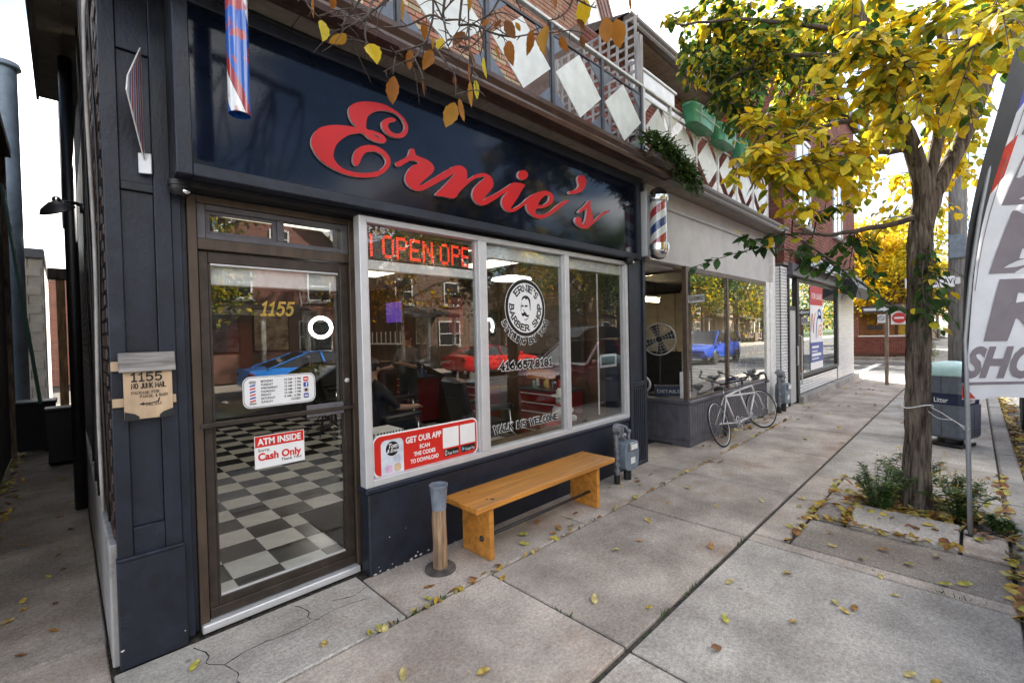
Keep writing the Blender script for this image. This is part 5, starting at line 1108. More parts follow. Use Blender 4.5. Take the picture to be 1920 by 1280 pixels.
def patch(name, m, pts, off=.003, sub=5):
    b = MB(); n = len(pts)
    # quad patches, finely divided
    for q in range(0, n, 4):
        A,B,C_,D = [Vector(p) for p in pts[q:q+4]]; vs = []
        for i in range(sub+1):
            for j in range(sub+1):
                s_, r_ = i/sub, j/sub; p = A.lerp(B,s_).lerp(D.lerp(C_,s_),r_); vs.append((p.x,0,p.y))
        b.add(vs, [(i*(sub+1)+j,(i+1)*(sub+1)+j,(i+1)*(sub+1)+j+1,i*(sub+1)+j+1) for i in range(sub) for j in range(sub)])
    o = b.build(name, m, t, True); onflag(o, off); return o
patch('sleeve', m_black, [(-.03,1.26),(.006,1.26),(.05,4.6),(-.12,4.6)], .018, 24)
patch('corner_red', m_fred, [(-.005,1.13),(.10,1.13),(.06,1.175),(-.005,1.24)], .005, 6)
patch('hem_band', m_fgrey, [(.0,1.235),(.8,1.265),(.8,1.285),(.0,1.26)], .004, 8)
patch('corner_blue', m_fblue, [(.5,1.262),(.8,1.20),(.8,1.262),(.55,1.262)], .005, 6)
for (z0, z1, m) in ((2.75,3.12,m_fred),(3.35,3.75,m_fblue),(3.9,4.2,m_fred)): patch('edge_stripe', m, [(.03,z0+.0),(.09,z0+.15),(.10,z1+.1),(.035,z1)], .005, 6)
patch('piping', m_fgrey, [(.04,2.0),(.045,2.0),(.125,4.4),(.118,4.4)], .0055, 12)
def flag_text(txt, u, z, h, w, sh=.12):
    o = text_mb(txt, h, (u,z), m_fgrey, t, name='letter', y=0, width=w, bold=.045, shear=sh)
    bm = bmesh.new(); bm.from_mesh(o.data); bmesh.ops.triangulate(bm, faces=bm.faces[:]); bmesh.ops.subdivide_edges(bm, edges=[e for e in bm.edges if e.calc_length() > .07], cuts=2); bm.to_mesh(o.data); bm.free(); onflag(o, .006); return o
for i, ch in enumerate('BARBER'): flag_text(ch, .10, 1.62+(5-i)*.54, .64, .52)
flag_text('SHOP', .0, 1.31, .33, .62, .3)
t2 = thing('tie_tape', 'white tape tied from the tree trunk to the flag pole', 'tape', (0,0,0))
b = MB(); b.tube(smoothline([(5.72,.31,.98),(5.6,.22,.95),(5.45,.16,.93),(5.28,.08,.90),(5.17,.03,.89)],4), .004, 6); b.tube(smoothline([(5.72,.33,.96),(5.55,.23,.90),(5.4,.12,.91),(5.19,.05,.87)],4), .003, 6); b.build('strand', m_vw, t2, True)
b = MB(); pts = [(5.69+.112*math.cos(a), .375+.112*math.sin(a), .98+.02*math.sin(a*2)) for a in [2*math.pi*i/20 for i in range(20)]]; b.tube(pts, .005, 6, closed=True); b.build('loop', m_vw, t2, True)

# ------------------------------------------------------------------ tandem bicycle
m_bike = mat('off white bicycle paint', (.52,.50,.48), .35, var=.06, coat=.3); m_tyre = mat('tyre rubber', (.02,.02,.02), .8); m_steel = mat('bright steel', (.5,.5,.5), .3, metal=.9)
t = thing('tandem_bicycle', 'white tandem road bicycle leaning on the slate shop base', 'bicycle', (6.88,2.56,0))
t.rotation_euler = (R_(-15.5), 0, R_(-1))
def V3(s, h, d=0.): return (s, d, h)
def BT(name, m, segs, r=.016, n=8):
    b = MB()
    for p, q in segs: b.tube([p, q], r, n)
    return b.build(name, m, t, True)
def wheel(s, steer=0.):
    e = MB(); R0 = .325; n = 36
    e.tube([(R0*math.cos(2*math.pi*i/n),0,R0*math.sin(2*math.pi*i/n)) for i in range(n)], .013, 8, closed=True); w = e.build('wheel', m_tyre, t, True); w.location = (s,0,.338); w.rotation_euler = (0,0,steer)
    e = MB(); e.tube([((R0-.02)*math.cos(2*math.pi*i/n),0,(R0-.02)*math.sin(2*math.pi*i/n)) for i in range(n)], .0085, 6, closed=True); e.build('rim', m_steel, w, True)
    e = MB(); e.cyl((0,-.04,0),(0,.04,0),.016,10)
    e.build('hub', m_steel, w, True)
    e = MB()
    for i in range(28):
        a = 2*math.pi*i/28; o_ = .03*(1 if i % 2 else -1); aa = a+(.35 if (i//2) % 2 else -.35); e.tube([(.016*math.cos(aa),o_,.016*math.sin(aa)),((R0-.02)*math.cos(a),0,(R0-.02)*math.sin(a))], .0014, 4, cap=False)
    e.build('spokes', m_steel, w)['kind'] = 'stuff'
    return w
wheel(0.); wheel(1.80, R_(-24))
rb, fb, rs, fs, hd, hb, fh = V3(.58,.27), V3(1.17,.27), V3(.46,.70), V3(1.06,.74), V3(1.66,.76), V3(1.695,.63), V3(1.80,.338)
BT('frame', m_bike, [(rb,fb),(rb,rs),(fb,fs),(rs,fs),(fs,hd),(hd,hb),(hb,fb),(hb,rs)], .0165)
BT('chain_stay', m_bike, [(V3(0,.338,-.06),V3(.58,.27,-.03)),(V3(0,.338,.06),V3(.58,.27,.03)),(V3(0,.338,-.06),V3(.46,.69,-.02)),(V3(0,.338,.06),V3(.46,.69,.02))], .0095)
b = MB()
for d in (-.05,.05): b.tube([V3(1.70,.62,d*.5),V3(1.715,.55,d),V3(1.75,.42,d),fh[:1]+(d,)+fh[2:]], .011, 8)
b.build('fork', m_bike, t, True)
for (p, q) in ((rs,V3(.435,.80)),(fs,V3(1.03,.90))): BT('seat_post', m_steel, [(p,q)], .012)
def saddle(s, h, m):
    b = MB(); pts = smoothpoly([(-.14,-.075),(-.15,0),(-.14,.075),(-.05,.06),(.04,.025),(.13,.018),(.14,0),(.13,-.018),(.04,-.025),(-.05,-.06)],2)
    n = len(pts); b.add([(s+x,y,h-.04) for x,y in pts]+[(s+x,y*1.0,h-.012) for x,y in pts]+[(s+x*.93,y*.75,h+.012-.02*x) for x,y in pts], [(i,(i+1)%n,n+(i+1)%n,n+i) for i in range(n)]+[(n+i,n+(i+1)%n,2*n+(i+1)%n,2*n+i) for i in range(n)]+[tuple(range(2*n,3*n)),tuple(range(n-1,-1,-1))]); b.build('saddle', m, t, True, autosmooth=True)
saddle(.44,.85,m_tyre); saddle(1.03,.955,mat('navy saddle', (.02,.025,.06), .5))
BT('stem', m_steel, [(hd,V3(1.64,.90)),(V3(1.64,.90),V3(1.73,.92)),(V3(1.03,.80),V3(.90,.89))], .012)
b = MB(); b.tube([V3(1.73,.92,-.2),V3(1.73,.92,.2)], .013, 8)
for d in (-.2,.2): b.tube(smoothline([V3(1.73,.92,d),V3(1.80,.925,d*1.02),V3(1.85,.90,d*1.03),V3(1.86,.84,d*1.04),V3(1.82,.79,d*1.05),V3(1.74,.77,d*1.06)],3), .015, 8)
b.build('handlebar', m_tyre, t, True)
b = MB()
for d in (-.19,.19): b.tube(smoothline([V3(1.86,.91,d),V3(1.90,.95,d),V3(1.91,.90,d),V3(1.885,.80,d)],3), .008, 6)
b.build('brake_lever', m_steel, t, True)
b = MB(); b.tube([V3(.90,.89,-.2),V3(.90,.89,.2)], .012, 8)
for d in (-.2,.2): b.tube(smoothline([V3(.90,.89,d),V3(.98,.92,d*1.1),V3(1.0,.97,d*1.1),V3(.92,1.0,d*1.05)],3), .014, 8)
b.build('stoker_handlebar', m_tyre, t, True)
for (s, r_, nm) in ((.58,.095,'chainring'),(1.17,.075,'chainring')):
    b = MB(); n = 28; b.tube([(s+r_*math.cos(2*math.pi*i/n),-.055,.27+r_*math.sin(2*math.pi*i/n)) for i in range(n)], .006, 6, closed=True)
    for i in range(5): a = 2*math.pi*i/5; b.tube([(s,-.055,.27),(s+r_*math.cos(a),-.055,.27+r_*math.sin(a))], .006, 6)
    b.build(nm, m_steel, t, True)
    b = MB(); b.tube([(s,-.07,.27),(s+.16,-.075,.235)], .009, 6); b.tube([(s,.06,.27),(s-.16,.07,.305)], .009, 6); b.build('crank', m_steel, t, True)
    b = MB(); b.bbox(s+.11,s+.20,-.16,-.08,.225,.245,.005); b.bbox(s-.20,s-.11,.08,.16,.295,.315,.005); b.build('pedal', m_tyre, t)
b = MB(); b.tube([(.0,-.05,.37),(.58,-.055,.365)], .004, 4); b.tube([(.0,-.05,.305),(.58,-.055,.175)], .004, 4); b.build('chain', m_tyre, t)
# a bent wheel and inner tube lying behind it
b = MB(); n = 26; b.tube([(7.62+.17*math.cos(2*math.pi*i/n), 2.80+.05*math.cos(2*math.pi*i/n)+.04, .20+.19*math.sin(2*math.pi*i/n)) for i in range(n)], .028, 8, closed=True)
tt = thing('inner_tube', 'loose black tyre propped on the slate base behind the bicycle', 'tyre', (0,0,0)); b.build('ring', m_tyre, tt, True)

# wear on the bench: plugs, a knot and scraped edges
bn = bpy.data.objects['bench']; m_scr = mat('scraped wood', (.50,.36,.20), .8, var=.2, scale=30)
for x in (-.652,.757):
    for y in (-.1,.12): MB().lathe([(.011,0),(.011,.001),(0,.001)], (x,y,.4602), 10).build('screw_plug', mat('dark plug', (.12,.05,.015), .6), bn)
MB().lathe([(.02,0),(.014,.0012),(0,.0012)], (-.62,-.13,.4602), 10).build('knot', MATS['dark plug'], bn)
for k in range(16):
    x, L_ = rnd.uniform(-.8,.85), rnd.uniform(.02,.12); y = -.2025 if k < 9 else rnd.uniform(-.17,.05); b = MB(); n = 5; vs = []
    for i in range(n+1): w = .0035*math.sin(math.pi*i/n)+.0006; vs += [(x+L_*i/n, y-w+.0, .4607), (x+L_*i/n, y+w*rnd.uniform(.4,1.4), .4607)]
    b.add(vs, [(2*i,2*i+2,2*i+3,2*i+1) for i in range(n)]); b.build('scratch', m_scr, bn)
# ------------------------------------------------------------------ inside the barber shop
m_iw = mat('interior grey wall', (.085,.083,.08), .8, var=.06); m_iwood = mat('interior brown panelling', (.085,.045,.022), .55, var=.3, scale=4, stretch=(1,1,.3))
m_ceil = mat('ceiling tile', (.28,.27,.25), .9, var=.04); m_blackfl = mat('black vinyl tile', (.012,.012,.012), .25, var=.3, scale=10, rand=.2); m_whitefl = mat('white vinyl tile', (.74,.74,.72), .25, var=.06, scale=8, rand=.06)
room = thing('barber_room', 'barber shop interior with checkered floor seen through the glass', 'room', (0,0,0))
def IP(name, m, fn, parent=None, smooth=False): b = MB(); fn(b); return b.build(name, m, parent or room, smooth)
IP('rear_wall', m_iw, lambda b: b.box(.45,5.2,11.0,11.1,0,2.9)); IP('left_lining', m_iw, lambda b: b.box(.451,.47,3.36,11,0,2.9)); IP('right_lining', m_iwood, lambda b: b.box(5.18,5.199,3.36,11,0,2.9))
IP('ceiling', m_ceil, lambda b: b.box(.45,5.2,3.41,11.1,2.80,2.86))
IP('stall_riser', m_dark, lambda b: b.box(1.61,5.05,3.20,3.26,.02,.64)); IP('window_ledge', m_iwood, lambda b: b.box(1.61,5.05,3.2,3.42,.641,.66))
fl = IP('floor', m_blackfl, lambda b: b.box(.46,5.19,3.34,11.0,-.02,.045))
sq = .3048; tb = MB().bbox(0,sq-.002,0,sq-.002,0,.006,.001).mesh('tile', m_blackfl); tw = MB().bbox(0,sq-.002,0,sq-.002,0,.006,.001).mesh('tile', m_whitefl)
cells = []
for i in range(-2, 14):
    for j in range(-5, 20):
        x, y = 1.11+i*sq, 3.975+(j)*sq
        if x < .46 or x+sq > 5.18 or y < 3.36 or y+sq > 10.9: continue
        cells.append((math.hypot(x-.9, y-3.4), x, y, (i+j) % 2))
cells.sort(); rb_, rw_ = MB(), MB()
for k, (_, x, y, c) in enumerate(cells):
    # tile right of x=1.11 and nearer than y=3.975 is black
    w = c == 0
    if k < 300: o = link('tile', tw if w else tb, fl); o.location = (x, y, .0455)
    else: (rw_ if w else rb_).box(x, x+sq-.002, y, y+sq-.002, .0455, .0515)
if rw_.f: rw_.build('tiles_beyond', m_whitefl, fl)['kind'] = 'stuff'; rb_.build('tiles_beyond', m_blackfl, fl)['kind'] = 'stuff'
b = MB(); b.bbox(1.55,2.6,3.5,4.55,.052,.062,.004); tag(b.build('floor_mat', mat('rubber mat', (.018,.018,.018), .85, var=.2, scale=60)), 'black rubber mat just inside the barber shop door', 'mat')
# ceiling light panels
m_panel = mat('light panel', (.9,.86,.7), .5, emit=(1,.86,.62), estr=.7)
for (x, y, w, d) in ((1.0,4.0,.9,.5),(2.6,4.4,1.1,.35),(1.0,6.2,.6,1.1),(3.4,6.4,.6,1.1),(1.1,8.8,.6,1.1),(3.4,9.2,.6,1.1),(4.4,4.6,.5,1.0)):
    t = thing('ceiling_light', {4.0:'ceiling light panel nearest the door transom',4.4:'ceiling light panel behind the LED sign',6.2:'second ceiling light panel past the door',6.4:'ceiling light panel over the middle chair',8.8:'farthest ceiling light panel past the door',9.2:'ceiling light panel near the rear wall',4.6:'ceiling light panel over the red tool chest'}[y], 'ceiling light', (x,y,2.80), group='lit ceiling panels in the barber shop')
    MB().bbox(0,w,0,d,-.012,-.001,.003).build('diffuser', m_panel, t); MB().add([],[]); b = MB(); b.bbox(-.03,w+.03,-.03,-.001,-.02,-.001,.003); b.bbox(-.03,w+.03,d+.001,d+.03,-.02,-.001,.003); b.build('frame', m_white, t)
# ring light
t = thing('ring_light', 'glowing white ring light on a stand behind the glass door', 'ring light', (3.20,8.0,.05))
b = MB(); n = 32; b.tube([(.17*math.cos(2*math.pi*i/n),0,1.86+.17*math.sin(2*math.pi*i/n)) for i in range(n)], .028, 8, closed=True); o = b.build('ring', mat('ring tube', (.9,.9,.9), .4, emit=(1,.97,.95), estr=3), t, True); o.rotation_euler = (0,0,R_(-20))
b = MB(); b.cyl((0,.03,.02),(0,.03,1.62),.012,8)
for k in range(3): a = 2*math.pi*k/3; b.tube([(0,.03,.35),(.35*math.cos(a),.03+.35*math.sin(a),.01)], .01, 6)
b.build('stand', m_dark, t)
# tool chests and counter along the wall
m_chest = mat('red tool chest', (.22,.012,.010), .3, var=.1, coat=.4); m_steelk = mat('dark steel top', (.05,.05,.05), .4)
def chest(y, label, w=.82, n=6):
    t = thing('tool_chest', label, 'tool chest', (4.72,y,.055), group='red tool chests along the wall')
    MB().bbox(.02,.44,0,w,.06,.86,.006).build('case', m_chest, t); MB().bbox(-.01,.45,-.01,w+.01,.861,.895,.004).build('top', m_steelk, t)
    for k in range(n):
        z = .08+k*.128; d = MB().bbox(-.002,.019,.02,w-.02,z,z+.118,.004).build('drawer', m_chest, t); MB().bbox(-.02,-.0025,.05,w-.05,z+.095,z+.108,.003).build('handle', m_alu, d)
    for (cx_, cy_) in ((.06,.08),(.4,.08),(.06,w-.08),(.4,w-.08)): MB().lathe([(.03,-.015),(.03,.015),(0,.015)], (cx_,cy_,.03), 10, 'Y').build('caster', m_black, t)
chest(3.85, 'dark red tool chest behind the walk ins welcome lettering'); chest(5.55, 'dark red tool chest behind the first window'); chest(7.3, 'red tool chest deepest in the barber shop')
def bottles(x, y0, y1, z, n, label):
    for k in range(n):
        t = thing('bottle', label, 'bottle', (x+rnd.uniform(-.12,.12), y0+(y1-y0)*(k+.5)/n, z), group=label)
        r = rnd.uniform(.022,.035); h = rnd.uniform(.1,.2); c = rnd.choice([(.6,.6,.58),(.5,.06,.04),(.05,.12,.3),(.03,.03,.03),(.5,.4,.1),(.15,.35,.3)])
        MB().lathe([(r,0),(r,h*.7),(r*.4,h*.82),(0,h*.82)], (0,0,0), 10).build('body', mat('bottle %.2f%.2f' % c[:2], c, .3), t, True, autosmooth=True); MB().lathe([(r*.4,h*.83),(r*.45,h),(0,h)], (0,0,0), 8).build('cap', m_black if c[0] > .1 else m_white, t)
bottles(4.9,3.9,4.6,.951,8,'small product bottle on the near tool chest'); bottles(4.9,5.6,6.3,.951,8,'small product bottle on the middle tool chest'); bottles(4.9,7.35,8.05,.951,7,'small product bottle on the far tool chest')
# wall mirrors
m_mirror = mat('mirror', (.8,.82,.82), .03, var=.01, metal=1.)
for k, y in enumerate((3.8,5.5,7.25)):
    t = thing('wall_mirror', ('framed wall mirror above the near tool chest','framed wall mirror above the middle tool chest','framed wall mirror above the far tool chest')[k], 'mirror', (5.175,y,1.15), group='mirrors along the barber shop wall')
    MB().box(-.006,0,.05,.85,.05,.95).build('glass', m_mirror, t); b = MB(); b.bbox(-.03,0,0,.049,0,1.0,.004); b.bbox(-.03,0,.851,.9,0,1.0,.004); b.bbox(-.03,0,.05,.85,0,.049,.004); b.bbox(-.03,0,.05,.85,.951,1.0,.004); b.build('frame', m_iwood, t)
# pictures, posters, screen
def picture(loc, w, h, c, label, wall='R', emit=0.):
    t = thing('wall_picture', label, 'picture', loc, {'R':R_(-90),'B':0,'L':R_(90)}[wall])
    MB().bbox(-w/2,w/2,-.02,0,0,h,.004).build('frame', m_dark, t)
    MB().box(-w/2+.03,w/2-.03,-.024,-.0205,.03,h-.03).build('print', mat('print %s' % label[:24], c, .5, var=.5, scale=5, col2=tuple(x*.15 for x in c), **({'emit':c,'estr':emit} if emit else {})), t)
picture((5.175,8.9,2.0), .7, .5, (.16,.07,.45), 'glowing purple screen high on the wall behind the first window', 'R', .12)
picture((5.175,6.7,1.7), .5, .75, (.5,.08,.08), 'red banner picture between the wall mirrors', 'R'); picture((5.175,5.05,1.9), .4, .5, (.35,.38,.42), 'small grey photograph above the middle tool chest', 'R')
for k, (x, c) in enumerate(((1.3,(.3,.32,.35)),(2.3,(.12,.14,.2)),(3.3,(.35,.3,.22)),(4.3,(.2,.22,.24)))): picture((x,10.99,1.45), .75, .95, c, ('pale framed print on the rear wall past the door','dark framed print on the rear wall','tan framed print on the rear wall','grey framed print at the rear wall corner')[k], 'B')
picture((.48,6.4,1.0), .5, .8, (.55,.56,.55), 'white sheet of small round badges inside the door', 'L')
picture((.48,8.2,1.3), .9, .8, (.2,.2,.22), 'dark framed poster on the left interior wall', 'L')
# barber chairs
m_leather = mat('black leather', (.018,.017,.017), .35, var=.2, scale=12)
def barber_chair(loc, rz, label):
    t = thing('barber_chair', label, 'barber chair', loc, rz, 'black barber chairs')
    MB().lathe([(.3,0),(.3,.02),(.26,.05),(.08,.07),(.06,.3),(.06,.4),(.12,.42),(0,.42)], (0,0,0), 22).build('base', m_chrome, t, True, autosmooth=True)
    MB().bbox(-.26,.26,-.28,.26,.42,.56,.04).build('seat', m_leather, t)
    b = MB(); b.bbox(-.26,.26,-.06,.06,0,.62,.04); o = b.build('backrest', m_leather, t); o.location = (0,.28,.54); o.rotation_euler = (R_(-14),0,0)
    b = MB(); b.bbox(-.13,.13,-.05,.05,0,.2,.03); h = b.build('headrest', m_leather, t); h.location = (0,.45,1.17); h.rotation_euler = (R_(-8),0,0)
    for s_ in (-1,1):
        MB().bbox(s_*.31-.045,s_*.31+.045,-.27,.27,.72,.79,.02).build('armrest', m_leather, t); MB().tube([(s_*.31,-.22,.72),(s_*.31,-.25,.5),(s_*.27,-.1,.46)], .015, 8).build('arm_support', m_chrome, t, True)
    b = MB(); b.bbox(-.2,.2,-.72,-.55,.16,.19,.01); b.tube([(-.15,-.28,.46),(-.15,-.6,.19)], .014, 8); b.tube([(.15,-.28,.46),(.15,-.6,.19)], .014, 8); b.build('footrest', m_chrome, t)
    return t
barber_chair((2.72,4.95,.05), R_(100), 'black barber chair with a seated customer behind the first window'); barber_chair((3.55,6.35,.05), R_(95), 'empty black barber chair in the middle of the shop'); barber_chair((3.9,4.55,.05), R_(80), 'empty black barber chair beside the near tool chest'); barber_chair((3.5,8.3,.05), R_(95), 'black barber chair deepest in the shop')
# shelf, striped box, stool with plush figure, wooden drawers, hanging towels
t = thing('wall_shelf', 'white wall shelf with jars seen through the first window', 'shelf', (4.95,8.25,1.55)); MB().bbox(0,.22,0,1.5,0,.03,.004).build('board', m_white, t)
for k in range(7): MB().bbox(.02,.04,.1+k*.2,.12+k*.2,.03,.28,.002).build('rail', m_white, t)
t = thing('laundry_bin', 'striped black and white bin below the first window', 'bin', (2.02,3.75,.05))
b = MB(); b.add([(-.12,-.12,0),(.12,-.12,0),(.12,.12,0),(-.12,.12,0),(-.14,-.14,.85),(.14,-.14,.85),(.14,.14,.85),(-.14,.14,.85)], [(0,1,5,4),(1,2,6,5),(2,3,7,6),(3,0,4,7),(4,5,6,7)]); b.build('body', m_white, t)
for k in range(9): 
    f = -.105+k*.026; b = MB(); b.add([(f,-.1215,.0),(f+.012,-.1215,.0),((f+.012)*1.15,-.1415,.85),(f*1.15,-.1415,.85)], [(0,1,2,3)]); b.build('stripe', m_black, t)
t = thing('stool', 'low red stool behind the third window', 'stool', (4.32,3.56,.05)); MB().lathe([(.2,.55),(.21,.57),(.2,.6),(0,.605)], (0,0,0), 20).build('seat', mat('red lacquer', (.5,.02,.02), .35), t, True, autosmooth=True)
for k in range(4): a = R_(45+90*k); MB().tube([(.13*math.cos(a),.13*math.sin(a),.56),(.2*math.cos(a),.2*math.sin(a),0)], .015, 8).build('leg', MATS['red lacquer'], t, True)
m_plush = mat('white plush', (.66,.64,.60), .9, var=.08, scale=30, bump=.4, bscale=90)
t = thing('plush_figure', 'white plush figure in a cowboy hat on the red stool', 'plush toy', (4.32,3.55,.655))
MB().sph((0,0,.11),.115,16,10,(1.15,.9,1)).build('body', m_plush, t, True); MB().sph((-.02,-.02,.26),.075,14,10).build('head', m_plush, t, True)
MB().lathe([(.13,.31),(.125,.318),(.065,.32),(.06,.38),(.04,.40),(0,.39)], (-.02,-.02,0), 20).build('hat', m_white, t, True, autosmooth=True)
MB().tube([(.075*math.cos(a),.075*math.sin(a)-.01,.195) for a in [2*math.pi*i/16 for i in range(16)]], .018, 6, closed=True).build('scarf', m_pred, t, True)
for s_ in (-1,1): MB().sph((s_*.13,-.04,.12),.04,10,6).build('arm', m_plush, t, True); MB().sph((s_*.08,-.12,.035),.045,10,6).build('foot', m_plush, t, True)
for k in range(3): MB().sph((-.045+k*.025,-.09,.265 if k != 1 else .245),.009,8,6).build('button', m_black, t)
t = thing('drawer_box', 'small orange wooden drawer box on the wall behind the third window', 'drawers', (5.0,4.35,1.05))
for k in range(2): d = MB().bbox(0,.17,k*.22,k*.22+.21,0,.13,.004).build('drawer', m_owood, t); MB().sph((-.012,k*.22+.105,.065),.012,8,6).build('knob', m_black, d)
for k, (x, y) in enumerate(((4.66,3.78),(4.66,5.45))):
    t = thing('towel', ('white towel hanging on the near tool chest','white towel hanging on the middle tool chest')[k], 'towel', (x,y,.5)); b = MB(); vs = []
    for i in range(7):
        for j in range(6): vs.append((.02*math.sin(j*1.6)-.0,-.09+j*.035,.42-i*.07-(.02*j if i == 6 else 0)))
    b.add(vs, [(i*6+j,i*6+j+1,(i+1)*6+j+1,(i+1)*6+j) for i in range(6) for j in range(5)]); b.build('cloth', m_plush, t, True)
t = thing('pendant_lamp', 'white shallow pendant lamp behind the round logo', 'lamp', (4.1,4.15,2.42)); MB().lathe([(.26,0),(.25,.02),(.1,.05),(.03,.06),(0,.06)], (0,0,0), 24).build('shade', mat('lamp shade', (.8,.8,.78), .5, emit=(1,.95,.88), estr=.8), t, True); MB().cyl((0,0,.06),(0,0,.38),.006,6).build('cord', m_black, t)

# ------------------------------------------------------------------ people
m_skin = mat('skin', (.46,.27,.19), .55, var=.06, scale=8); m_hairc = mat('dark hair', (.02,.014,.01), .6); m_shirt = mat('dark shirt', (.02,.02,.024), .8, var=.2); m_trous = mat('dark trousers', (.025,.028,.04), .85); m_shirt2 = mat('grey shirt', (.05,.05,.055), .85)
def person(label, J, loc, rz, top, hair=True):
    """J: joint positions; one continuous skinned body, coloured by region"""
    names = ['pelvis','waist','chest','neck','head','crown','sh_l','el_l','wr_l','hd_l','sh_r','el_r','wr_r','hd_r','hip_l','kn_l','an_l','toe_l','hip_r','kn_r','an_r','toe_r']
    rad = dict(pelvis=.15,waist=.135,chest=.15,neck=.055,head=.085,crown=.075,sh_l=.07,el_l=.043,wr_l=.03,hd_l=.032,sh_r=.07,el_r=.043,wr_r=.03,hd_r=.032,hip_l=.095,kn_l=.062,an_l=.042,toe_l=.04,hip_r=.095,kn_r=.062,an_r=.042,toe_r=.04)
    ed = [('pelvis','waist'),('waist','chest'),('chest','neck'),('neck','head'),('head','crown'),('chest','sh_l'),('sh_l','el_l'),('el_l','wr_l'),('wr_l','hd_l'),('chest','sh_r'),('sh_r','el_r'),('el_r','wr_r'),('wr_r','hd_r'),('pelvis','hip_l'),('hip_l','kn_l'),('kn_l','an_l'),('an_l','toe_l'),('pelvis','hip_r'),('hip_r','kn_r'),('kn_r','an_r'),('an_r','toe_r')]
    pts = {k: Vector(J[k]) for k in names}
    vs = [pts[k] for k in names]; es = [(names.index(a), names.index(b_)) for a, b_ in ed]; rr = [rad[k] for k in names]
    for s_ in ('l','r'):            # fingers and thumb rooted in the palm
        h = pts['hd_'+s_]; w = pts['wr_'+s_]; d = (h-w).normalized(); sd = d.cross(Vector((0,0,1))); sd = sd.normalized() if sd.length > .1 else Vector((1,0,0))
        for q, ln in ((-.03,.07),(-.01,.08),(.01,.078),(.03,.06)):
            a = len(vs); vs += [h+sd*q+d*ln*.55, h+sd*q*1.1+d*ln+Vector((0,0,-.025))]; es += [(names.index('hd_'+s_), a),(a, a+1)]; rr += [.0095,.008]
        a = len(vs); vs += [h-d*.03+sd*.05*(1 if s_ == 'l' else -1)+d*.02, h+sd*.06*(1 if s_ == 'l' else -1)+d*.045]; es += [(names.index('hd_'+s_), a),(a, a+1)]; rr += [.011,.009]
    me = bpy.data.meshes.new('body'); me.from_pydata(vs, es, []); o = bpy.data.objects.new('body', me); COL.objects.link(o)
    sk = o.modifiers.new('skin','SKIN'); 
    for i, r in enumerate(rr): me.skin_vertices[0].data[i].radius = (r, r)
    me.skin_vertices[0].data[0].use_root = True
    sb = o.modifiers.new('sub','SUBSURF'); sb.levels = 2; sb.render_levels = 2
    dg = bpy.context.evaluated_depsgraph_get(); dg.update(); m2 = bpy.data.meshes.new_from_object(o.evaluated_get(dg)); bpy.data.objects.remove(o)
    m2.materials.clear()
    for m in (m_skin, top, m_trous, m_black): m2.materials.append(m)
    segs = [(pts[a], pts[b_], reg) for a, b_, reg in (('pelvis','chest',1),('chest','neck',1),('chest','sh_l',1),('chest','sh_r',1),('sh_l','el_l',1),('sh_r','el_r',1),('el_l','hd_l',0),('el_r','hd_r',0),('neck','crown',0),('pelvis','hip_l',2),('pelvis','hip_r',2),('hip_l','kn_l',2),('hip_r','kn_r',2),('kn_l','an_l',2),('kn_r','an_r',2),('an_l','toe_l',3),('an_r','toe_r',3))]
    def dist(p, a, b_): ab = b_-a; t_ = max(0, min(1, (p-a).dot(ab)/max(1e-9, ab.length_squared))); return (p-(a+ab*t_)).length
    for f in m2.polygons:
        c = Vector(f.center); f.material_index = min(segs, key=lambda s_: dist(c, s_[0], s_[1]))[2]; f.use_smooth = True
    t = thing('person', label, 'person', loc, rz); link('body', m2, t)
    hd = pts['head']; up = (pts['crown']-pts['neck']).normalized(); fw = Vector(J['face']).normalized(); sd = up.cross(fw).normalized()
    b = MB(); b.sph(hd+up*.045-fw*.018, .098, 16, 10, (1,1,.95)); b.build('hair', m_hairc, t, True)
    b = MB(); b.tube([hd+fw*.085+up*.02, hd+fw*.115-up*.02, hd+fw*.09-up*.035], [.008,.015,.01], 8); b.build('nose', m_skin, t, True)
    for s_ in (-1,1):
        b = MB(); b.sph(hd+fw*.088+sd*.033*s_+up*.02, .011, 8, 6); b.build('eye', m_hairc, t, True); b = MB(); b.sph(hd+sd*.098*s_, .026, 8, 6, (.5,.8,1)); b.build('ear', m_skin, t, True)
    b = MB(); b.tube([hd+fw*.092-up*.055+sd*.025, hd+fw*.098-up*.06, hd+fw*.092-up*.055-sd*.025], .006, 6); b.build('mouth', mat('lips', (.35,.12,.1), .5), t, True)
    return t
sit = dict(pelvis=(0,.1,.64),waist=(0,.15,.80),chest=(0,.20,1.0),neck=(0,.20,1.19),head=(0,.17,1.31),crown=(0,.18,1.40),sh_l=(.18,.19,1.08),el_l=(.29,.05,.86),wr_l=(.29,-.18,.84),hd_l=(.28,-.25,.84),sh_r=(-.18,.19,1.08),el_r=(-.29,.05,.86),wr_r=(-.29,-.18,.84),hd_r=(-.28,-.25,.84),
   hip_l=(.1,.05,.63),kn_l=(.13,-.35,.62),an_l=(.13,-.52,.25),toe_l=(.13,-.66,.23),hip_r=(-.1,.05,.63),kn_r=(-.13,-.35,.62),an_r=(-.13,-.52,.25),toe_r=(-.13,-.66,.23),face=(0,-1,.05))
person('customer in a dark shirt seated in the barber chair, arm on the armrest', sit, (2.72,4.95,.05), R_(100), m_shirt)
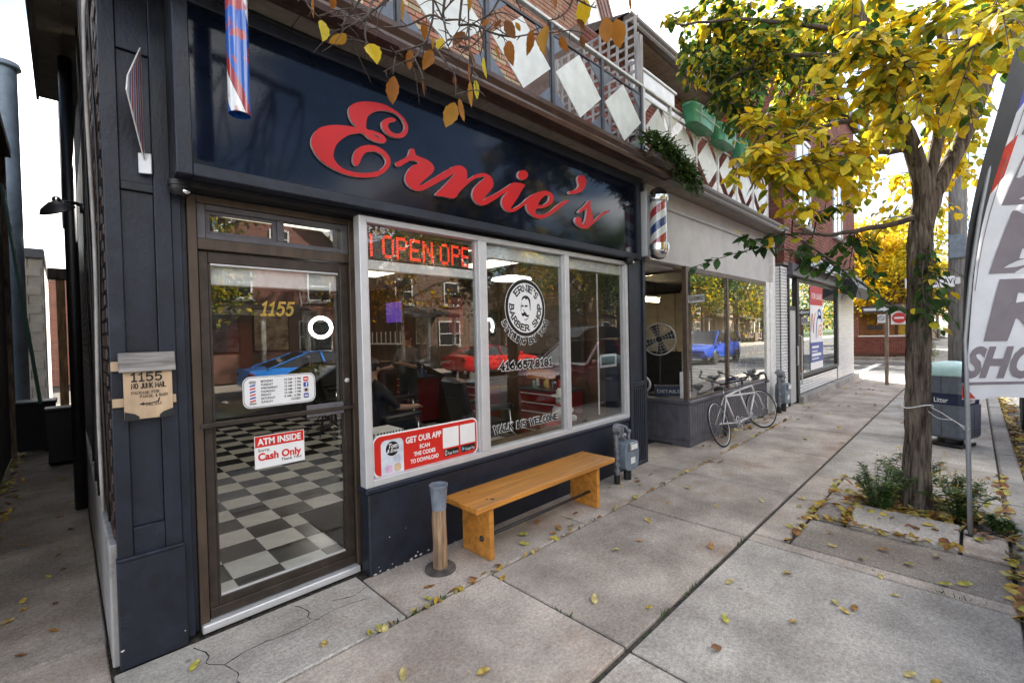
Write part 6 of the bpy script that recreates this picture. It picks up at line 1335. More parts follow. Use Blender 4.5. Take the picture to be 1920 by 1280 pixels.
std = dict(pelvis=(0,0,.93),waist=(0,0,1.08),chest=(0,.0,1.30),neck=(0,-.01,1.50),head=(0,-.04,1.62),crown=(0,-.03,1.71),sh_l=(.19,0,1.40),el_l=(.26,-.12,1.15),wr_l=(.17,-.34,1.22),hd_l=(.14,-.41,1.24),sh_r=(-.19,0,1.40),el_r=(-.27,-.1,1.14),wr_r=(-.2,-.33,1.14),hd_r=(-.17,-.40,1.15),
   hip_l=(.1,0,.90),kn_l=(.11,-.02,.50),an_l=(.11,.02,.09),toe_l=(.12,-.13,.05),hip_r=(-.1,0,.90),kn_r=(-.11,-.02,.50),an_r=(-.11,.02,.09),toe_r=(-.12,-.13,.05),face=(0,-1,-.2))
person('barber in a grey shirt standing at work deeper in the shop', std, (4.25,6.9,.05), R_(-70), m_shirt2)
# ------------------------------------------------------------------ trees
m_bark = mat('furrowed bark', (.215,.175,.14), .95, var=.35, scale=5.5, stretch=(6,6,.75), col2=(.035,.026,.02), bump=1., bscale=6, dirt=(.12,.095,.072), dscale=7, dpos=.56, spec=.2)
# deeper bark relief: vertical ridges
nt = m_bark.node_tree; bpn = [n for n in nt.nodes if n.type == 'BUMP'][0]; bpn.inputs['Distance'].default_value = .03
m_twig = mat('twig', (.075,.052,.04), .8, var=.3, scale=20)
LEAFC = {'yellow':[(.80,.56,.02),(.74,.48,.015),(.84,.65,.05),(.66,.58,.04)], 'lime':[(.26,.30,.03),(.33,.33,.03)], 'green':[(.045,.105,.022),(.065,.14,.025),(.03,.075,.018)], 'orange':[(.42,.17,.025),(.36,.13,.02),(.48,.24,.03)], 'brown':[(.22,.09,.03)]}
m_leaf = {k: [mat('leaf %s %d' % (k, i), c, .5, var=.16, scale=5, trans=.5, spec=.3) for i, c in enumerate(v)] for k, v in LEAFC.items()}
def leaf_shape(L_, w, fold=.25, curl=.2, serr=False):
    """ovate leaf, base at the origin, pointing along +Y, upper side +Z; folded on the midrib and curled"""
    ys = [0,.14,.34,.56,.78,1.0]; ws = [.04,.62,1.,.9,.55,.0]; vs = []; fs = []
    for i, (y, k) in enumerate(zip(ys, ws)):
        h = w/2*k; z0 = -curl*L_*y*y
        if i < 5:
            vs += [(-h, y*L_, z0+fold*h), (0, y*L_, z0), (h, y*L_, z0+fold*h)]
        else: vs += [(0, y*L_, z0)]
    for i in range(4): a = i*3; fs += [(a,a+1,a+4,a+3),(a+1,a+2,a+5,a+4)]
    fs += [(12,13,15),(13,14,15)]
    return vs, fs
LEAF_PROTO = [leaf_shape(1, .72, .18, .15), leaf_shape(1, .64, .3, .3), leaf_shape(1, .78, .1, .05)]
def put_leaf(mb, p, d, up, size, proto=None):
    vs, fs = proto or rnd.choice(LEAF_PROTO); d = Vector(d).normalized(); up = Vector(up); x = d.cross(up); x = x.normalized() if x.length > 1e-4 else d.orthogonal().normalized(); z = x.cross(d)
    mb.add([Vector(p)+(x*v[0]+d*v[1]+z*v[2])*size for v in vs], fs)
def limb(mb, pts, r0, r1, n=10, k=4, wob=.0):
    q = smoothline([tuple(p) for p in pts], k); m = len(q)
    q = [Vector(p)+Vector((rnd.uniform(-wob,wob),rnd.uniform(-wob,wob),rnd.uniform(-wob,wob)*.5)) if 0 < i < m-1 else Vector(p) for i, p in enumerate(q)]
    mb.tube(q, [r0+(r1-r0)*i/(m-1) for i in range(m)], n); return q
def trunk_mesh(pts, radii, n=40, rough=.16, kz=8):
    """trunk with ridged, uneven bark outline"""
    q = smoothline([tuple(p) for p in pts], kz); rr = smoothline([(r,) for r in radii], kz); mb = MB(); vs = []; m = len(q)
    ph = [rnd.uniform(0,6.28) for _ in range(12)]
    for i, p in enumerate(q):
        for j in range(n):
            a = 2*math.pi*j/n; r = rr[i][0]
            u_ = Vector((math.cos(a)*4.6+ph[0], math.sin(a)*4.6+ph[1], p[2]*2.0)); r *= 1+rough*(.85-2.6*abs(noise.noise(u_))-.7*abs(noise.noise(u_*2.3))+.25*noise.noise(Vector((math.cos(a),math.sin(a),p[2]*.9))))
            vs.append((p[0]+r*math.cos(a), p[1]+r*math.sin(a), p[2]))
    mb.add(vs, [(i*n+j,i*n+(j+1)%n,(i+1)*n+(j+1)%n,(i+1)*n+j) for i in range(m-1) for j in range(n)]); return mb

# --- the street tree at the kerb
tr = thing('street_tree', 'large street tree with furrowed trunk and yellow and green leaves', 'tree', (0,0,0))
tp = [(5.665,.385,-.03),(5.68,.385,.12),(5.70,.375,.6),(5.72,.37,1.2),(5.745,.365,1.9),(5.77,.355,2.5),(5.80,.34,2.95)]
trunk_mesh(tp, [.122,.103,.092,.086,.084,.086,.060], 96, .2, 22).build('trunk', m_bark, tr, True)
LIMBS = [ # paths of the main limbs
 ([(5.775,.352,2.6),(5.82,.335,3.05),(5.70,.48,3.65),(5.53,.65,4.26),(5.41,.79,4.82),(5.2,1.0,5.6)], .088, .04),
 ([(5.80,.335,2.75),(5.89,.275,3.25),(5.98,.20,3.79),(6.0,.2,4.3),(6.0,.21,4.8),(6.0,.25,5.8)], .056, .03),
 ([(5.785,.345,2.62),(5.93,.235,3.06),(6.08,.09,3.43),(6.28,-.09,4.03),(6.47,-.27,4.48),(6.8,-.5,5.2)], .08, .04),
 ([(6.24,-.05,3.9),(6.27,-.06,4.3),(6.25,-.04,4.9),(6.3,0,5.6)], .042, .02)]
mbs = MB(); paths = []
for pts, a, c in LIMBS:
    m_ = MB(); paths.append(limb(m_, pts, a, c, 12, 5, .008)); m_.build('limb', m_bark, tr, True)
CR = {k: MB() for k in ('yellow0','yellow1','yellow2','yellow3','lime0','lime1','green0','green1','green2')}
singles = []
def add_leaf(p, d, up, s, kind):
    k = kind+str(rnd.randrange(len(LEAFC[kind]))); singles.append((p, d, up, s, k))
tw = MB()
def spray(p0, p1, n, sag=.12, size=(.085,.135), mix=(('yellow',.8),('lime',.2)), side=.5, r=.008, sub=2):
    """a leafy twig from p0 to p1 with side twigs and leaves hanging along it"""
    p0, p1 = Vector(p0), Vector(p1); L_ = (p1-p0).length; mid = p0.lerp(p1,.5)+Vector((rnd.uniform(-.08,.08)*L_, rnd.uniform(-.08,.08)*L_, .10*L_)); end = p1+Vector((0,0,-sag*L_))
    q = [Vector(v) for v in smoothline([tuple(p0), tuple(mid), tuple(end)], 6)]; tw.tube(q, [r*(1-.75*i/(len(q)-1)) for i in range(len(q))], 5)
    for i in range(n):
        t_ = .12+.88*(i+rnd.random()*.6)/n; k = min(len(q)-2, int(t_*(len(q)-1))); f = t_*(len(q)-1)-k; p = q[k].lerp(q[k+1], min(1,f)); ax = (q[k+1]-q[k]).normalized()
        sd = ax.cross(Vector((0,0,1))); sd = sd.normalized() if sd.length > .1 else Vector((1,0,0)); s_ = 1 if i % 2 else -1
        d = (ax*.5+sd*s_*side*rnd.uniform(.6,1.4)+Vector((rnd.uniform(-.3,.3),rnd.uniform(-.3,.3),rnd.uniform(-.75,.05)))).normalized()
        u = rnd.random(); acc = 0
        for kd, w in mix:
            acc += w
            if u <= acc: break
        pk = p+d*rnd.uniform(.015,.045)
        up = Vector((rnd.uniform(-.5,.5),rnd.uniform(-.5,.5),1))
        add_leaf(pk, d, up, rnd.uniform(*size), kd)
    if sub:
        for i in range(sub):
            t_ = .3+.6*rnd.random(); p = q[int(t_*(len(q)-1))]; d = (p1-p0).normalized()*.7+Vector((rnd.uniform(-.7,.7),rnd.uniform(-.7,.7),rnd.uniform(-.5,.3)))
            spray(p, p+d.normalized()*L_*rnd.uniform(.3,.5), max(3,n//3), sag, size, mix, side, r*.6, 0)
SPR = [(4.71,1.89,4.62,15,'A',0.075,0.115),(4.59,1.3,4.24,15,'A',0.075,0.115),(5.77,2.27,5.55,15,'A',0.075,0.115),(5.16,1.68,4.47,15,'A',0.075,0.115),(5.67,1.55,5.21,15,'A',0.075,0.115),(6.16,1.3,4.98,15,'A',0.075,0.115),(4.52,1.3,4.44,15,'A',0.075,0.115),(6.51,1.36,4.98,15,'A',0.075,0.115),(5.01,1.75,4.47,15,'A',0.075,0.115),(5,0.97,4.08,15,'A',0.075,0.115),(5.55,2.42,5.54,15,'A',0.075,0.115),(4.82,1.62,4.48,15,'A',0.075,0.115),(4.99,1.56,4.72,15,'A',0.075,0.115),(5.67,1.64,4.88,15,'A',0.075,0.115),(6.09,1.2,4.61,15,'A',0.075,0.115),(6.45,1.16,5.44,15,'A',0.075,0.115),(4.79,1.64,4.84,15,'A',0.075,0.115),(4.72,1.12,4.04,15,'A',0.075,0.115),(6.81,1.24,5.25,15,'A',0.075,0.115),(5.19,1.95,5.25,15,'A',0.075,0.115),(4.53,2.15,4.95,15,'A',0.075,0.115),(6.57,1.39,5.4,15,'A',0.075,0.115),(5.33,1.58,4.68,15,'A',0.075,0.115),(5.74,1.07,4.92,15,'A',0.075,0.115),(5.18,1.94,4.99,15,'A',0.075,0.115),(5.03,1.24,4.63,15,'A',0.075,0.115),(5.04,1.15,4.65,15,'A',0.075,0.115),(4.93,1.83,4.86,15,'A',0.075,0.115),(5.33,1.45,4.4,15,'A',0.075,0.115),(6.19,1.41,4.94,15,'A',0.075,0.115),(4.99,1.7,4.75,15,'A',0.075,0.115),(5.66,1.09,4.38,15,'A',0.075,0.115),(6.2,1.61,4.77,15,'A',0.075,0.115),(5.79,1.68,5.46,15,'A',0.075,0.115),(5.47,1.68,4.96,15,'A',0.075,0.115),(5.02,1.83,4.97,15,'A',0.075,0.115),(5.2,1.89,4.74,15,'A',0.075,0.115),(5.12,2.26,4.96,15,'A',0.075,0.115),(4.93,1.67,4.34,15,'A',0.075,0.115),(5.49,1.79,5.28,15,'A',0.075,0.115),(4.8,1.19,4.32,15,'A',0.075,0.115),(4.83,1.14,4.69,15,'A',0.075,0.115),(5.41,2.27,5.58,15,'A',0.075,0.115),(5.59,1.48,4.56,15,'A',0.075,0.115),(5.08,1.6,4.3,15,'A',0.075,0.115),(4.61,1.48,4.31,15,'A',0.075,0.115),(5.65,2.28,5.06,15,'A',0.075,0.115),(5.3,1.72,4.55,15,'A',0.075,0.115),(5.04,1.62,4.5,15,'A',0.075,0.115),(6.16,1.55,4.96,15,'A',0.075,0.115),(5.21,1.12,4.21,15,'A',0.075,0.115),(4.71,1.93,4.61,15,'A',0.075,0.115),(4.88,1.42,4.39,14,'G',0.075,0.115),(5.98,1.55,4.92,14,'G',0.075,0.115),(6.38,1.27,4.98,14,'G',0.075,0.115),(5.4,1.85,3.92,14,'G',0.075,0.115),(5.15,1.88,3.99,14,'G',0.075,0.115),(5.93,1.33,4.59,14,'G',0.075,0.115),(5.73,1.08,3.89,14,'G',0.075,0.115),(5.57,1.5,4.63,14,'G',0.075,0.115),(5.08,2.1,4.5,14,'G',0.075,0.115),(5.5,1.53,4.13,14,'G',0.075,0.115),(4.63,1.46,4.09,14,'G',0.075,0.115),(5.83,1.39,4.21,14,'G',0.075,0.115),(4.84,1.67,4.31,14,'G',0.075,0.115),(4.97,1.46,3.67,14,'G',0.075,0.115),(5.12,2.18,4.85,14,'G',0.075,0.115),(4.93,1.2,4.24,14,'G',0.075,0.115),(5.44,1.79,3.95,14,'G',0.075,0.115),(4.92,1.95,4.13,14,'G',0.075,0.115),(5.24,2.06,4.66,14,'G',0.075,0.115),(5.16,1.75,4.1,14,'G',0.075,0.115),(5.96,1.52,4.63,14,'G',0.075,0.115),(5.49,1.7,4.13,14,'G',0.075,0.115),(5.38,1.41,4.13,14,'G',0.075,0.115),(5.18,1.63,4.52,14,'G',0.075,0.115),(5.05,0.95,3.39,14,'G',0.075,0.115),(4.92,1.45,3.46,14,'G',0.075,0.115),(4.96,1.04,3.62,14,'G',0.075,0.115),(5.92,1.26,4.11,14,'G',0.075,0.115),(6.14,1.48,4.62,14,'G',0.075,0.115),(6,1.27,4.36,14,'G',0.075,0.115),(4.62,2.03,4.68,14,'G',0.075,0.115),(4.35,1.44,3.89,14,'G',0.075,0.115),(5.01,0.93,4.12,14,'G',0.075,0.115),(4.34,1.51,4.21,14,'G',0.075,0.115),(5.08,1.92,4.51,14,'G',0.075,0.115),(4.17,1.68,4.31,14,'G',0.075,0.115),(4.16,0.66,2.91,10,'Y',0.1,0.145),(5.06,0.45,3.37,10,'Y',0.1,0.145),(4.01,1.27,3.45,10,'Y',0.1,0.145),(3.78,0.93,2.92,10,'Y',0.1,0.145),(4.4,0.97,3.45,10,'Y',0.1,0.145),(4.96,0.49,3.57,10,'Y',0.1,0.145),(4.58,0.64,3.05,10,'Y',0.1,0.145),(4.61,0.46,3.32,10,'Y',0.1,0.145),(4.33,1.09,3.58,10,'Y',0.1,0.145),(4.3,0.73,3.09,10,'Y',0.1,0.145),(4.52,0.89,3.58,10,'Y',0.1,0.145),(4.14,0.56,3.01,10,'Y',0.1,0.145),(4.49,0.93,3.06,10,'Y',0.1,0.145),(3.63,1.08,3.1,10,'Y',0.1,0.145),(4.06,1.27,3.57,10,'Y',0.1,0.145),(4.14,0.72,3.48,10,'Y',0.1,0.145),(4.26,0.54,3.13,10,'Y',0.1,0.145),(3.61,1.29,2.93,10,'Y',0.1,0.145),(4.36,0.91,2.9,10,'Y',0.1,0.145),(4.1,0.91,2.69,10,'Y',0.1,0.145),(3.85,0.97,2.91,10,'Y',0.1,0.145),(4.05,0.84,2.83,10,'Y',0.1,0.145),(4.3,0.97,3.03,10,'Y',0.1,0.145),(4.02,1,3.1,10,'Y',0.1,0.145),(3.83,1.09,3.15,10,'Y',0.1,0.145),(4.27,0.97,2.73,10,'Y',0.1,0.145),(5.69,-0.22,3.95,12,'L',0.09,0.14),(7.15,-0.26,4.79,12,'L',0.09,0.14),(5.59,0.71,4.77,12,'L',0.09,0.14),(5.52,0.55,4.23,12,'L',0.09,0.14),(5.11,-0.01,3.64,12,'L',0.09,0.14),(4.74,0.71,4.18,12,'L',0.09,0.14),(5.54,0.86,4.76,12,'L',0.09,0.14),(4.79,0.38,4.17,12,'L',0.09,0.14),(5.48,0.32,4.11,12,'L',0.09,0.14),(4.7,0.39,3.56,12,'L',0.09,0.14),(6.15,0.37,4.03,12,'L',0.09,0.14),(5.94,0.59,4.72,12,'L',0.09,0.14),(4.91,0.86,4.49,12,'L',0.09,0.14),(4.28,0.18,3.82,12,'L',0.09,0.14),(4.97,0.61,3.81,12,'L',0.09,0.14),(5.09,-0.24,4.08,12,'L',0.09,0.14),(4.46,0.78,3.98,12,'L',0.09,0.14),(3.93,0.64,3.61,12,'L',0.09,0.14),(4.99,0.47,4.23,12,'L',0.09,0.14),(4.97,0.54,4.43,12,'L',0.09,0.14),(6.66,0.15,4.35,12,'L',0.09,0.14),(4.77,-0.07,3.86,12,'L',0.09,0.14),(5.59,0.16,4.19,12,'L',0.09,0.14),(5.19,0.37,4.17,12,'L',0.09,0.14),(7.05,-0.1,4.65,12,'L',0.09,0.14),(6.4,0.46,4.19,12,'L',0.09,0.14),(5.76,0.15,4.62,12,'L',0.09,0.14),(4.89,0.19,3.85,12,'L',0.09,0.14),(4.63,0.69,3.81,12,'L',0.09,0.14),(4.27,0.54,3.41,12,'L',0.09,0.14),(6.23,0.66,4.09,12,'L',0.09,0.14),(4.65,0.44,3.94,12,'L',0.09,0.14),(3.97,0.56,3.81,12,'L',0.09,0.14),(4.07,0.47,3.84,12,'L',0.09,0.14),(6.32,0.28,4.21,12,'L',0.09,0.14),(4.24,0.09,3.3,12,'L',0.09,0.14),(7.3,-0.25,5,12,'L',0.09,0.14),(5.95,0.77,4.86,12,'L',0.09,0.14),(3.96,0.57,3.73,12,'L',0.09,0.14),(6.2,0.78,4.14,12,'L',0.09,0.14),(6.23,0.7,4.77,12,'L',0.09,0.14),(5.65,-0.05,3.98,12,'L',0.09,0.14),(4.22,0.55,3.36,12,'L',0.09,0.14),(7.06,-0.34,4.59,12,'L',0.09,0.14),(4.08,0.13,3.09,10,'Y',0.1,0.14),(4.2,0.12,3.35,10,'Y',0.1,0.14),(4.95,0.1,3.72,10,'Y',0.1,0.14),(4.5,0.25,3.61,10,'Y',0.1,0.14),(6.09,-0.08,4.12,10,'Y',0.1,0.14),(4.88,0.07,3.71,10,'Y',0.1,0.14),(5.57,0.22,3.82,10,'Y',0.1,0.14),(5.33,0.25,3.46,10,'Y',0.1,0.14),(4.32,0.47,3.22,10,'Y',0.1,0.14),(5.37,0.44,3.82,10,'Y',0.1,0.14),(4.08,0.23,3.23,10,'Y',0.1,0.14),(4.17,0.43,3.56,10,'Y',0.1,0.14),(5.28,0.6,3.86,10,'Y',0.1,0.14),(5.54,0.17,3.6,10,'Y',0.1,0.14),(7.13,0.64,3.14,10,'Y',0.085,0.12),(7.1,1.19,3.21,10,'Y',0.085,0.12),(6.88,1.25,3.56,10,'Y',0.085,0.12),(5.37,0.72,3.2,10,'Y',0.085,0.12),(6.11,0.61,3.24,10,'Y',0.085,0.12),(6.3,0.82,2.78,10,'Y',0.085,0.12),(7.21,1.1,3.28,10,'Y',0.085,0.12),(6.44,0.65,3.15,10,'Y',0.085,0.12),(5.73,0.78,2.45,10,'Y',0.085,0.12),(5.93,1.28,3.31,10,'Y',0.085,0.12),(6.14,0.6,2.85,10,'Y',0.085,0.12),(5.92,0.86,3.24,10,'Y',0.085,0.12),(7.55,-0,4.01,11,'Y',0.085,0.12),(7.9,0.18,3.79,11,'Y',0.085,0.12),(6.38,0.08,3.59,11,'Y',0.085,0.12),(6.51,0.25,3.52,11,'Y',0.085,0.12),(8.46,0.01,4.14,11,'Y',0.085,0.12),(6.48,0.27,3.67,11,'Y',0.085,0.12),(7.86,0.34,2.93,11,'Y',0.085,0.12),(6.72,0.48,3.5,11,'Y',0.085,0.12),(6.72,0.36,3.01,11,'Y',0.085,0.12),(6.62,0.25,3.17,11,'Y',0.085,0.12),(6.3,0.14,3.25,11,'Y',0.085,0.12),(7.52,0.03,3.45,11,'Y',0.085,0.12),(6.52,-0.27,4.31,12,'L',0.09,0.13),(7.08,0.06,5.14,12,'L',0.09,0.13),(7.72,-0.14,5.05,12,'L',0.09,0.13),(4.81,-0.16,3.78,12,'L',0.09,0.13),(6.51,-0.02,4.38,12,'L',0.09,0.13),(6.43,0.04,4.12,12,'L',0.09,0.13),(6.49,-0.04,4.79,12,'L',0.09,0.13),(4.9,-0.1,4.01,12,'L',0.09,0.13),(6.38,-0.08,4.61,12,'L',0.09,0.13),(7.71,0.03,5.11,12,'L',0.09,0.13),(6.08,0.1,3.74,12,'L',0.09,0.13),(5.28,-0.05,4.07,12,'L',0.09,0.13),(3.48,-0.13,3.22,7,'Y',0.1,0.13),(4.14,-0.19,3.4,7,'Y',0.1,0.13),(3.74,-0.16,3.41,7,'Y',0.1,0.13),(5.38,0.76,2.58,10,'D',0.085,0.125),(4.79,1.08,2.33,10,'D',0.085,0.125),(5.32,0.67,2.16,10,'D',0.085,0.125),(5.42,0.83,2.41,10,'D',0.085,0.125),(4.75,0.97,2.61,10,'D',0.085,0.125),(5.35,0.86,2.56,10,'D',0.085,0.125),(5.42,0.21,1.81,9,'D',0.08,0.115),(5.26,0.27,1.72,9,'D',0.08,0.115),(5.55,0.29,1.93,9,'D',0.08,0.115),(5.45,0.12,1.86,9,'D',0.08,0.115)]
LOW = [(5.71, 0.28, 1.82),(5.35, 0.49, 1.9),(4.96, 0.74, 2.16),(4.61, 0.95, 2.34),(4.24, 1.17, 2.4),(3.98, 1.3, 2.37),(3.56, 1.56, 2.23)]
LOW2 = [(4.77, 0.86, 2.3),(4.34, 1.08, 2.51),(4.04, 1.23, 2.45),(3.84, 1.29, 2.48)]
MIX = {'A':(('green',.35),('lime',.3),('yellow',.35)),'G':(('green',.6),('lime',.25),('yellow',.15)),'Y':(('yellow',.78),('lime',.2),('green',.02)),'L':(('yellow',.6),('lime',.3),('green',.1)),'D':(('green',.85),('lime',.05),('yellow',.1))}
allp = [p for pth in paths for p in pth]
BOUGH = [((5.45,.75,4.5),(4.9,1.5,4.75),(4.4,2.05,4.75)),((5.53,.65,4.25),(5.0,1.3,4.35),(4.6,1.75,4.1)),((5.7,.48,3.65),(5.1,.9,3.6),(4.3,1.15,3.2)),((5.75,.45,3.4),(5.0,.8,3.25),(4.0,1.25,3.0)),((5.9,.25,3.6),(5.3,.35,3.75),(4.5,.35,3.65)),((6.1,.05,3.6),(5.5,.0,3.9),(4.4,-.05,3.7)),((5.5,.68,4.3),(5.2,.5,4.7),(4.6,.6,4.6)),((5.78,.36,2.75),(5.2,.85,2.6),(4.5,1.1,2.55))]
for a, m_, c in BOUGH:
    q = limb(tw, [a, m_, c], .03, .008, 6, 6, .015); allp += q
for (x, y, z, n, mk, s0, s1) in SPR:
    p1 = Vector((x,y,z)); p0 = min(allp, key=lambda q: (Vector(q)-p1).length); d = p1-Vector(p0)
    if d.length > .75: p0 = p1-d.normalized()*.6+Vector((0,0,.08))
    elif d.length < .25: p1 = p1+(d.normalized() if d.length > .01 else Vector((-.7,.7,0)))*.3
    spray(p0, p1, int(n*1.75), .15, (s0*.62,s1*.86), MIX[mk], .6, .007, 3)
for L_ in (LOW, LOW2):
    q = [Vector(v) for v in smoothline(L_, 6)]; tw.tube(q, [.012*(1-.8*i/(len(q)-1)) for i in range(len(q))], 6); allp += q
    for i, p in enumerate(q[2:]):
        for s_ in (-1,1):
            if rnd.random() < .2: continue
            d = Vector((rnd.uniform(-.7,.1),rnd.uniform(-.2,.6)*s_,rnd.uniform(-.7,.15))); add_leaf(p, d, Vector((rnd.uniform(-.4,.4),rnd.uniform(-.4,.4),1)), rnd.uniform(.085,.125)*(1 if i < len(q)*.7 else .75), 'green' if rnd.random() < .93 else 'yellow')

tw.build('twigs', m_twig, tr, True)['kind'] = 'stuff'
camp = Vector((0,0,1.74)); singles.sort(key=lambda s_: (Vector(s_[0])-camp).length/s_[3])
protos = [[(lambda mb_: (mb_.add(*pr), mb_.mesh('leaf', None, True))[1])(MB()) for pr in LEAF_PROTO]]
leafmesh = {}
for i, (p, d, up, s_, k) in enumerate(singles):
    if i < 290:
        pi = rnd.randrange(3); key = (k, pi)
        if key not in leafmesh:
            mb_ = MB(); mb_.add(*LEAF_PROTO[pi]); leafmesh[key] = mb_.mesh('leaf', m_leaf[k[:-1]][int(k[-1])], True)
        o = link('leaf', leafmesh[key], tr); d = Vector(d).normalized(); x = d.cross(Vector(up)).normalized(); z = x.cross(d)
        o.matrix_world = Matrix(((x.x*s_,d.x*s_,z.x*s_,p[0]),(x.y*s_,d.y*s_,z.y*s_,p[1]),(x.z*s_,d.z*s_,z.z*s_,p[2]),(0,0,0,1)))
    else: put_leaf(CR[k], p, d, up, s_)
for k, b in CR.items():
    if b.f: o = b.build('crown', m_leaf[k[:-1]][int(k[-1])], tr, True); o['kind'] = 'stuff'
print('leaves', len(singles))
# ------------------------------------------------------------------ overhanging branch of the next street tree
TWIG = [[(1.15,1.60,3.18),(1.15,1.60,3.09),(1.14,1.62,3.02),(1.12,1.63,2.97),(1.06,1.70,2.95),(1.00,1.68,2.91),(0.97,1.75,2.95),(0.89,1.87,3.02)],[(1.13,1.64,2.98),(1.07,1.63,2.89),(1.04,1.68,2.88),(0.98,1.73,2.84)],[(1.16,1.55,3.05),(1.10,1.55,3.04),(1.04,1.63,3.01),(0.99,1.69,3.01),(0.92,1.81,3.03)],[(1.04,1.71,3.18),(0.98,1.82,3.13),(0.91,1.84,3.06),(0.89,1.90,3.06),(0.83,1.91,3.03)],[(0.90,1.64,3.07),(0.86,1.61,2.97),(0.85,1.63,2.94),(0.85,1.70,2.99),(0.82,1.71,3.00),(0.76,1.72,2.99)],[(0.98,1.87,3.24),(0.93,1.93,3.14),(0.89,1.92,3.08)],[(1.19,1.67,3.24),(1.23,1.65,3.15),(1.24,1.64,3.10),(1.22,1.60,3.00),(1.24,1.59,2.96)],[(1.09,1.44,2.96),(1.13,1.40,2.96),(1.16,1.38,2.95)],[(1.20,1.48,3.14),(1.19,1.55,3.12),(1.16,1.55,3.07)],[(1.11,1.53,2.90),(1.13,1.48,2.82),(1.14,1.45,2.77),(1.15,1.46,2.69)],[(1.04,1.67,2.93),(1.05,1.74,2.94),(1.01,1.70,2.83)],[(1.11,1.69,2.93),(1.10,1.62,2.83),(1.14,1.65,2.78)],[(0.91,1.73,3.02),(0.89,1.70,2.93),(0.90,1.69,2.90)],[(0.72,1.89,3.12),(0.72,1.82,3.03),(0.77,1.82,3.00)],[(1.28,1.59,3.10),(1.31,1.52,3.08),(1.36,1.46,3.04),(1.43,1.41,3.03),(1.49,1.38,3.05),(1.54,1.27,3.03),(1.62,1.24,3.06),(1.67,1.20,3.05)],[(1.27,1.51,3.19),(1.30,1.55,3.09),(1.25,1.52,2.99)],[(1.51,1.13,3.11),(1.51,1.16,3.06),(1.45,1.17,3.00),(1.44,1.22,3.01)],[(1.53,1.16,3.12),(1.58,1.11,3.08),(1.59,1.08,3.06)],[(1.27,1.24,3.04),(1.31,1.24,3.00)],[(1.40,1.43,3.22),(1.36,1.47,3.13),(1.35,1.55,3.13),(1.27,1.59,3.06)],[(1.23,1.40,2.98),(1.25,1.40,2.93),(1.25,1.42,2.88)],[(1.18,1.47,2.91),(1.20,1.43,2.90),(1.25,1.45,2.94)],[(1.15,1.37,2.93),(1.16,1.38,2.82)],[(1.17,1.39,2.83),(1.18,1.40,2.74)],]
TLEAF = [(0.781,1.933,3.157,0.790,1.956,3.093,'y'),(0.764,1.806,2.991,0.757,1.804,2.910,'y'),(0.834,1.748,2.943,0.803,1.816,2.910,'o'),(1.011,1.616,3.097,1.010,1.610,3.015,'o'),(1.151,1.666,3.099,1.165,1.690,3.041,'o'),(1.103,1.704,2.972,1.093,1.707,2.900,'o'),(1.117,1.560,2.967,1.125,1.577,2.927,'o'),(1.146,1.529,2.957,1.117,1.533,2.904,'y'),(1.104,1.549,2.897,1.066,1.544,2.822,'o'),(0.987,1.654,2.796,1.003,1.691,2.706,'o'),(1.230,1.569,2.739,1.207,1.603,2.641,'o'),(1.187,1.487,2.709,1.189,1.465,2.617,'y'),(0.894,1.672,2.894,0.900,1.638,2.801,'y'),(1.114,1.638,2.819,1.140,1.652,2.773,'b'),(1.158,1.481,2.789,1.178,1.494,2.763,'b'),(1.247,1.510,3.018,1.224,1.553,2.967,'b'),(0.843,1.882,3.168,0.851,1.902,3.127,'y'),(1.216,1.434,3.122,1.222,1.450,3.062,'o'),(1.448,1.183,3.107,1.442,1.185,3.033,'o'),(1.612,1.153,3.151,1.615,1.169,3.047,'y'),(1.377,1.253,2.960,1.394,1.283,2.883,'o'),(1.474,1.253,3.023,1.468,1.265,2.912,'o'),(1.274,1.276,2.885,1.279,1.275,2.802,'o'),(1.267,1.347,2.899,1.284,1.348,2.844,'y'),(1.357,1.318,3.014,1.389,1.322,2.995,'o'),(1.351,1.375,3.046,1.397,1.361,2.989,'b'),(1.268,1.375,3.012,1.251,1.408,3.000,'o'),(1.527,1.224,2.987,1.566,1.221,2.936,'o'),(1.529,1.118,2.941,1.561,1.124,2.909,'b'),(1.689,1.102,3.081,1.705,1.105,2.979,'o'),(1.738,1.082,3.087,1.780,1.090,2.993,'o'),(1.703,0.995,3.117,1.709,0.992,3.062,'o'),(1.185,1.404,2.837,1.199,1.426,2.756,'y'),(1.321,1.478,2.929,1.321,1.474,2.843,'y'),(1.246,1.483,2.801,1.258,1.494,2.707,'y'),(1.267,1.473,2.809,1.254,1.447,2.729,'y'),(1.224,1.527,2.736,1.235,1.523,2.651,'o'),(1.241,1.485,2.934,1.259,1.456,2.855,'b'),(1.561,1.161,3.041,1.606,1.147,3.011,'b'),(1.340,1.383,3.045,1.330,1.417,3.040,'b'),]

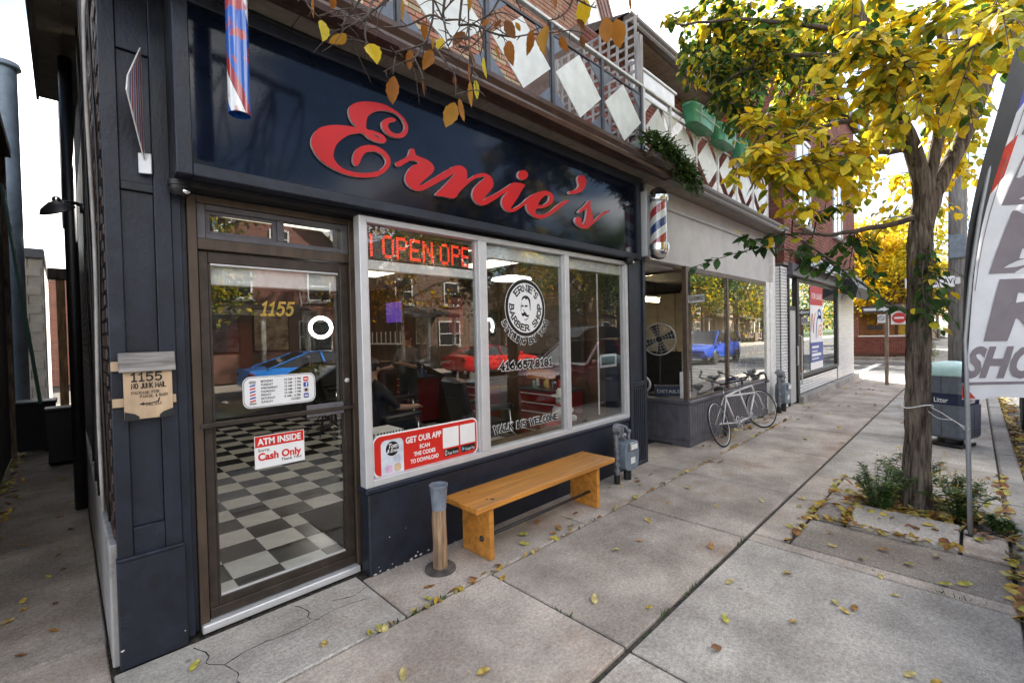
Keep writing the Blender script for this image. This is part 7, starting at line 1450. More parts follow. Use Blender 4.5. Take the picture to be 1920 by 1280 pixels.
nb = thing('overhanging_tree', 'nearly bare street tree whose twigs with orange leaves hang before the sign', 'tree', (0,0,0))
trunk_mesh([(-2.3,.35,-.03),(-2.28,.36,.8),(-2.25,.38,1.8),(-2.15,.42,2.7),(-2.0,.5,3.3)], [.15,.12,.11,.105,.1]).build('trunk', m_bark, nb, True)
b = MB(); limb(b, [(-2.02,.49,3.25),(-1.3,.7,3.9),(-.2,1.0,4.25),(.9,1.3,4.2),(1.7,1.45,4.05)], .085, .03, 10, 6, .02); limb(b, [(-2.02,.49,3.2),(-2.4,.1,4.2),(-2.9,-.3,5.6)], .08, .03, 10, 6, .02); b.build('limb', m_bark, nb, True)
b = MB(); hub = [(.75,1.28,4.2),(1.1,1.35,4.15),(1.45,1.42,4.08),(1.7,1.45,4.05)]
for i, pts in enumerate(TWIG):
    q = smoothline(pts, 5); b.tube(q, [.0052*(1-.68*k/(len(q)-1)) for k in range(len(q))], 6)
    top = Vector(pts[0])
    if top.z > 3.02:
        h = min(hub, key=lambda h_: (Vector(h_)-top).length); b.tube(smoothline([h, tuple((Vector(h)+top)/2+Vector((rnd.uniform(-.1,.1),rnd.uniform(-.1,.1),.05))), tuple(top)], 5), [.014-.009*k/10 for k in range(11)], 6)
    for k in range(2, len(q)-1, 2):     # buds and stubs
        p = Vector(q[k]); d = Vector((rnd.uniform(-1,1),rnd.uniform(-1,1),rnd.uniform(-.8,.6))).normalized(); b.tube([p, p+d*rnd.uniform(.008,.035)], [.0026,.0018], 5)
        if rnd.random() < .3:
            e = p+d*rnd.uniform(.08,.2); m_ = (p+e)/2+Vector((rnd.uniform(-.02,.02),rnd.uniform(-.02,.02),.02)); b.tube(smoothline([tuple(p),tuple(m_),tuple(e)],4), [.003-.0018*j/8 for j in range(9)], 5)
b.build('twigs', m_twig, nb, True)['kind'] = 'stuff'
def real_leaf(L_, w, fold, curl, twist=0., n=9):
    """toothed ovate leaf with midrib fold; returns verts, faces"""
    vs = []; fs = []
    for i in range(n+1):
        y = i/n; k = math.sin(math.pi*min(1,y**.92))**.85*(1-.12*y) if 0 < y < 1 else .0; h = w/2*k*(1+(.07 if i % 2 else -.05)); z0 = -curl*L_*math.sin(y*1.9)*y; tw_ = twist*y
        for s_ in (-1,-.5,0,.5,1):
            x = h*s_; zz = fold*abs(x)+z0; vs.append((x*math.cos(tw_)-zz*math.sin(tw_), y*L_, x*math.sin(tw_)+zz*math.cos(tw_)))
    for i in range(n):
        for j in range(4): a = i*5+j; fs.append((a,a+1,a+6,a+5))
    return vs, fs
cpos = Vector((0,0,1.74))
for (x0,y0,z0,x1,y1,z1,k) in TLEAF:
    A, B = Vector((x0,y0,z0)), Vector((x1,y1,z1)); L_ = (B-A).length*1.08; d = (B-A).normalized(); w = L_*rnd.uniform(.46,.62) if rnd.random() < .68 else L_*rnd.uniform(.2,.3)
    up = (cpos-A).normalized()+Vector((rnd.uniform(-.6,.6),rnd.uniform(-.6,.6),rnd.uniform(-.3,.6))); x = d.cross(up).normalized(); z = x.cross(d)
    mb = MB(); mb.add(*real_leaf(L_, w, rnd.uniform(.15,.6), rnd.uniform(-.15,.3), rnd.uniform(-.5,.5))); kk = {'o':'orange','y':'yellow','b':'brown'}[k]; m_ = rnd.choice(m_leaf[kk] if not (k == 'y' and rnd.random() < .5) else m_leaf['orange'])
    o = mb.build('leaf', m_, nb, True); o.matrix_world = Matrix(((x.x,d.x,z.x,A.x),(x.y,d.y,z.y,A.y),(x.z,d.z,z.z,A.z),(0,0,0,1)))

# ------------------------------------------------------------------ fallen leaves
m_fall = [mat('fallen leaf %d' % i, c, .7, var=.25, scale=18, trans=.12) for i, c in enumerate(((.50,.31,.04),(.56,.40,.09),(.36,.17,.04),(.24,.10,.035),(.52,.42,.16),(.42,.38,.06)))]
FP = []
for i in range(6):
    vs, fs = real_leaf(.11, rnd.uniform(.05,.075), rnd.uniform(.1,.5), rnd.uniform(-.35,.25), rnd.uniform(-.6,.6), 6); zmin = min(v[2] for v in vs); FP.append(([(v[0],v[1]-.055,v[2]-zmin) for v in vs], fs))
FM = {}
def zg(x, y):
    if 4.81 < x < 5.32 and .09 < y < .78: return .041+.055*(x-5.06)*-0+(.055*(5.06-x))*-1*0
    if y < -.39: return -.138
    return .004
def fallen(x, y, s=.82, z=None, group='fallen leaves scattered on the pavement', label='fallen autumn leaf lying on the pavement slabs'):
    i, j = rnd.randrange(6), rnd.randrange(6)
    if (i,j) not in FM: mb = MB(); mb.add(*FP[i]); FM[(i,j)] = mb.mesh('fallen_leaf', m_fall[j], True)
    o = link('fallen_leaf', FM[(i,j)]); o.location = (x, y, zg(x,y) if z is None else z); o.rotation_euler = (rnd.uniform(-.15,.15), rnd.uniform(-.15,.15), rnd.uniform(0,6.28)); sc = s*rnd.uniform(.6,1.05); o.scale = (sc,sc,sc); tag(o, label, 'leaf', group)
FIX = [(1.62,2.52),(1.75,2.62),(2.05,2.53),(2.2,2.35),(2.62,2.62),(2.75,2.7),(2.95,2.56),(3.05,2.6),(3.2,2.55),(3.3,2.62),(3.0,2.82),(3.45,2.7),(2.9,2.9),(4.4,2.75),(4.6,2.68),(4.75,2.8),(4.25,2.83),(4.55,2.62),(5.0,2.7),(1.15,2.05),(1.5,1.75),(2.4,1.7),(2.55,1.45),(3.1,2.0),(3.3,1.9),(3.75,2.1),(4.3,2.15),(4.5,1.75),(4.85,2.2),(4.9,1.5),(3.6,1.5),(3.2,1.2),(2.8,1.05),(2.5,.95),(2.35,.55),(3.05,.75),(3.3,.55),(3.4,.62),(3.45,.5),(2.9,.2),(2.95,.15),(2.55,.1),(3.6,.9),(3.75,.35),(4.2,.6),(4.3,.75),(4.45,.5),(4.35,.3),(4.6,.2),(4.55,.85),(4.4,1.1),(4.7,1.15),(5.0,1.15),(5.3,1.2),(4.1,.1),(4.25,.05),(4.0,.45),(.85,2.3),(.45,2.9),(1.0,2.6)]
for x, y in FIX: fallen(x+rnd.uniform(-.04,.04), y+rnd.uniform(-.04,.04))
for i in range(70): fallen(5.2+rnd.random()**.7*12, rnd.uniform(-.15,2.8), 1.)
for i in range(22): fallen(rnd.uniform(-.5,.08), 3.7+rnd.random()*5, .8, .0, 'fallen leaves in the alley', 'fallen leaf lying on the dim alley path')
# drifts too thick to count: round the trunk, along joints and in the gutter
dr = [MB() for _ in m_fall]
def drift(x, y, z, s=1.):
    vs, fs = rnd.choice(FP); a = rnd.uniform(0,6.28); b_ = rnd.uniform(-.5,.5); M_ = Matrix.Translation((x,y,z)) @ Euler((b_, rnd.uniform(-.5,.5), a)).to_matrix().to_4x4() @ Matrix.Scale(s*rnd.uniform(.55,1.), 4); rnd.choice(dr).add([M_ @ Vector(v) for v in vs], fs)
for i in range(520):
    a = rnd.uniform(0,6.28); r = .15+abs(rnd.gauss(0,.30)); x, y = 5.67+r*math.cos(a)*.9, .36+r*math.sin(a)*1.0
    if y > -.18 and y < 1.1: drift(x, y, .012+rnd.random()*.03)
for i in range(60): drift(4.83+rnd.uniform(-.03,.03), rnd.uniform(.05,1.05), .01); drift(rnd.uniform(4.82,5.4), .80+rnd.uniform(-.03,.03), .02)
for i in range(40): drift(rnd.uniform(4.1,6.4), 1.055+rnd.uniform(-.03,.03), .008)
for i in range(900): x = 2.5+rnd.random()*16; drift(x, -.40-abs(rnd.gauss(0,.14)), -.13+rnd.random()*.03)
for i in range(90): drift(rnd.uniform(3.9,7.5), -.20+rnd.uniform(-.04,.04), .005)
for i in range(150): drift(-.58+abs(rnd.gauss(0,.08)), rnd.uniform(4.5,12), .01, .9)
for i in range(50): drift(rnd.uniform(6.6,10.2), 2.80+rnd.uniform(-.1,.12), .01)
for i in range(120): drift(rnd.uniform(1.2,10), 2.468+rnd.uniform(-.025,.025), .006, .7)
lt = thing('leaf_litter', 'drifts of fallen yellow and brown leaves round the tree and gutter', 'leaves', (0,0,0), kind='stuff')
for b, m in zip(dr, m_fall): b.build('drift', m, lt, True)['kind'] = 'stuff'

# ------------------------------------------------------------------ weeds
m_weed = [mat('weed green %d' % i, c, .6, var=.3, scale=20, trans=.3) for i, c in enumerate(((.08,.15,.03),(.05,.10,.02),(.13,.19,.04)))]; m_gold = mat('goldenrod bloom', (.40,.30,.05), .8, var=.3, scale=40)
def weed(loc, label, n, h, spread, gold=False):
    t = thing('weed', label, 'weed', loc, group='weeds at the foot of the street tree'); bs = [MB() for _ in m_weed]; st = MB(); bl = MB()
    for i in range(n):
        a = rnd.uniform(0,6.28); r = rnd.random()**.6; e = Vector((spread*r*math.cos(a), spread*r*math.sin(a), h*rnd.uniform(.55,1.05)*(1-.35*r))); p = Vector((e.x*.25,e.y*.25,0)); m_ = p.lerp(e,.5)+Vector((0,0,.06)); q = [Vector(v) for v in smoothline([tuple(p),tuple(m_),tuple(e)],6)]
        st.tube(q, [.004*(1-.7*k/(len(q)-1)) for k in range(len(q))], 4)
        for k in range(2,len(q)):
            for s_ in range(4):
                d = Vector((math.cos(a+s_*1.7+k),math.sin(a+s_*1.7+k),rnd.uniform(-.1,.7))).normalized(); put_leaf(rnd.choice(bs), q[k], d, (rnd.uniform(-.3,.3),rnd.uniform(-.3,.3),1), rnd.uniform(.035,.07), leaf_shape(1,.34,.2,.25))
        if gold:
            for j in range(16): c = q[-1]+Vector((rnd.uniform(-.04,.04),rnd.uniform(-.04,.04),rnd.uniform(-.09,.04))); d = Vector((rnd.uniform(-1,1),rnd.uniform(-1,1),.4)).normalized(); bl.add([c, c+d*.03+Vector((.006,0,0)), c+d*.03+Vector((0,.006,.008))], [(0,1,2)])
    for b, m in zip(bs, m_weed): b.build('foliage', m, t)['kind'] = 'stuff'
    st.build('stems', m_weed[1], t)['kind'] = 'stuff'
    if gold: bl.build('blooms', m_gold, t)['kind'] = 'stuff'
weed((5.42,.62,0), 'leafy green weed clump between the trunk and the shops', 26, .52, .26); weed((5.58,.10,0), 'goldenrod clump between the trunk and the flag pole', 22, .50, .28, True); weed((5.92,.45,0), 'tall goldenrod clump hidden behind the trunk', 18, .62, .25, True); weed((5.45,-.12,0), 'low grassy weed at the foot of the flag pole', 10, .14, .16)
gj = [MB(), MB()]
for (x, y, n) in ((1.72,2.47,26),(1.55,2.46,30),(1.35,2.47,20),(3.42,2.47,14),(2.95,1.335,12),(2.6,1.34,10),(3.25,1.335,10),(3.9,1.335,8),(4.05,.55,6),(4.0,.15,8),(4.0,.0,6),(7.9,2.47,16),(8.6,2.47,14),(9.5,2.47,10),(2.16,1.8,8)):
    for i in range(n):
        p = Vector((x+rnd.uniform(-.09,.09) if abs(y-2.47) < .02 or abs(y-1.335) < .02 else x+rnd.uniform(-.012,.012), y+(rnd.uniform(-.012,.012) if abs(y-2.47) < .02 or abs(y-1.335) < .02 else rnd.uniform(-.07,.07)), -.01)); d = Vector((rnd.uniform(-.5,.5),rnd.uniform(-.5,.5),1)).normalized(); L_ = rnd.uniform(.015,.045); sd = d.cross(Vector((rnd.uniform(-1,1),rnd.uniform(-1,1),0))).normalized()*.004
        rnd.choice(gj).add([p-sd,p+sd,p+d*L_+sd*.3,p+d*L_-sd*.3], [(0,1,2,3)])
jt = thing('joint_grass', 'tufts of moss and grass growing in the pavement joints', 'grass', (0,0,0), kind='stuff')
for b, m in zip(gj, m_weed): b.build('tufts', m, jt)['kind'] = 'stuff'
# cracks in the apron by the door: thin dark cracks lying on the slabs
m_crack = mat('crack', (.03,.025,.02), .95)
for i, pts in enumerate(([(.47,3.10),(.52,2.98),(.50,2.9),(.56,2.82),(.6,2.70),(.58,2.62),(.66,2.47)],[(.56,2.82),(.72,2.86),(.95,2.84),(1.2,2.87),(1.4,2.83)],[(1.02,3.1),(1.06,2.98),(1.03,2.9),(1.08,2.84)],[(1.22,2.98),(1.33,2.93),(1.45,2.97)],[(.2,2.6),(.35,2.7),(.47,2.66),(.58,2.62)])):
    q = smoothline(pts, 4); b = MB(); vs = []
    for k, p in enumerate(q):
        w = .0035*(1-.6*k/len(q))*rnd.uniform(.5,1.3); d = Vector(q[min(k+1,len(q)-1)])-Vector(q[max(k-1,0)]); n_ = Vector((-d.y,d.x)).normalized()*w; j = rnd.uniform(-.004,.004); vs += [(p[0]+n_.x+j,p[1]+n_.y+j,.0012),(p[0]-n_.x+j,p[1]-n_.y+j,.0012)]
    b.add(vs, [(2*k,2*k+1,2*k+3,2*k+2) for k in range(len(q)-1)]); b.build('crack', m_crack, pav)
# ------------------------------------------------------------------ vehicles (seen in the shop glass)
m_cglass = mat('car glass', (.012,.014,.016), .05, var=.05, spec=.8, coat=.6); m_ctrim = mat('car black trim', (.012,.012,.012), .5); m_tail = mat('tail lamp', (.35,.01,.01), .2, coat=.5); m_head = mat('head lamp', (.6,.62,.65), .12, coat=.6)
def car(name, label, cat, loc, rz, paint, L_, W, zb, belt, roof, xs, nose=.0, box=False):
    """paint colour; belt: [(x, z)] along the car (x from rear -L/2 to front L/2); xs: rear base, rear roof, front roof, windscreen base"""
    t = thing(name, label, cat, loc, rz); mp_ = mat('paint '+label[:18], paint, .25, var=.03, coat=.9, spec=.6)
    def zbelt(x):
        for (a, za), (b_, zb_) in zip(belt, belt[1:]):
            if a <= x <= b_: return za+(zb_-za)*(x-a)/(b_-a)
        return belt[-1][1]
    N_ = 28; ringn = 11; vs = []
    for i in range(N_+1):
        x = -L_/2+L_*i/N_; e = abs(2*x/L_); w = W/2*(1-.16*max(0,(e-.72)/.28)**2-.02); z0 = zb+.10*max(0,(e-.85)/.15); zt = zbelt(x)
        for f, zz in ((.80,z0),(.96,z0+.06),(1.0,z0+.25*(zt-z0)),(.985,z0+.62*(zt-z0)),(.93,zt-.02),(0,zt+.03)): vs.append((x, w*f, zz))
        for f, zz in ((.93,zt-.02),(.985,z0+.62*(zt-z0)),(1.0,z0+.25*(zt-z0)),(.96,z0+.06),(.80,z0)): vs.append((x, -w*f, zz))
    b = MB(); b.add(vs, [(i*ringn+j,i*ringn+(j+1)%ringn,(i+1)*ringn+(j+1)%ringn,(i+1)*ringn+j) for i in range(N_) for j in range(ringn)]+[tuple(range(ringn-1,-1,-1)),tuple(N_*ringn+j for j in range(ringn))]); b.build('body', mp_, t, True, autosmooth=True)
    # greenhouse
    wb, wr = W/2*.90, W/2*.70; zr = roof; x0, x1, x2, x3 = xs; zb0, zb3 = zbelt(x0)-.01, zbelt(x3)-.01
    P_ = lambda s_: [(x0,s_*wb,zb0),(x1,s_*wr,zr-.04),(x2,s_*wr,zr-.03),(x3,s_*wb,zb3)]
    l, r = P_(1), P_(-1); xm = (x1+x2)/2
    b = MB(); b.add([l[0],l[1],r[1],r[0]], [(0,1,2,3)]); b.build('rear_window', m_cglass, t)
    b = MB(); b.add([l[3],l[2],r[2],r[3]], [(3,2,1,0)]); b.build('windscreen', m_cglass, t)
    for s_, q in ((1,l),(-1,r)):
        b = MB(); b.add(q, [(0,1,2,3)]); sw_ = b.build('side_window', m_cglass, t)
        b = MB(); o_ = .012*s_
        for (p, q2) in ((q[0],q[1]),(q[2],q[3]),((xm+.1,s_*wb,zbelt(xm)),(xm,s_*wr,zr-.035))): b.bar((p[0],p[1]+o_,p[2]),(q2[0],q2[1]+o_,q2[2]),.07,.03)
        b.build('pillar', mp_, t)
        b = MB(); b.bbox(x3-.35,x3-.12,s_*(wb+.16)-.09,s_*(wb+.16)+.06,zb3+.0,zb3+.14,.03); b.build('mirror', mp_, t)
        b = MB(); b.bbox(xm-.25,xm-.05,s_*W/2-.02,s_*W/2+.012,zbelt(xm)-.17,zbelt(xm)-.14,.006); b.build('door_handle', m_ctrim, t)
        b = MB(); b.box(-L_*.24,L_*.26,s_*W/2*.97-.012,s_*W/2*.97+.012,zb-.02,zb+.07); b.build('sill', m_ctrim, t)
    b = MB(); n = 7; vs = []
    for i in range(n+1):
        x = x1+(x2-x1)*i/n; k = math.sin(math.pi*i/n)*.03
        for s_ in (-1,-.6,0,.6,1): vs.append((x, s_*(wr+.015), zr-.035+k+.03*(1-s_*s_)))
    b.add(vs, [(i*5+j,(i+1)*5+j,(i+1)*5+j+1,i*5+j+1) for i in range(n) for j in range(4)]); b.build('roof', mp_, t, True)
    for sx in (-.30,.31):
        for s_ in (-1,1):
            w = MB().lathe([(.22,-.11),(.31,-.11),(.335,-.08),(.335,.08),(.31,.11),(.22,.11)], (0,0,0), 22, 'Y').build('wheel', m_tyre, t, True, autosmooth=True); w.location = (L_*sx, s_*(W/2-.1), .335)
            b = MB(); b.lathe([(.0,.09*s_),(.05,.10*s_),(.06,.085*s_),(.21,.06*s_),(.22,.09*s_),(.225,.02*s_)], (0,0,0), 20, 'Y', cap=False); b.build('rim', m_alu, w, True)
            b = MB(); n = 16; b.tube([(L_*sx+.37*math.cos(math.pi*i/n),s_*(W/2-.012),.335+.37*math.sin(math.pi*i/n)) for i in range(n+1)], .03, 6); b.build('wheel_arch', m_ctrim, t)
    for s_ in (-1,1):
        b = MB(); b.bbox(L_/2-.22,L_/2-.02,s_*W*.33-.16,s_*W*.33+.16,zbelt(L_/2-.1)-.26,zbelt(L_/2-.1)-.12,.03); b.build('headlight', m_head, t)
        b = MB(); b.bbox(-L_/2+.0,-L_/2+.12,s_*W*.34-.15,s_*W*.34+.15,zbelt(-L_/2)-.24,zbelt(-L_/2)-.08,.03); b.build('tail_light', m_tail, t)
    b = MB(); b.bbox(L_/2-.08,L_/2+.005,-W*.3,W*.3,zb+.12,zb+.32,.03); b.build('grille', m_ctrim, t)
    if box:
        b = MB(); b.prism(smoothpoly([(-.9,0),(-.95,.14),(-.8,.3),(-.2,.34),(.5,.28),(.85,.12),(.9,0)],2), -.4, .4, 'XZ'); o = b.build('roof_box', m_ctrim, t, fixn=True); o.location = (-.2,0,zr+.06); md = o.modifiers.new('b','BEVEL'); md.width = .05; md.segments = 3
    return t
low = [(-2.4,.92),(-1.6,.98),(-.6,.95),(.7,.93),(1.4,.90),(2.1,.78),(2.4,.66)]
car('parked_coupe', 'bright blue fastback sports car parked across the street, reflected in the door', 'car', (6.3,-9.35,-.135), 0, (.02,.26,.85), 4.75, 1.9, .26, low, 1.40, (-1.9,-.75,.25,1.15))
car('parked_coupe', 'bright red sports car parked across the street, reflected in the windows', 'car', (14.0,-9.35,-.135), 0, (.75,.02,.02), 4.5, 1.85, .26, low, 1.36, (-1.8,-.7,.2,1.1))
suv = [(-2.3,1.05),(-1.5,1.08),(.8,1.05),(1.3,1.02),(2.0,.92),(2.3,.78)]
car('parked_car', 'dark red hatchback with black roof box at the near kerb', 'car', (10.4,-1.5,-.135), math.pi, (.26,.012,.03), 4.5, 1.84, .30, suv, 1.62, (-2.1,-1.5,.25,1.1), box=True)
car('parked_car', 'dark navy sedan at the near kerb, reflected low in the door', 'car', (3.6,-1.55,-.135), math.pi, (.012,.018,.05), 4.7, 1.84, .26, low, 1.43, (-1.75,-.9,.35,1.25))
van = [(-2.5,1.12),(-1.5,1.14),(1.2,1.08),(1.7,1.02),(2.3,.88),(2.5,.75)]
car('minivan', 'royal blue minivan driving past, reflected in the bicycle shop window', 'car', (26.0,-4.6,-.135), math.pi, (.015,.08,.5), 5.1, 1.98, .30, van, 1.76, (-2.4,-2.05,.5,1.55))
car('parked_car', 'pale turquoise hatchback parked across the street', 'car', (.8,-9.4,-.135), 0, (.35,.55,.58), 4.2, 1.78, .28, suv, 1.52, (-2.0,-1.5,.2,1.0))

# ------------------------------------------------------------------ houses across the street
def brickmat(name, c1, c2, mortar, sc=1.):
    if name in MATS: return MATS[name]
    m = bpy.data.materials.new(name); m.use_nodes = True; nt = m.node_tree; N = nt.nodes.new; L = nt.links.new; b = nt.nodes['Principled BSDF']; b.inputs['Roughness'].default_value = .9
    g = N('ShaderNodeNewGeometry'); sp = N('ShaderNodeSeparateXYZ'); L(g.outputs['Position'], sp.inputs[0]); ad = N('ShaderNodeMath'); L(sp.outputs['X'], ad.inputs[0]); L(sp.outputs['Y'], ad.inputs[1]); cb = N('ShaderNodeCombineXYZ'); L(ad.outputs[0], cb.inputs[0]); L(sp.outputs['Z'], cb.inputs[1])
    br = N('ShaderNodeTexBrick'); br.inputs['Scale'].default_value = 1; br.inputs['Brick Width'].default_value = .21; br.inputs['Row Height'].default_value = .075; br.inputs['Mortar Size'].default_value = .006; br.inputs['Color1'].default_value = (*c1,1); br.inputs['Color2'].default_value = (*c2,1); br.inputs['Mortar'].default_value = (*mortar,1)
    L(cb.outputs[0], br.inputs[0]); L(br.outputs[0], b.inputs['Base Color']); MATS[name] = m; return m
m_hb = [brickmat('house brick red', (.24,.08,.05), (.17,.055,.04), (.25,.2,.17)), brickmat('house brick brown', (.20,.11,.07), (.14,.075,.05), (.22,.19,.16)), brickmat('house brick buff', (.36,.26,.16), (.30,.2,.12), (.35,.3,.25))]
m_shin = [mat('shingle grey', (.10,.10,.105), .9, var=.2, scale=14, bump=.3), mat('shingle brown', (.10,.07,.055), .9, var=.2, scale=14, bump=.3)]
m_hwin = mat('house window glass', (.03,.035,.04), .06, var=.1, coat=.5)
def house(label, x, w, yf, d, h, wallm, roofm, doorc, porch=True, facing=1, group='houses across the street'):
    """front wall at y = yf looking towards +Y (facing 1); x is its centre"""
    t = thing('brick_house', label, 'house', (x, yf, -.1), 0 if facing == 1 else math.pi, group)
    def Q(n, m, fn, par=None): b = MB(); fn(b); return b.build(n, m, par or t)
    Q('wall', wallm, lambda b: (b.box(-w/2,w/2,-d,0,0,h), b.add([(-w/2,0,h),(w/2,0,h),(0,0,h+w*.42),(-w/2,-d,h),(w/2,-d,h),(0,-d,h+w*.42)], [(0,1,2),(3,5,4)])))
    Q('roof', roofm, lambda b: (b.add([(-w/2-.4,.45,h-.3),(0,.45,h+w*.42+.02),(0,-d-.3,h+w*.42+.02),(-w/2-.4,-d-.3,h-.3),(-w/2-.4,.45,h-.14),(0,.45,h+w*.42+.2),(0,-d-.3,h+w*.42+.2),(-w/2-.4,-d-.3,h-.14)], [(0,3,2,1),(4,5,6,7),(0,1,5,4),(3,0,4,7),(2,3,7,6)]), b.add([(w/2+.4,.45,h-.3),(0,.45,h+w*.42+.02),(0,-d-.3,h+w*.42+.02),(w/2+.4,-d-.3,h-.3),(w/2+.4,.45,h-.14),(0,.45,h+w*.42+.2),(0,-d-.3,h+w*.42+.2),(w/2+.4,-d-.3,h-.14)], [(0,1,2,3),(4,7,6,5),(0,4,5,1),(3,7,4,0),(2,6,7,3)])))
    Q('bargeboard', m_white, lambda b: (b.bar((-w/2-.4,.47,h-.22),(0,.47,h+w*.42+.1),.05,.2), b.bar((w/2+.4,.47,h-.22),(0,.47,h+w*.42+.1),.05,.2)))
    for (cx_, z0, ww, hh) in ((-w*.25,3.7,1.2,1.5),(w*.25,3.7,1.2,1.5),(w*.22,1.1,1.7,1.6),(0,h+.5,.9,.9)):
        f = Q('window', m_white, lambda b: (b.box(cx_-ww/2,cx_+ww/2,.005,.06,z0,z0+.08), b.box(cx_-ww/2,cx_+ww/2,.005,.06,z0+hh-.08,z0+hh), b.box(cx_-ww/2,cx_-ww/2+.08,.005,.06,z0+.081,z0+hh-.081), b.box(cx_+ww/2-.08,cx_+ww/2,.005,.06,z0+.081,z0+hh-.081), b.box(cx_-ww/2+.081,cx_+ww/2-.081,.005,.05,z0+hh/2-.03,z0+hh/2+.03)))
        Q('pane', m_hwin, lambda b: b.box(cx_-ww/2+.08,cx_+ww/2-.08,.003,.02,z0+.08,z0+hh-.08), f); Q('sill', m_kerb, lambda b: b.box(cx_-ww/2-.1,cx_+ww/2+.1,.003,.12,z0-.12,z0-.001), f)
    dm = mat('house door %.2f%.2f' % doorc[:2], doorc, .45)
    dd = Q('door', dm, lambda b: (b.bbox(-w*.25-.5,-w*.25+.5,.003,.06,.5,2.6,.01), b.bbox(-w*.25-.3,-w*.25+.3,.061,.075,1.6,2.4,.01)))
    if porch:
        Q('porch_deck', m_kerb, lambda b: b.box(-w*.48,w*.1,.01,1.9,0,.48)); Q('porch_roof', roofm, lambda b: b.add([(-w*.5,.005,3.5),(w*.12,.005,3.5),(w*.12,2.1,3.0),(-w*.5,2.1,3.0),(-w*.5,.005,3.3),(w*.12,.005,3.3),(w*.12,2.1,2.85),(-w*.5,2.1,2.85)], [(0,3,2,1),(4,5,6,7),(2,3,7,6),(1,2,6,5),(3,0,4,7)]))
        for cx_ in (-w*.46,-w*.18,w*.08): Q('porch_post', m_white, lambda b: b.box(cx_-.08,cx_+.08,1.72,1.88,.481,2.95))
        Q('porch_wall', wallm, lambda b: (b.box(-w*.48,-w*.32,1.89,2.02,0,1.2), b.box(-w*.17,w*.1,1.89,2.02,0,1.2)))
        Q('steps', m_kerb, lambda b: [b.box(-w*.31,-w*.18,1.9+k*.28,2.19+k*.28,0,.36-k*.12) for k in range(3)])
    Q('chimney', wallm, lambda b: (b.box(w*.22,w*.22+.6,-d*.5,-d*.5+.6,h,h+w*.42+.9), b.box(w*.2,w*.22+.68,-d*.5-.06,-d*.5+.66,h+w*.42+.901,h+w*.42+1.0)))
    return t
house('red brick house with white gable trim across the street, left of the ladder', -1.5, 7.2, -17.5, 10, 5.6, m_hb[0], m_shin[0], (.05,.12,.08)); house('red brick house with an orange door and a ladder against it', 7.6, 7.4, -17.2, 10, 5.7, m_hb[0], m_shin[1], (.5,.09,.03)); house('brown brick house across the street behind the red sports car', 16.2, 7.0, -17.6, 10, 5.5, m_hb[1], m_shin[0], (.3,.05,.04)); house('buff brick house beyond the side street', 33.5, 7.5, -17.5, 10, 5.6, m_hb[2], m_shin[1], (.05,.08,.2)); house('brown brick house farthest along the opposite side', 43.0, 7.2, -17.4, 10, 5.6, m_hb[1], m_shin[0], (.1,.1,.1)); house('buff brick house at the opposite street\'s near end', -10.5, 7.2, -17.4, 10, 5.6, m_hb[2], m_shin[1], (.2,.05,.05))
for hx, hm, hr, lab in ((52.5,0,0,'red brick house past the farthest brown one'),(62,2,1,'buff brick house far down the opposite side'),(72,1,0,'brown brick house far down the opposite side'),(84,0,1,'red brick house at the far end of the opposite side')): house(lab, hx, 7.6, -17.4, 10, 5.6, m_hb[hm], m_shin[hr], (.1,.06,.05))
t = thing('extension_ladder', 'aluminium ladder leaning on the house across the street', 'ladder', (8.6,-16.0,-.1))
for s_ in (-.2,.2): MB().bar((s_,0,0),(s_,-1.0,4.4),.03,.07).build('rail', m_alu, t)
for k in range(13): MB().cyl((-.2,-.07-k*.074,.3+k*.325),(.2,-.07-k*.074,.3+k*.325),.015,6).build('rung', m_alu, t)

def bushy_tree(name, label, loc, h, rad, cols, n, group, lsize=.2, trunk=.16, crown_base=.35):
    t = thing(name, label, 'tree', loc, group=group); H_ = h
    trunk_mesh([(0,0,-.1),(.03,.02,H_*.15),(-.03,.05,H_*.32),(.02,0,H_*.5)], [trunk*1.25,trunk,trunk*.85,trunk*.6], 14).build('trunk', m_bark, t, True)
    b = MB(); tips = []
    for i in range(9):
        a = i*2.4+rnd.uniform(-.3,.3); r = rad*rnd.uniform(.5,.9); z1 = H_*(crown_base+.1+.55*rnd.random()); p0 = (0,0,H_*rnd.uniform(.28,.48)); p1 = (r*math.cos(a),r*math.sin(a),z1); q = limb(b, [p0, (p1[0]*.5,p1[1]*.5,(p0[2]+z1)/2+.2), p1], trunk*.45, .02, 6, 5, .04); tips += q[4:]
    b.build('limbs', m_bark, t, True); bs = [MB() for _ in cols]
    # clumps of leaves round the limb ends, denser outside, with gaps between
    cl = []
    for i in range(46):
        a = rnd.uniform(0,6.28); u = rnd.random(); zz = crown_base+(1-crown_base)*u; rr = rad*math.sin(math.pi*min(1,(u*.86+.12)))**.6*rnd.uniform(.45,1.0); cl.append((Vector((rr*math.cos(a),rr*math.sin(a),H_*zz)), rad*rnd.uniform(.16,.32)))
    for i in range(n):
        c, r = rnd.choice(cl); d = Vector((rnd.gauss(0,1),rnd.gauss(0,1),rnd.gauss(0,.8))); p = c+d*r*.55; k = min(len(cols)-1, int(rnd.random()*len(cols))); put_leaf(bs[k], p, Vector((rnd.uniform(-1,1),rnd.uniform(-1,1),rnd.uniform(-.9,.3))), (rnd.uniform(-.6,.6),rnd.uniform(-.6,.6),1), lsize*rnd.uniform(.6,1.2), QL)
    for b, m in zip(bs, cols): b.build('crown', m, t)['kind'] = 'stuff'
    return t
QL = ([(0,0,0),(-.32,.4,.06),(0,1,-.08),(.32,.4,.06)], [(0,3,2,1)])
G, Y_, O_ = m_leaf['green'], m_leaf['yellow'], m_leaf['orange']
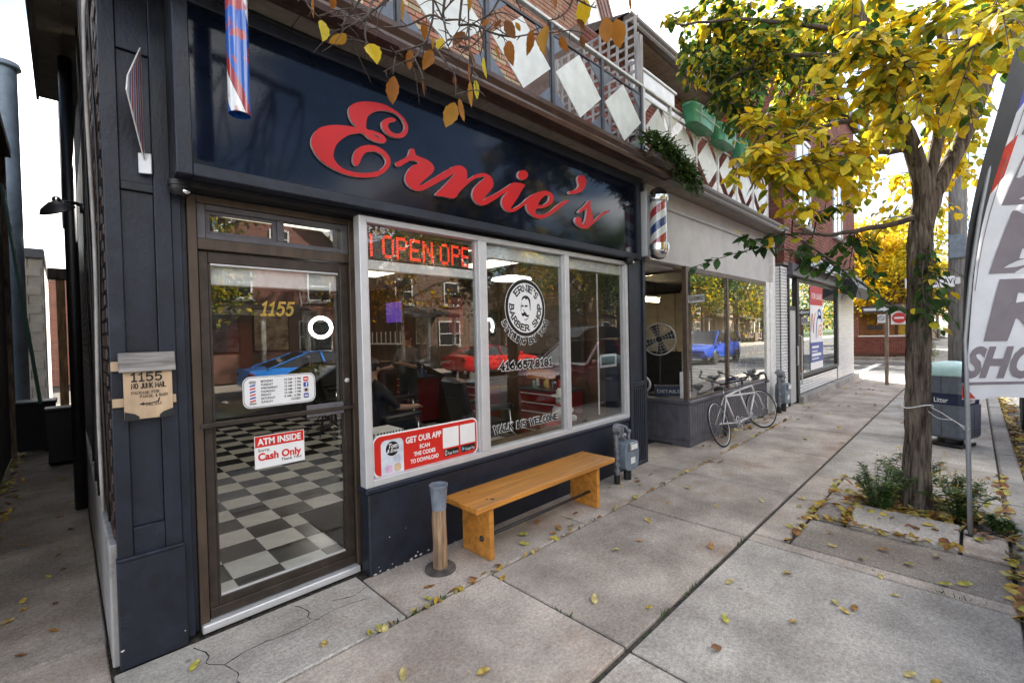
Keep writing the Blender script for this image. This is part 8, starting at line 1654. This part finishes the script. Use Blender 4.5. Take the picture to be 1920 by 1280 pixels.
gp = 'trees along the opposite pavement'
bushy_tree('maple_tree', 'green and gold street tree across from the barber door', (2.2,-12.4,0), 7.5, 2.9, [G[0],G[1],m_leaf['lime'][0],Y_[0]], 5200, gp, .24); bushy_tree('maple_tree', 'orange turning street tree across from the second window', (11.2,-12.6,0), 8.2, 3.3, [O_[0],O_[1],Y_[1],G[0]], 5600, gp, .24); bushy_tree('maple_tree', 'dark green street tree across from the third window', (17.6,-12.4,0), 8.0, 3.0, [G[0],G[2],G[1],O_[2]], 5200, gp, .24); bushy_tree('maple_tree', 'tall green tree beyond the junction across the street', (31.5,-12.5,0), 9.5, 3.6, [G[0],G[1],m_leaf['lime'][1]], 5600, gp, .28); bushy_tree('maple_tree', 'broad green tree reflected behind the minivan', (35.5,-13.2,0), 11.5, 4.4, [G[0],G[1],G[2],m_leaf['lime'][0]], 6500, gp, .34); bushy_tree('maple_tree', 'tall dark tree between the farthest houses', (47.5,-14,0), 12, 4.6, [G[0],G[2],G[1]], 6000, gp, .36); bushy_tree('maple_tree', 'olive green tree at the corner of the junction', (29.6,-15.5,0), 10.5, 3.8, [G[1],m_leaf['lime'][0],G[0]], 6000, gp, .32); bushy_tree('maple_tree', 'mixed green tree farthest along the opposite pavement', (40,-12.6,0), 9, 3.5, [G[0],m_leaf['lime'][0],Y_[1]], 4500, gp, .28); bushy_tree('maple_tree', 'green tree at the near end of the opposite pavement', (-7.5,-12.5,0), 8.6, 3.3, [G[0],G[1],Y_[2]], 5000, gp, .26)

bushy_tree('maple_tree', 'green tree before the far red brick house', (54,-12.8,0), 10, 4.0, [G[0],G[1],Y_[1]], 4200, gp, .36); bushy_tree('maple_tree', 'yellowing tree before the far buff brick house', (63,-12.8,0), 10, 4.0, [G[1],m_leaf['lime'][0],Y_[0]], 4200, gp, .38)
# far wood closing the street: one mass
fw_ = [MB() for _ in range(4)]
for i in range(7000):
    x = rnd.uniform(70,190); k = int(x/9); cy0 = -15-((k*37) % 7); top = 8+((k*53) % 5); u = rnd.random(); a = rnd.uniform(0,6.28); r = 4.4*math.sin(math.pi*min(1,.15+u*.8))*rnd.random()**.4
    put_leaf(fw_[(k+rnd.randrange(2)) % 4], (k*9+4.5+r*math.cos(a), cy0+r*math.sin(a), 1+u*top), (rnd.uniform(-1,1),rnd.uniform(-1,1),rnd.uniform(-.6,.4)), (rnd.uniform(-.5,.5),rnd.uniform(-.5,.5),1), rnd.uniform(.5,1.0), QL)
wd = thing('far_wood', 'distant wood of green and yellow trees closing the street', 'trees', (0,0,0), kind='stuff')
for b, m in zip(fw_, (G[0], G[1], m_leaf['lime'][0], Y_[1])): b.build('foliage', m, wd)['kind'] = 'stuff'
# ------------------------------------------------------------------ beyond the side street
t = thing('brick_house', 'brick porch house with a yellow door beyond the side street', 'house', (31.0,2.2,0), group=None)
def Q(n, m, fn, par=None): b = MB(); fn(b); return b.build(n, m, par or t)
Q('wall', m_hb[0], lambda b: b.box(2.0,9,.2,10,0,5.8)); Q('roof', m_shin[1], lambda b: b.add([(1.2,-.6,5.6),(9.5,-.6,5.6),(9.5,10.5,5.6),(1.2,10.5,5.6),(4.5,2.5,8),(7,2.5,8),(7,8,8),(4.5,8,8)], [(0,1,5,4),(1,2,6,5),(2,3,7,6),(3,0,4,7),(4,5,6,7),(3,2,1,0)]))
Q('porch_wall', m_hb[0], lambda b: (b.box(0,.25,.2,2.6,.25,1.12), b.box(0,.25,-.55,.199,.25,1.12), b.box(0,.3,2.2,2.7,1.12,2.5)))
brk = MB().bbox(-.012,.03,0,.2,0,.062,.004).mesh('brick', m_rbrick)
pw_ = [o for o in t.children if o.name.startswith('porch_wall')][0]
for r in range(11):
    for c in range(15):
        o = link('brick', brk, pw_); o.location = (-.004, -.55+c*.212+(.1 if r % 2 else 0), .27+r*.0745)
Q('coping', m_white, lambda b: b.bbox(-.05,.32,-.6,2.25,1.121,1.19,.01)); Q('porch_roof', m_shin[0], lambda b: b.box(-.5,2.2,-.8,3.0,2.55,2.8)); Q('porch_beam', mat('orange porch wood', (.36,.14,.04), .6), lambda b: b.box(-.1,.12,-.7,2.9,2.38,2.549)); Q('porch_inner', MATS['orange porch wood'], lambda b: b.box(1.95,1.995,.9,2.9,.3,2.5))
for y_ in (-.5,.95): Q('porch_post', m_white, lambda b: b.box(.02,.16,y_,y_+.14,1.191,2.379))
dd = Q('door', mat('yellow door', (.60,.38,.03), .5), lambda b: b.bbox(1.93,1.99,-.4,.75,.3,2.45,.01)); Q('door_pane', m_hwin, lambda b: b.bbox(1.915,1.929,-.1,.4,1.9,2.3,.005), dd)
Q('window', m_hwin, lambda b: b.box(1.97,1.999,1.2,2.5,3.4,5.0)); Q('mail_box', m_black, lambda b: (b.bbox(-.16,-.02,1.2,1.5,1.5,1.75,.02),)); Q('mail_box', m_black, lambda b: (b.bbox(-.16,-.02,1.56,1.86,1.5,1.75,.02),))
b = MB(); b.bbox(29.2,30.6,1.4,5.4,-.02,.06,.02); struct(b.build('verge', m_grass), 'strip of lawn before the porch house')
b = MB(); b.bbox(28.95,29.2,1.3,5.6,-.02,.16,.02); tag(b.build('stone_edging', m_rough), 'low stone edging along the porch house lawn', 'edging')
gp2 = 'trees beyond the side street'
bushy_tree('golden_tree', 'bright yellow tree in front of the porch house', (31.0,5.6,0), 7.6, 3.3, [Y_[0],Y_[2],Y_[1],Y_[0]], 9000, gp2, .24, .2, .30); bushy_tree('golden_tree', 'second bright yellow tree overhanging the porch', (33.0,2.4,0), 7.2, 3.0, [Y_[0],Y_[2],Y_[3],m_leaf['lime'][1]], 8000, gp2, .24, .16, .40)
bushy_tree('golden_tree', 'yellow and green tree far up the side street', (27.5,16,0), 9, 4, [Y_[0],m_leaf['lime'][0],Y_[2]], 6000, gp2, .3, .2)
def bush(label, loc, r, h, cols, n, ls=.12):
    t = thing('bush', label, 'bush', loc, group='bushes along the far pavement'); bs = [MB() for _ in cols]; st = MB()
    for i in range(10): a = rnd.uniform(0,6.28); st.tube([(0,0,0),(r*.3*math.cos(a),r*.3*math.sin(a),h*.4),(r*.7*math.cos(a),r*.7*math.sin(a),h*.8)], [.03,.02,.008], 5)
    for i in range(n):
        a = rnd.uniform(0,6.28); u = rnd.random(); rr = r*(1-.55*u*u)*rnd.random()**.35*(1+.18*math.sin(5*a+3*u*4)); p = (rr*math.cos(a),rr*math.sin(a),h*u+rnd.uniform(-.1,.1)); put_leaf(rnd.choice(bs), p, (math.cos(a)+rnd.uniform(-.6,.6),math.sin(a)+rnd.uniform(-.6,.6),rnd.uniform(-.5,.4)), (rnd.uniform(-.5,.5),rnd.uniform(-.5,.5),1), ls*rnd.uniform(.7,1.3), QL)
    for b, m in zip(bs, cols): b.build('foliage', m, t)['kind'] = 'stuff'
    st.build('stems', m_bark, t)['kind'] = 'stuff'
bush('tall dark green shrub beside the far pavement', (36.5,3.7,0), 1.3, 3.6, [G[0],G[1],G[2]], 5200, .2); bush('reddish green shrub behind the dark green one', (41,3.9,0), 1.6, 5.2, [G[1],m_leaf['lime'][0],O_[0]], 4800, .24); bush('low green shrub at the lawn edge by the trunk', (33.2,2.0,0), .6, .9, [G[1],m_leaf['lime'][0]], 900, .12)
house('red brick house farther along beyond the hedge', 52, 8, 5.0, 10, 5.6, m_hb[0], m_shin[0], (.1,.05,.05), True, -1, 'houses along the far pavement'); house('buff brick house closing the far end of the street', 64, 8, 5.0, 10, 5.6, m_hb[2], m_shin[1], (.1,.1,.2), True, -1, 'houses along the far pavement'); house('brown brick house at the vanishing end of the street', 76, 8, 5.0, 10, 5.6, m_hb[1], m_shin[1], (.2,.1,.1), True, -1, 'houses along the far pavement')
bushy_tree('golden_tree', 'green street tree in the distance down the pavement', (58,3.6,0), 8.5, 3.4, [G[0],G[1],Y_[0]], 4200, gp2, .35); bushy_tree('golden_tree', 'yellow street tree in the far distance', (74,3.4,0), 9, 3.6, [Y_[0],m_leaf['lime'][0],O_[0]], 3800, gp2, .4)
# traffic signs at the corner
t = thing('traffic_sign_post', 'wooden post with do not enter, one way and no parking signs', 'traffic sign', (17.0,1.78,0)); t.rotation_euler = (0,0,R_(-85))
MB().bbox(-.045,.045,-.045,.045,0,2.25,.006).build('post', mat('post timber', (.25,.19,.13), .85, var=.2, stretch=(4,4,.5)), t)
MB().bbox(.10,.46,-.075,-.06,1.75,2.12,.006).build('sign_plate', m_vw, t)
MB().lathe([(.155,0),(.155,-.003),(0,-.003)], (.28,-.0765,1.935), 30, 'Y').build('red_disc', m_vr, t); MB().box(.175,.385,-.083,-.081,1.91,1.96).build('white_bar', m_vw, t)
MB().bbox(-.56,.10,-.065,-.05,2.10,2.30,.006).build('one_way_plate', m_vb, t); b = MB(); b.prism([(-.52,2.16),(-.06,2.16),(-.06,2.13),(.07,2.20),(-.06,2.27),(-.06,2.24),(-.52,2.24)], -.069, -.066); b.build('arrow', m_vw, t, fixn=True)
MB().bbox(-.20,-.02,-.065,-.05,1.80,2.05,.006).build('parking_plate', m_vw, t); b = MB(); n = 20; b.tube([(-.11+.062*math.cos(2*math.pi*i/n),-.067,1.94+.062*math.sin(2*math.pi*i/n)) for i in range(n)], .007, 5, closed=True); b.tube([(-.155,-.067,1.985),(-.065,-.067,1.895)], .006, 5); b.build('ring', m_vb, t)
# utility pole and street name blade
t = thing('utility_pole', 'grey utility pole behind the feather flag', 'pole', (12.5,.22,0)); b = MB(); b.tube([(0,0,-.1),(0,0,9.5)], [.15,.11], 14); b.build('shaft', mat('weathered pole', (.24,.23,.22), .85, var=.2, scale=8, stretch=(4,4,.4), bump=.3), t, True)
MB().bbox(-.9,.9,-.05,.05,8.6,8.72,.01).build('crossarm', MATS['weathered pole'], t); MB().bbox(-.19,-.12,-.12,.12,3.0,3.45,.01).build('box', m_met, t)
for k, z in enumerate((8.75,8.2,7.2)):
    b = MB(); q = [(x, .22+.02*math.sin(x), z-.5*math.sin(math.pi*((x-12.5) % 40)/40)) for x in [-27.5+i*2.5 for i in range(49)]]; b.tube(q, .012, 5); tag(b.build('overhead_wire', m_black), ('topmost overhead wire along the street','middle overhead wire along the street','lowest overhead wire along the street')[k], 'wire', 'overhead wires along the street')
t = thing('street_name_sign', 'white street name blade on the utility pole reading Somerset Av', 'sign', (12.28,.28,2.45)); t.rotation_euler = (0,0,R_(-68))
MB().bbox(-.74,.02,-.012,.012,0,.21,.004).build('blade', m_vw, t); text_mb('SOMERSET AV', .15, (-.71,.065), m_vb, t, y=-.0135, width=.70, bold=.02)
MB().bbox(-.0,.1,-.02,.02,.05,.18,.004).build('clamp', m_alu, t)

# ------------------------------------------------------------------ alley
m_oldwood = mat('dark old boards', (.045,.033,.026), .85, var=.4, scale=6, stretch=(3,3,.4), bump=.4, bscale=30)
t = thing('neighbour_building', 'dark neighbouring building edging the alley', 'building', (0,0,0)); b = MB(); b.box(-3,-.64,3.6,10.3,0,4.6); b.build('wall', m_oldwood, t)
for k in range(12): MB().bbox(-.638,-.62,7.0+k*.28,7.27+k*.28,.0,4.55,.004).build('board', m_oldwood, t)
MB().box(-3.2,-.50,3.4,10.4,4.6,4.72).build('eave', m_oldwood, t); MB().bbox(-.66,-.56,10.3,10.42,0,4.6,.01).build('corner_board', mat('worn plank', (.20,.14,.10), .85, var=.3, scale=9, stretch=(3,3,.4)), t)
t = thing('block_building', 'beige concrete block outbuilding at the end of the alley', 'building', (0,0,0)); m_block = mat('beige block', (.36,.31,.26), .9, var=.08, scale=5); MB().box(-4,-.30,14,19,0,3.55).build('core', m_block, t)
for r in range(18):
    for c in range(3): MB().bbox(-1.5+c*.4+(.2 if r % 2 else 0)-.0,-1.11+c*.4+(.2 if r % 2 else 0),13.985,14.0,.01+r*.197,.20+r*.197,.004).build('block', m_block, t) if -1.11+c*.4+(.2 if r % 2 else 0) < -.3 else None
MB().bbox(-4.05,-.25,13.93,19.1,3.551,3.75,.01).build('parapet', m_dgrey, t); MB().box(-.299,-.285,14.0,19,0,3.55).build('side_face', mat('pale render', (.5,.47,.44), .9), t)  # side face coloured paler to stand for the light on it
b = MB(); b.tube([(-.62,12,0),(-.62,12,6.6)], .16, 18); b.lathe([(.2,6.6),(.22,6.62),(.2,6.7),(0,6.75)], (-.62,12,0), 18); tag(b.build('vent_stack', mat('blue grey stack', (.16,.21,.27), .5, var=.1), None, True, autosmooth=True), 'tall blue grey vent stack beyond the alley wall', 'vent stack')
t = thing('step_ladder', 'green ladder leaning in the alley', 'ladder', (-.42,9.2,0))
for s_ in (0,.26): MB().bar((-.12,s_,3.9),(.16,s_-.1,.9),.03,.06).build('rail', mat('green ladder paint', (.02,.10,.07), .5), t)
for k in range(9): f = k/9+.05; MB().bar((-.12+.28*f,-.1*f,3.9-3*f),(-.12+.28*f,.26-.1*f,3.9-3*f),.025,.03).build('rung', MATS['green ladder paint'], t)
m_wb = mat('black bin plastic', (.014,.015,.016), .45)
for k, (x, y, lab) in enumerate(((-.36,10.6,'black wheeled bin at the end of the alley'),(-.06,9.2,'dark sack bin against the alley wall'))):
    t = thing('wheeled_bin', lab, 'bin', (x,y,0)); w = .24 if k == 0 else .16; b = MB(); b.add([(-w*.8,-w*.8,.06),(w*.8,-w*.8,.06),(w*.8,w*.8,.06),(-w*.8,w*.8,.06),(-w,-w,.78),(w,-w,.78),(w,w,.78),(-w,w,.78)], [(3,2,1,0),(0,1,5,4),(1,2,6,5),(2,3,7,6),(3,0,4,7),(4,5,6,7)]); b.build('body', m_wb, t); MB().bbox(-w*1.06,w*1.06,-w*1.1,w*1.05,.781,.83,.012).build('lid', m_wb, t); MB().cyl((-w*.9,w*.75,.07),(w*.9,w*.75,.07),.07,12).build('wheel', m_tyre, t)
t = thing('fence_post', 'rough brown timber post at the end of the alley', 'post', (-.02,11.8,0)); MB().bbox(-.06,.06,-.06,.06,0,2.9,.01).build('post', mat('rough timber', (.22,.12,.05), .85, var=.3, stretch=(3,3,.4)), t); MB().bbox(-.16,.14,-.1,.1,2.901,3.1,.01).build('cap', m_oldwood, t)
b = MB(); b.box(-3,3,26,27,0,4.5); tag(b.build('rear_brick_building', m_hb[0]), 'red brick building glimpsed past the alley post', 'building')
bush('small green plant on the ground at the alley end', (-.2,11.2,0), .16, .6, [G[1],m_leaf['lime'][0]], 260, .09)
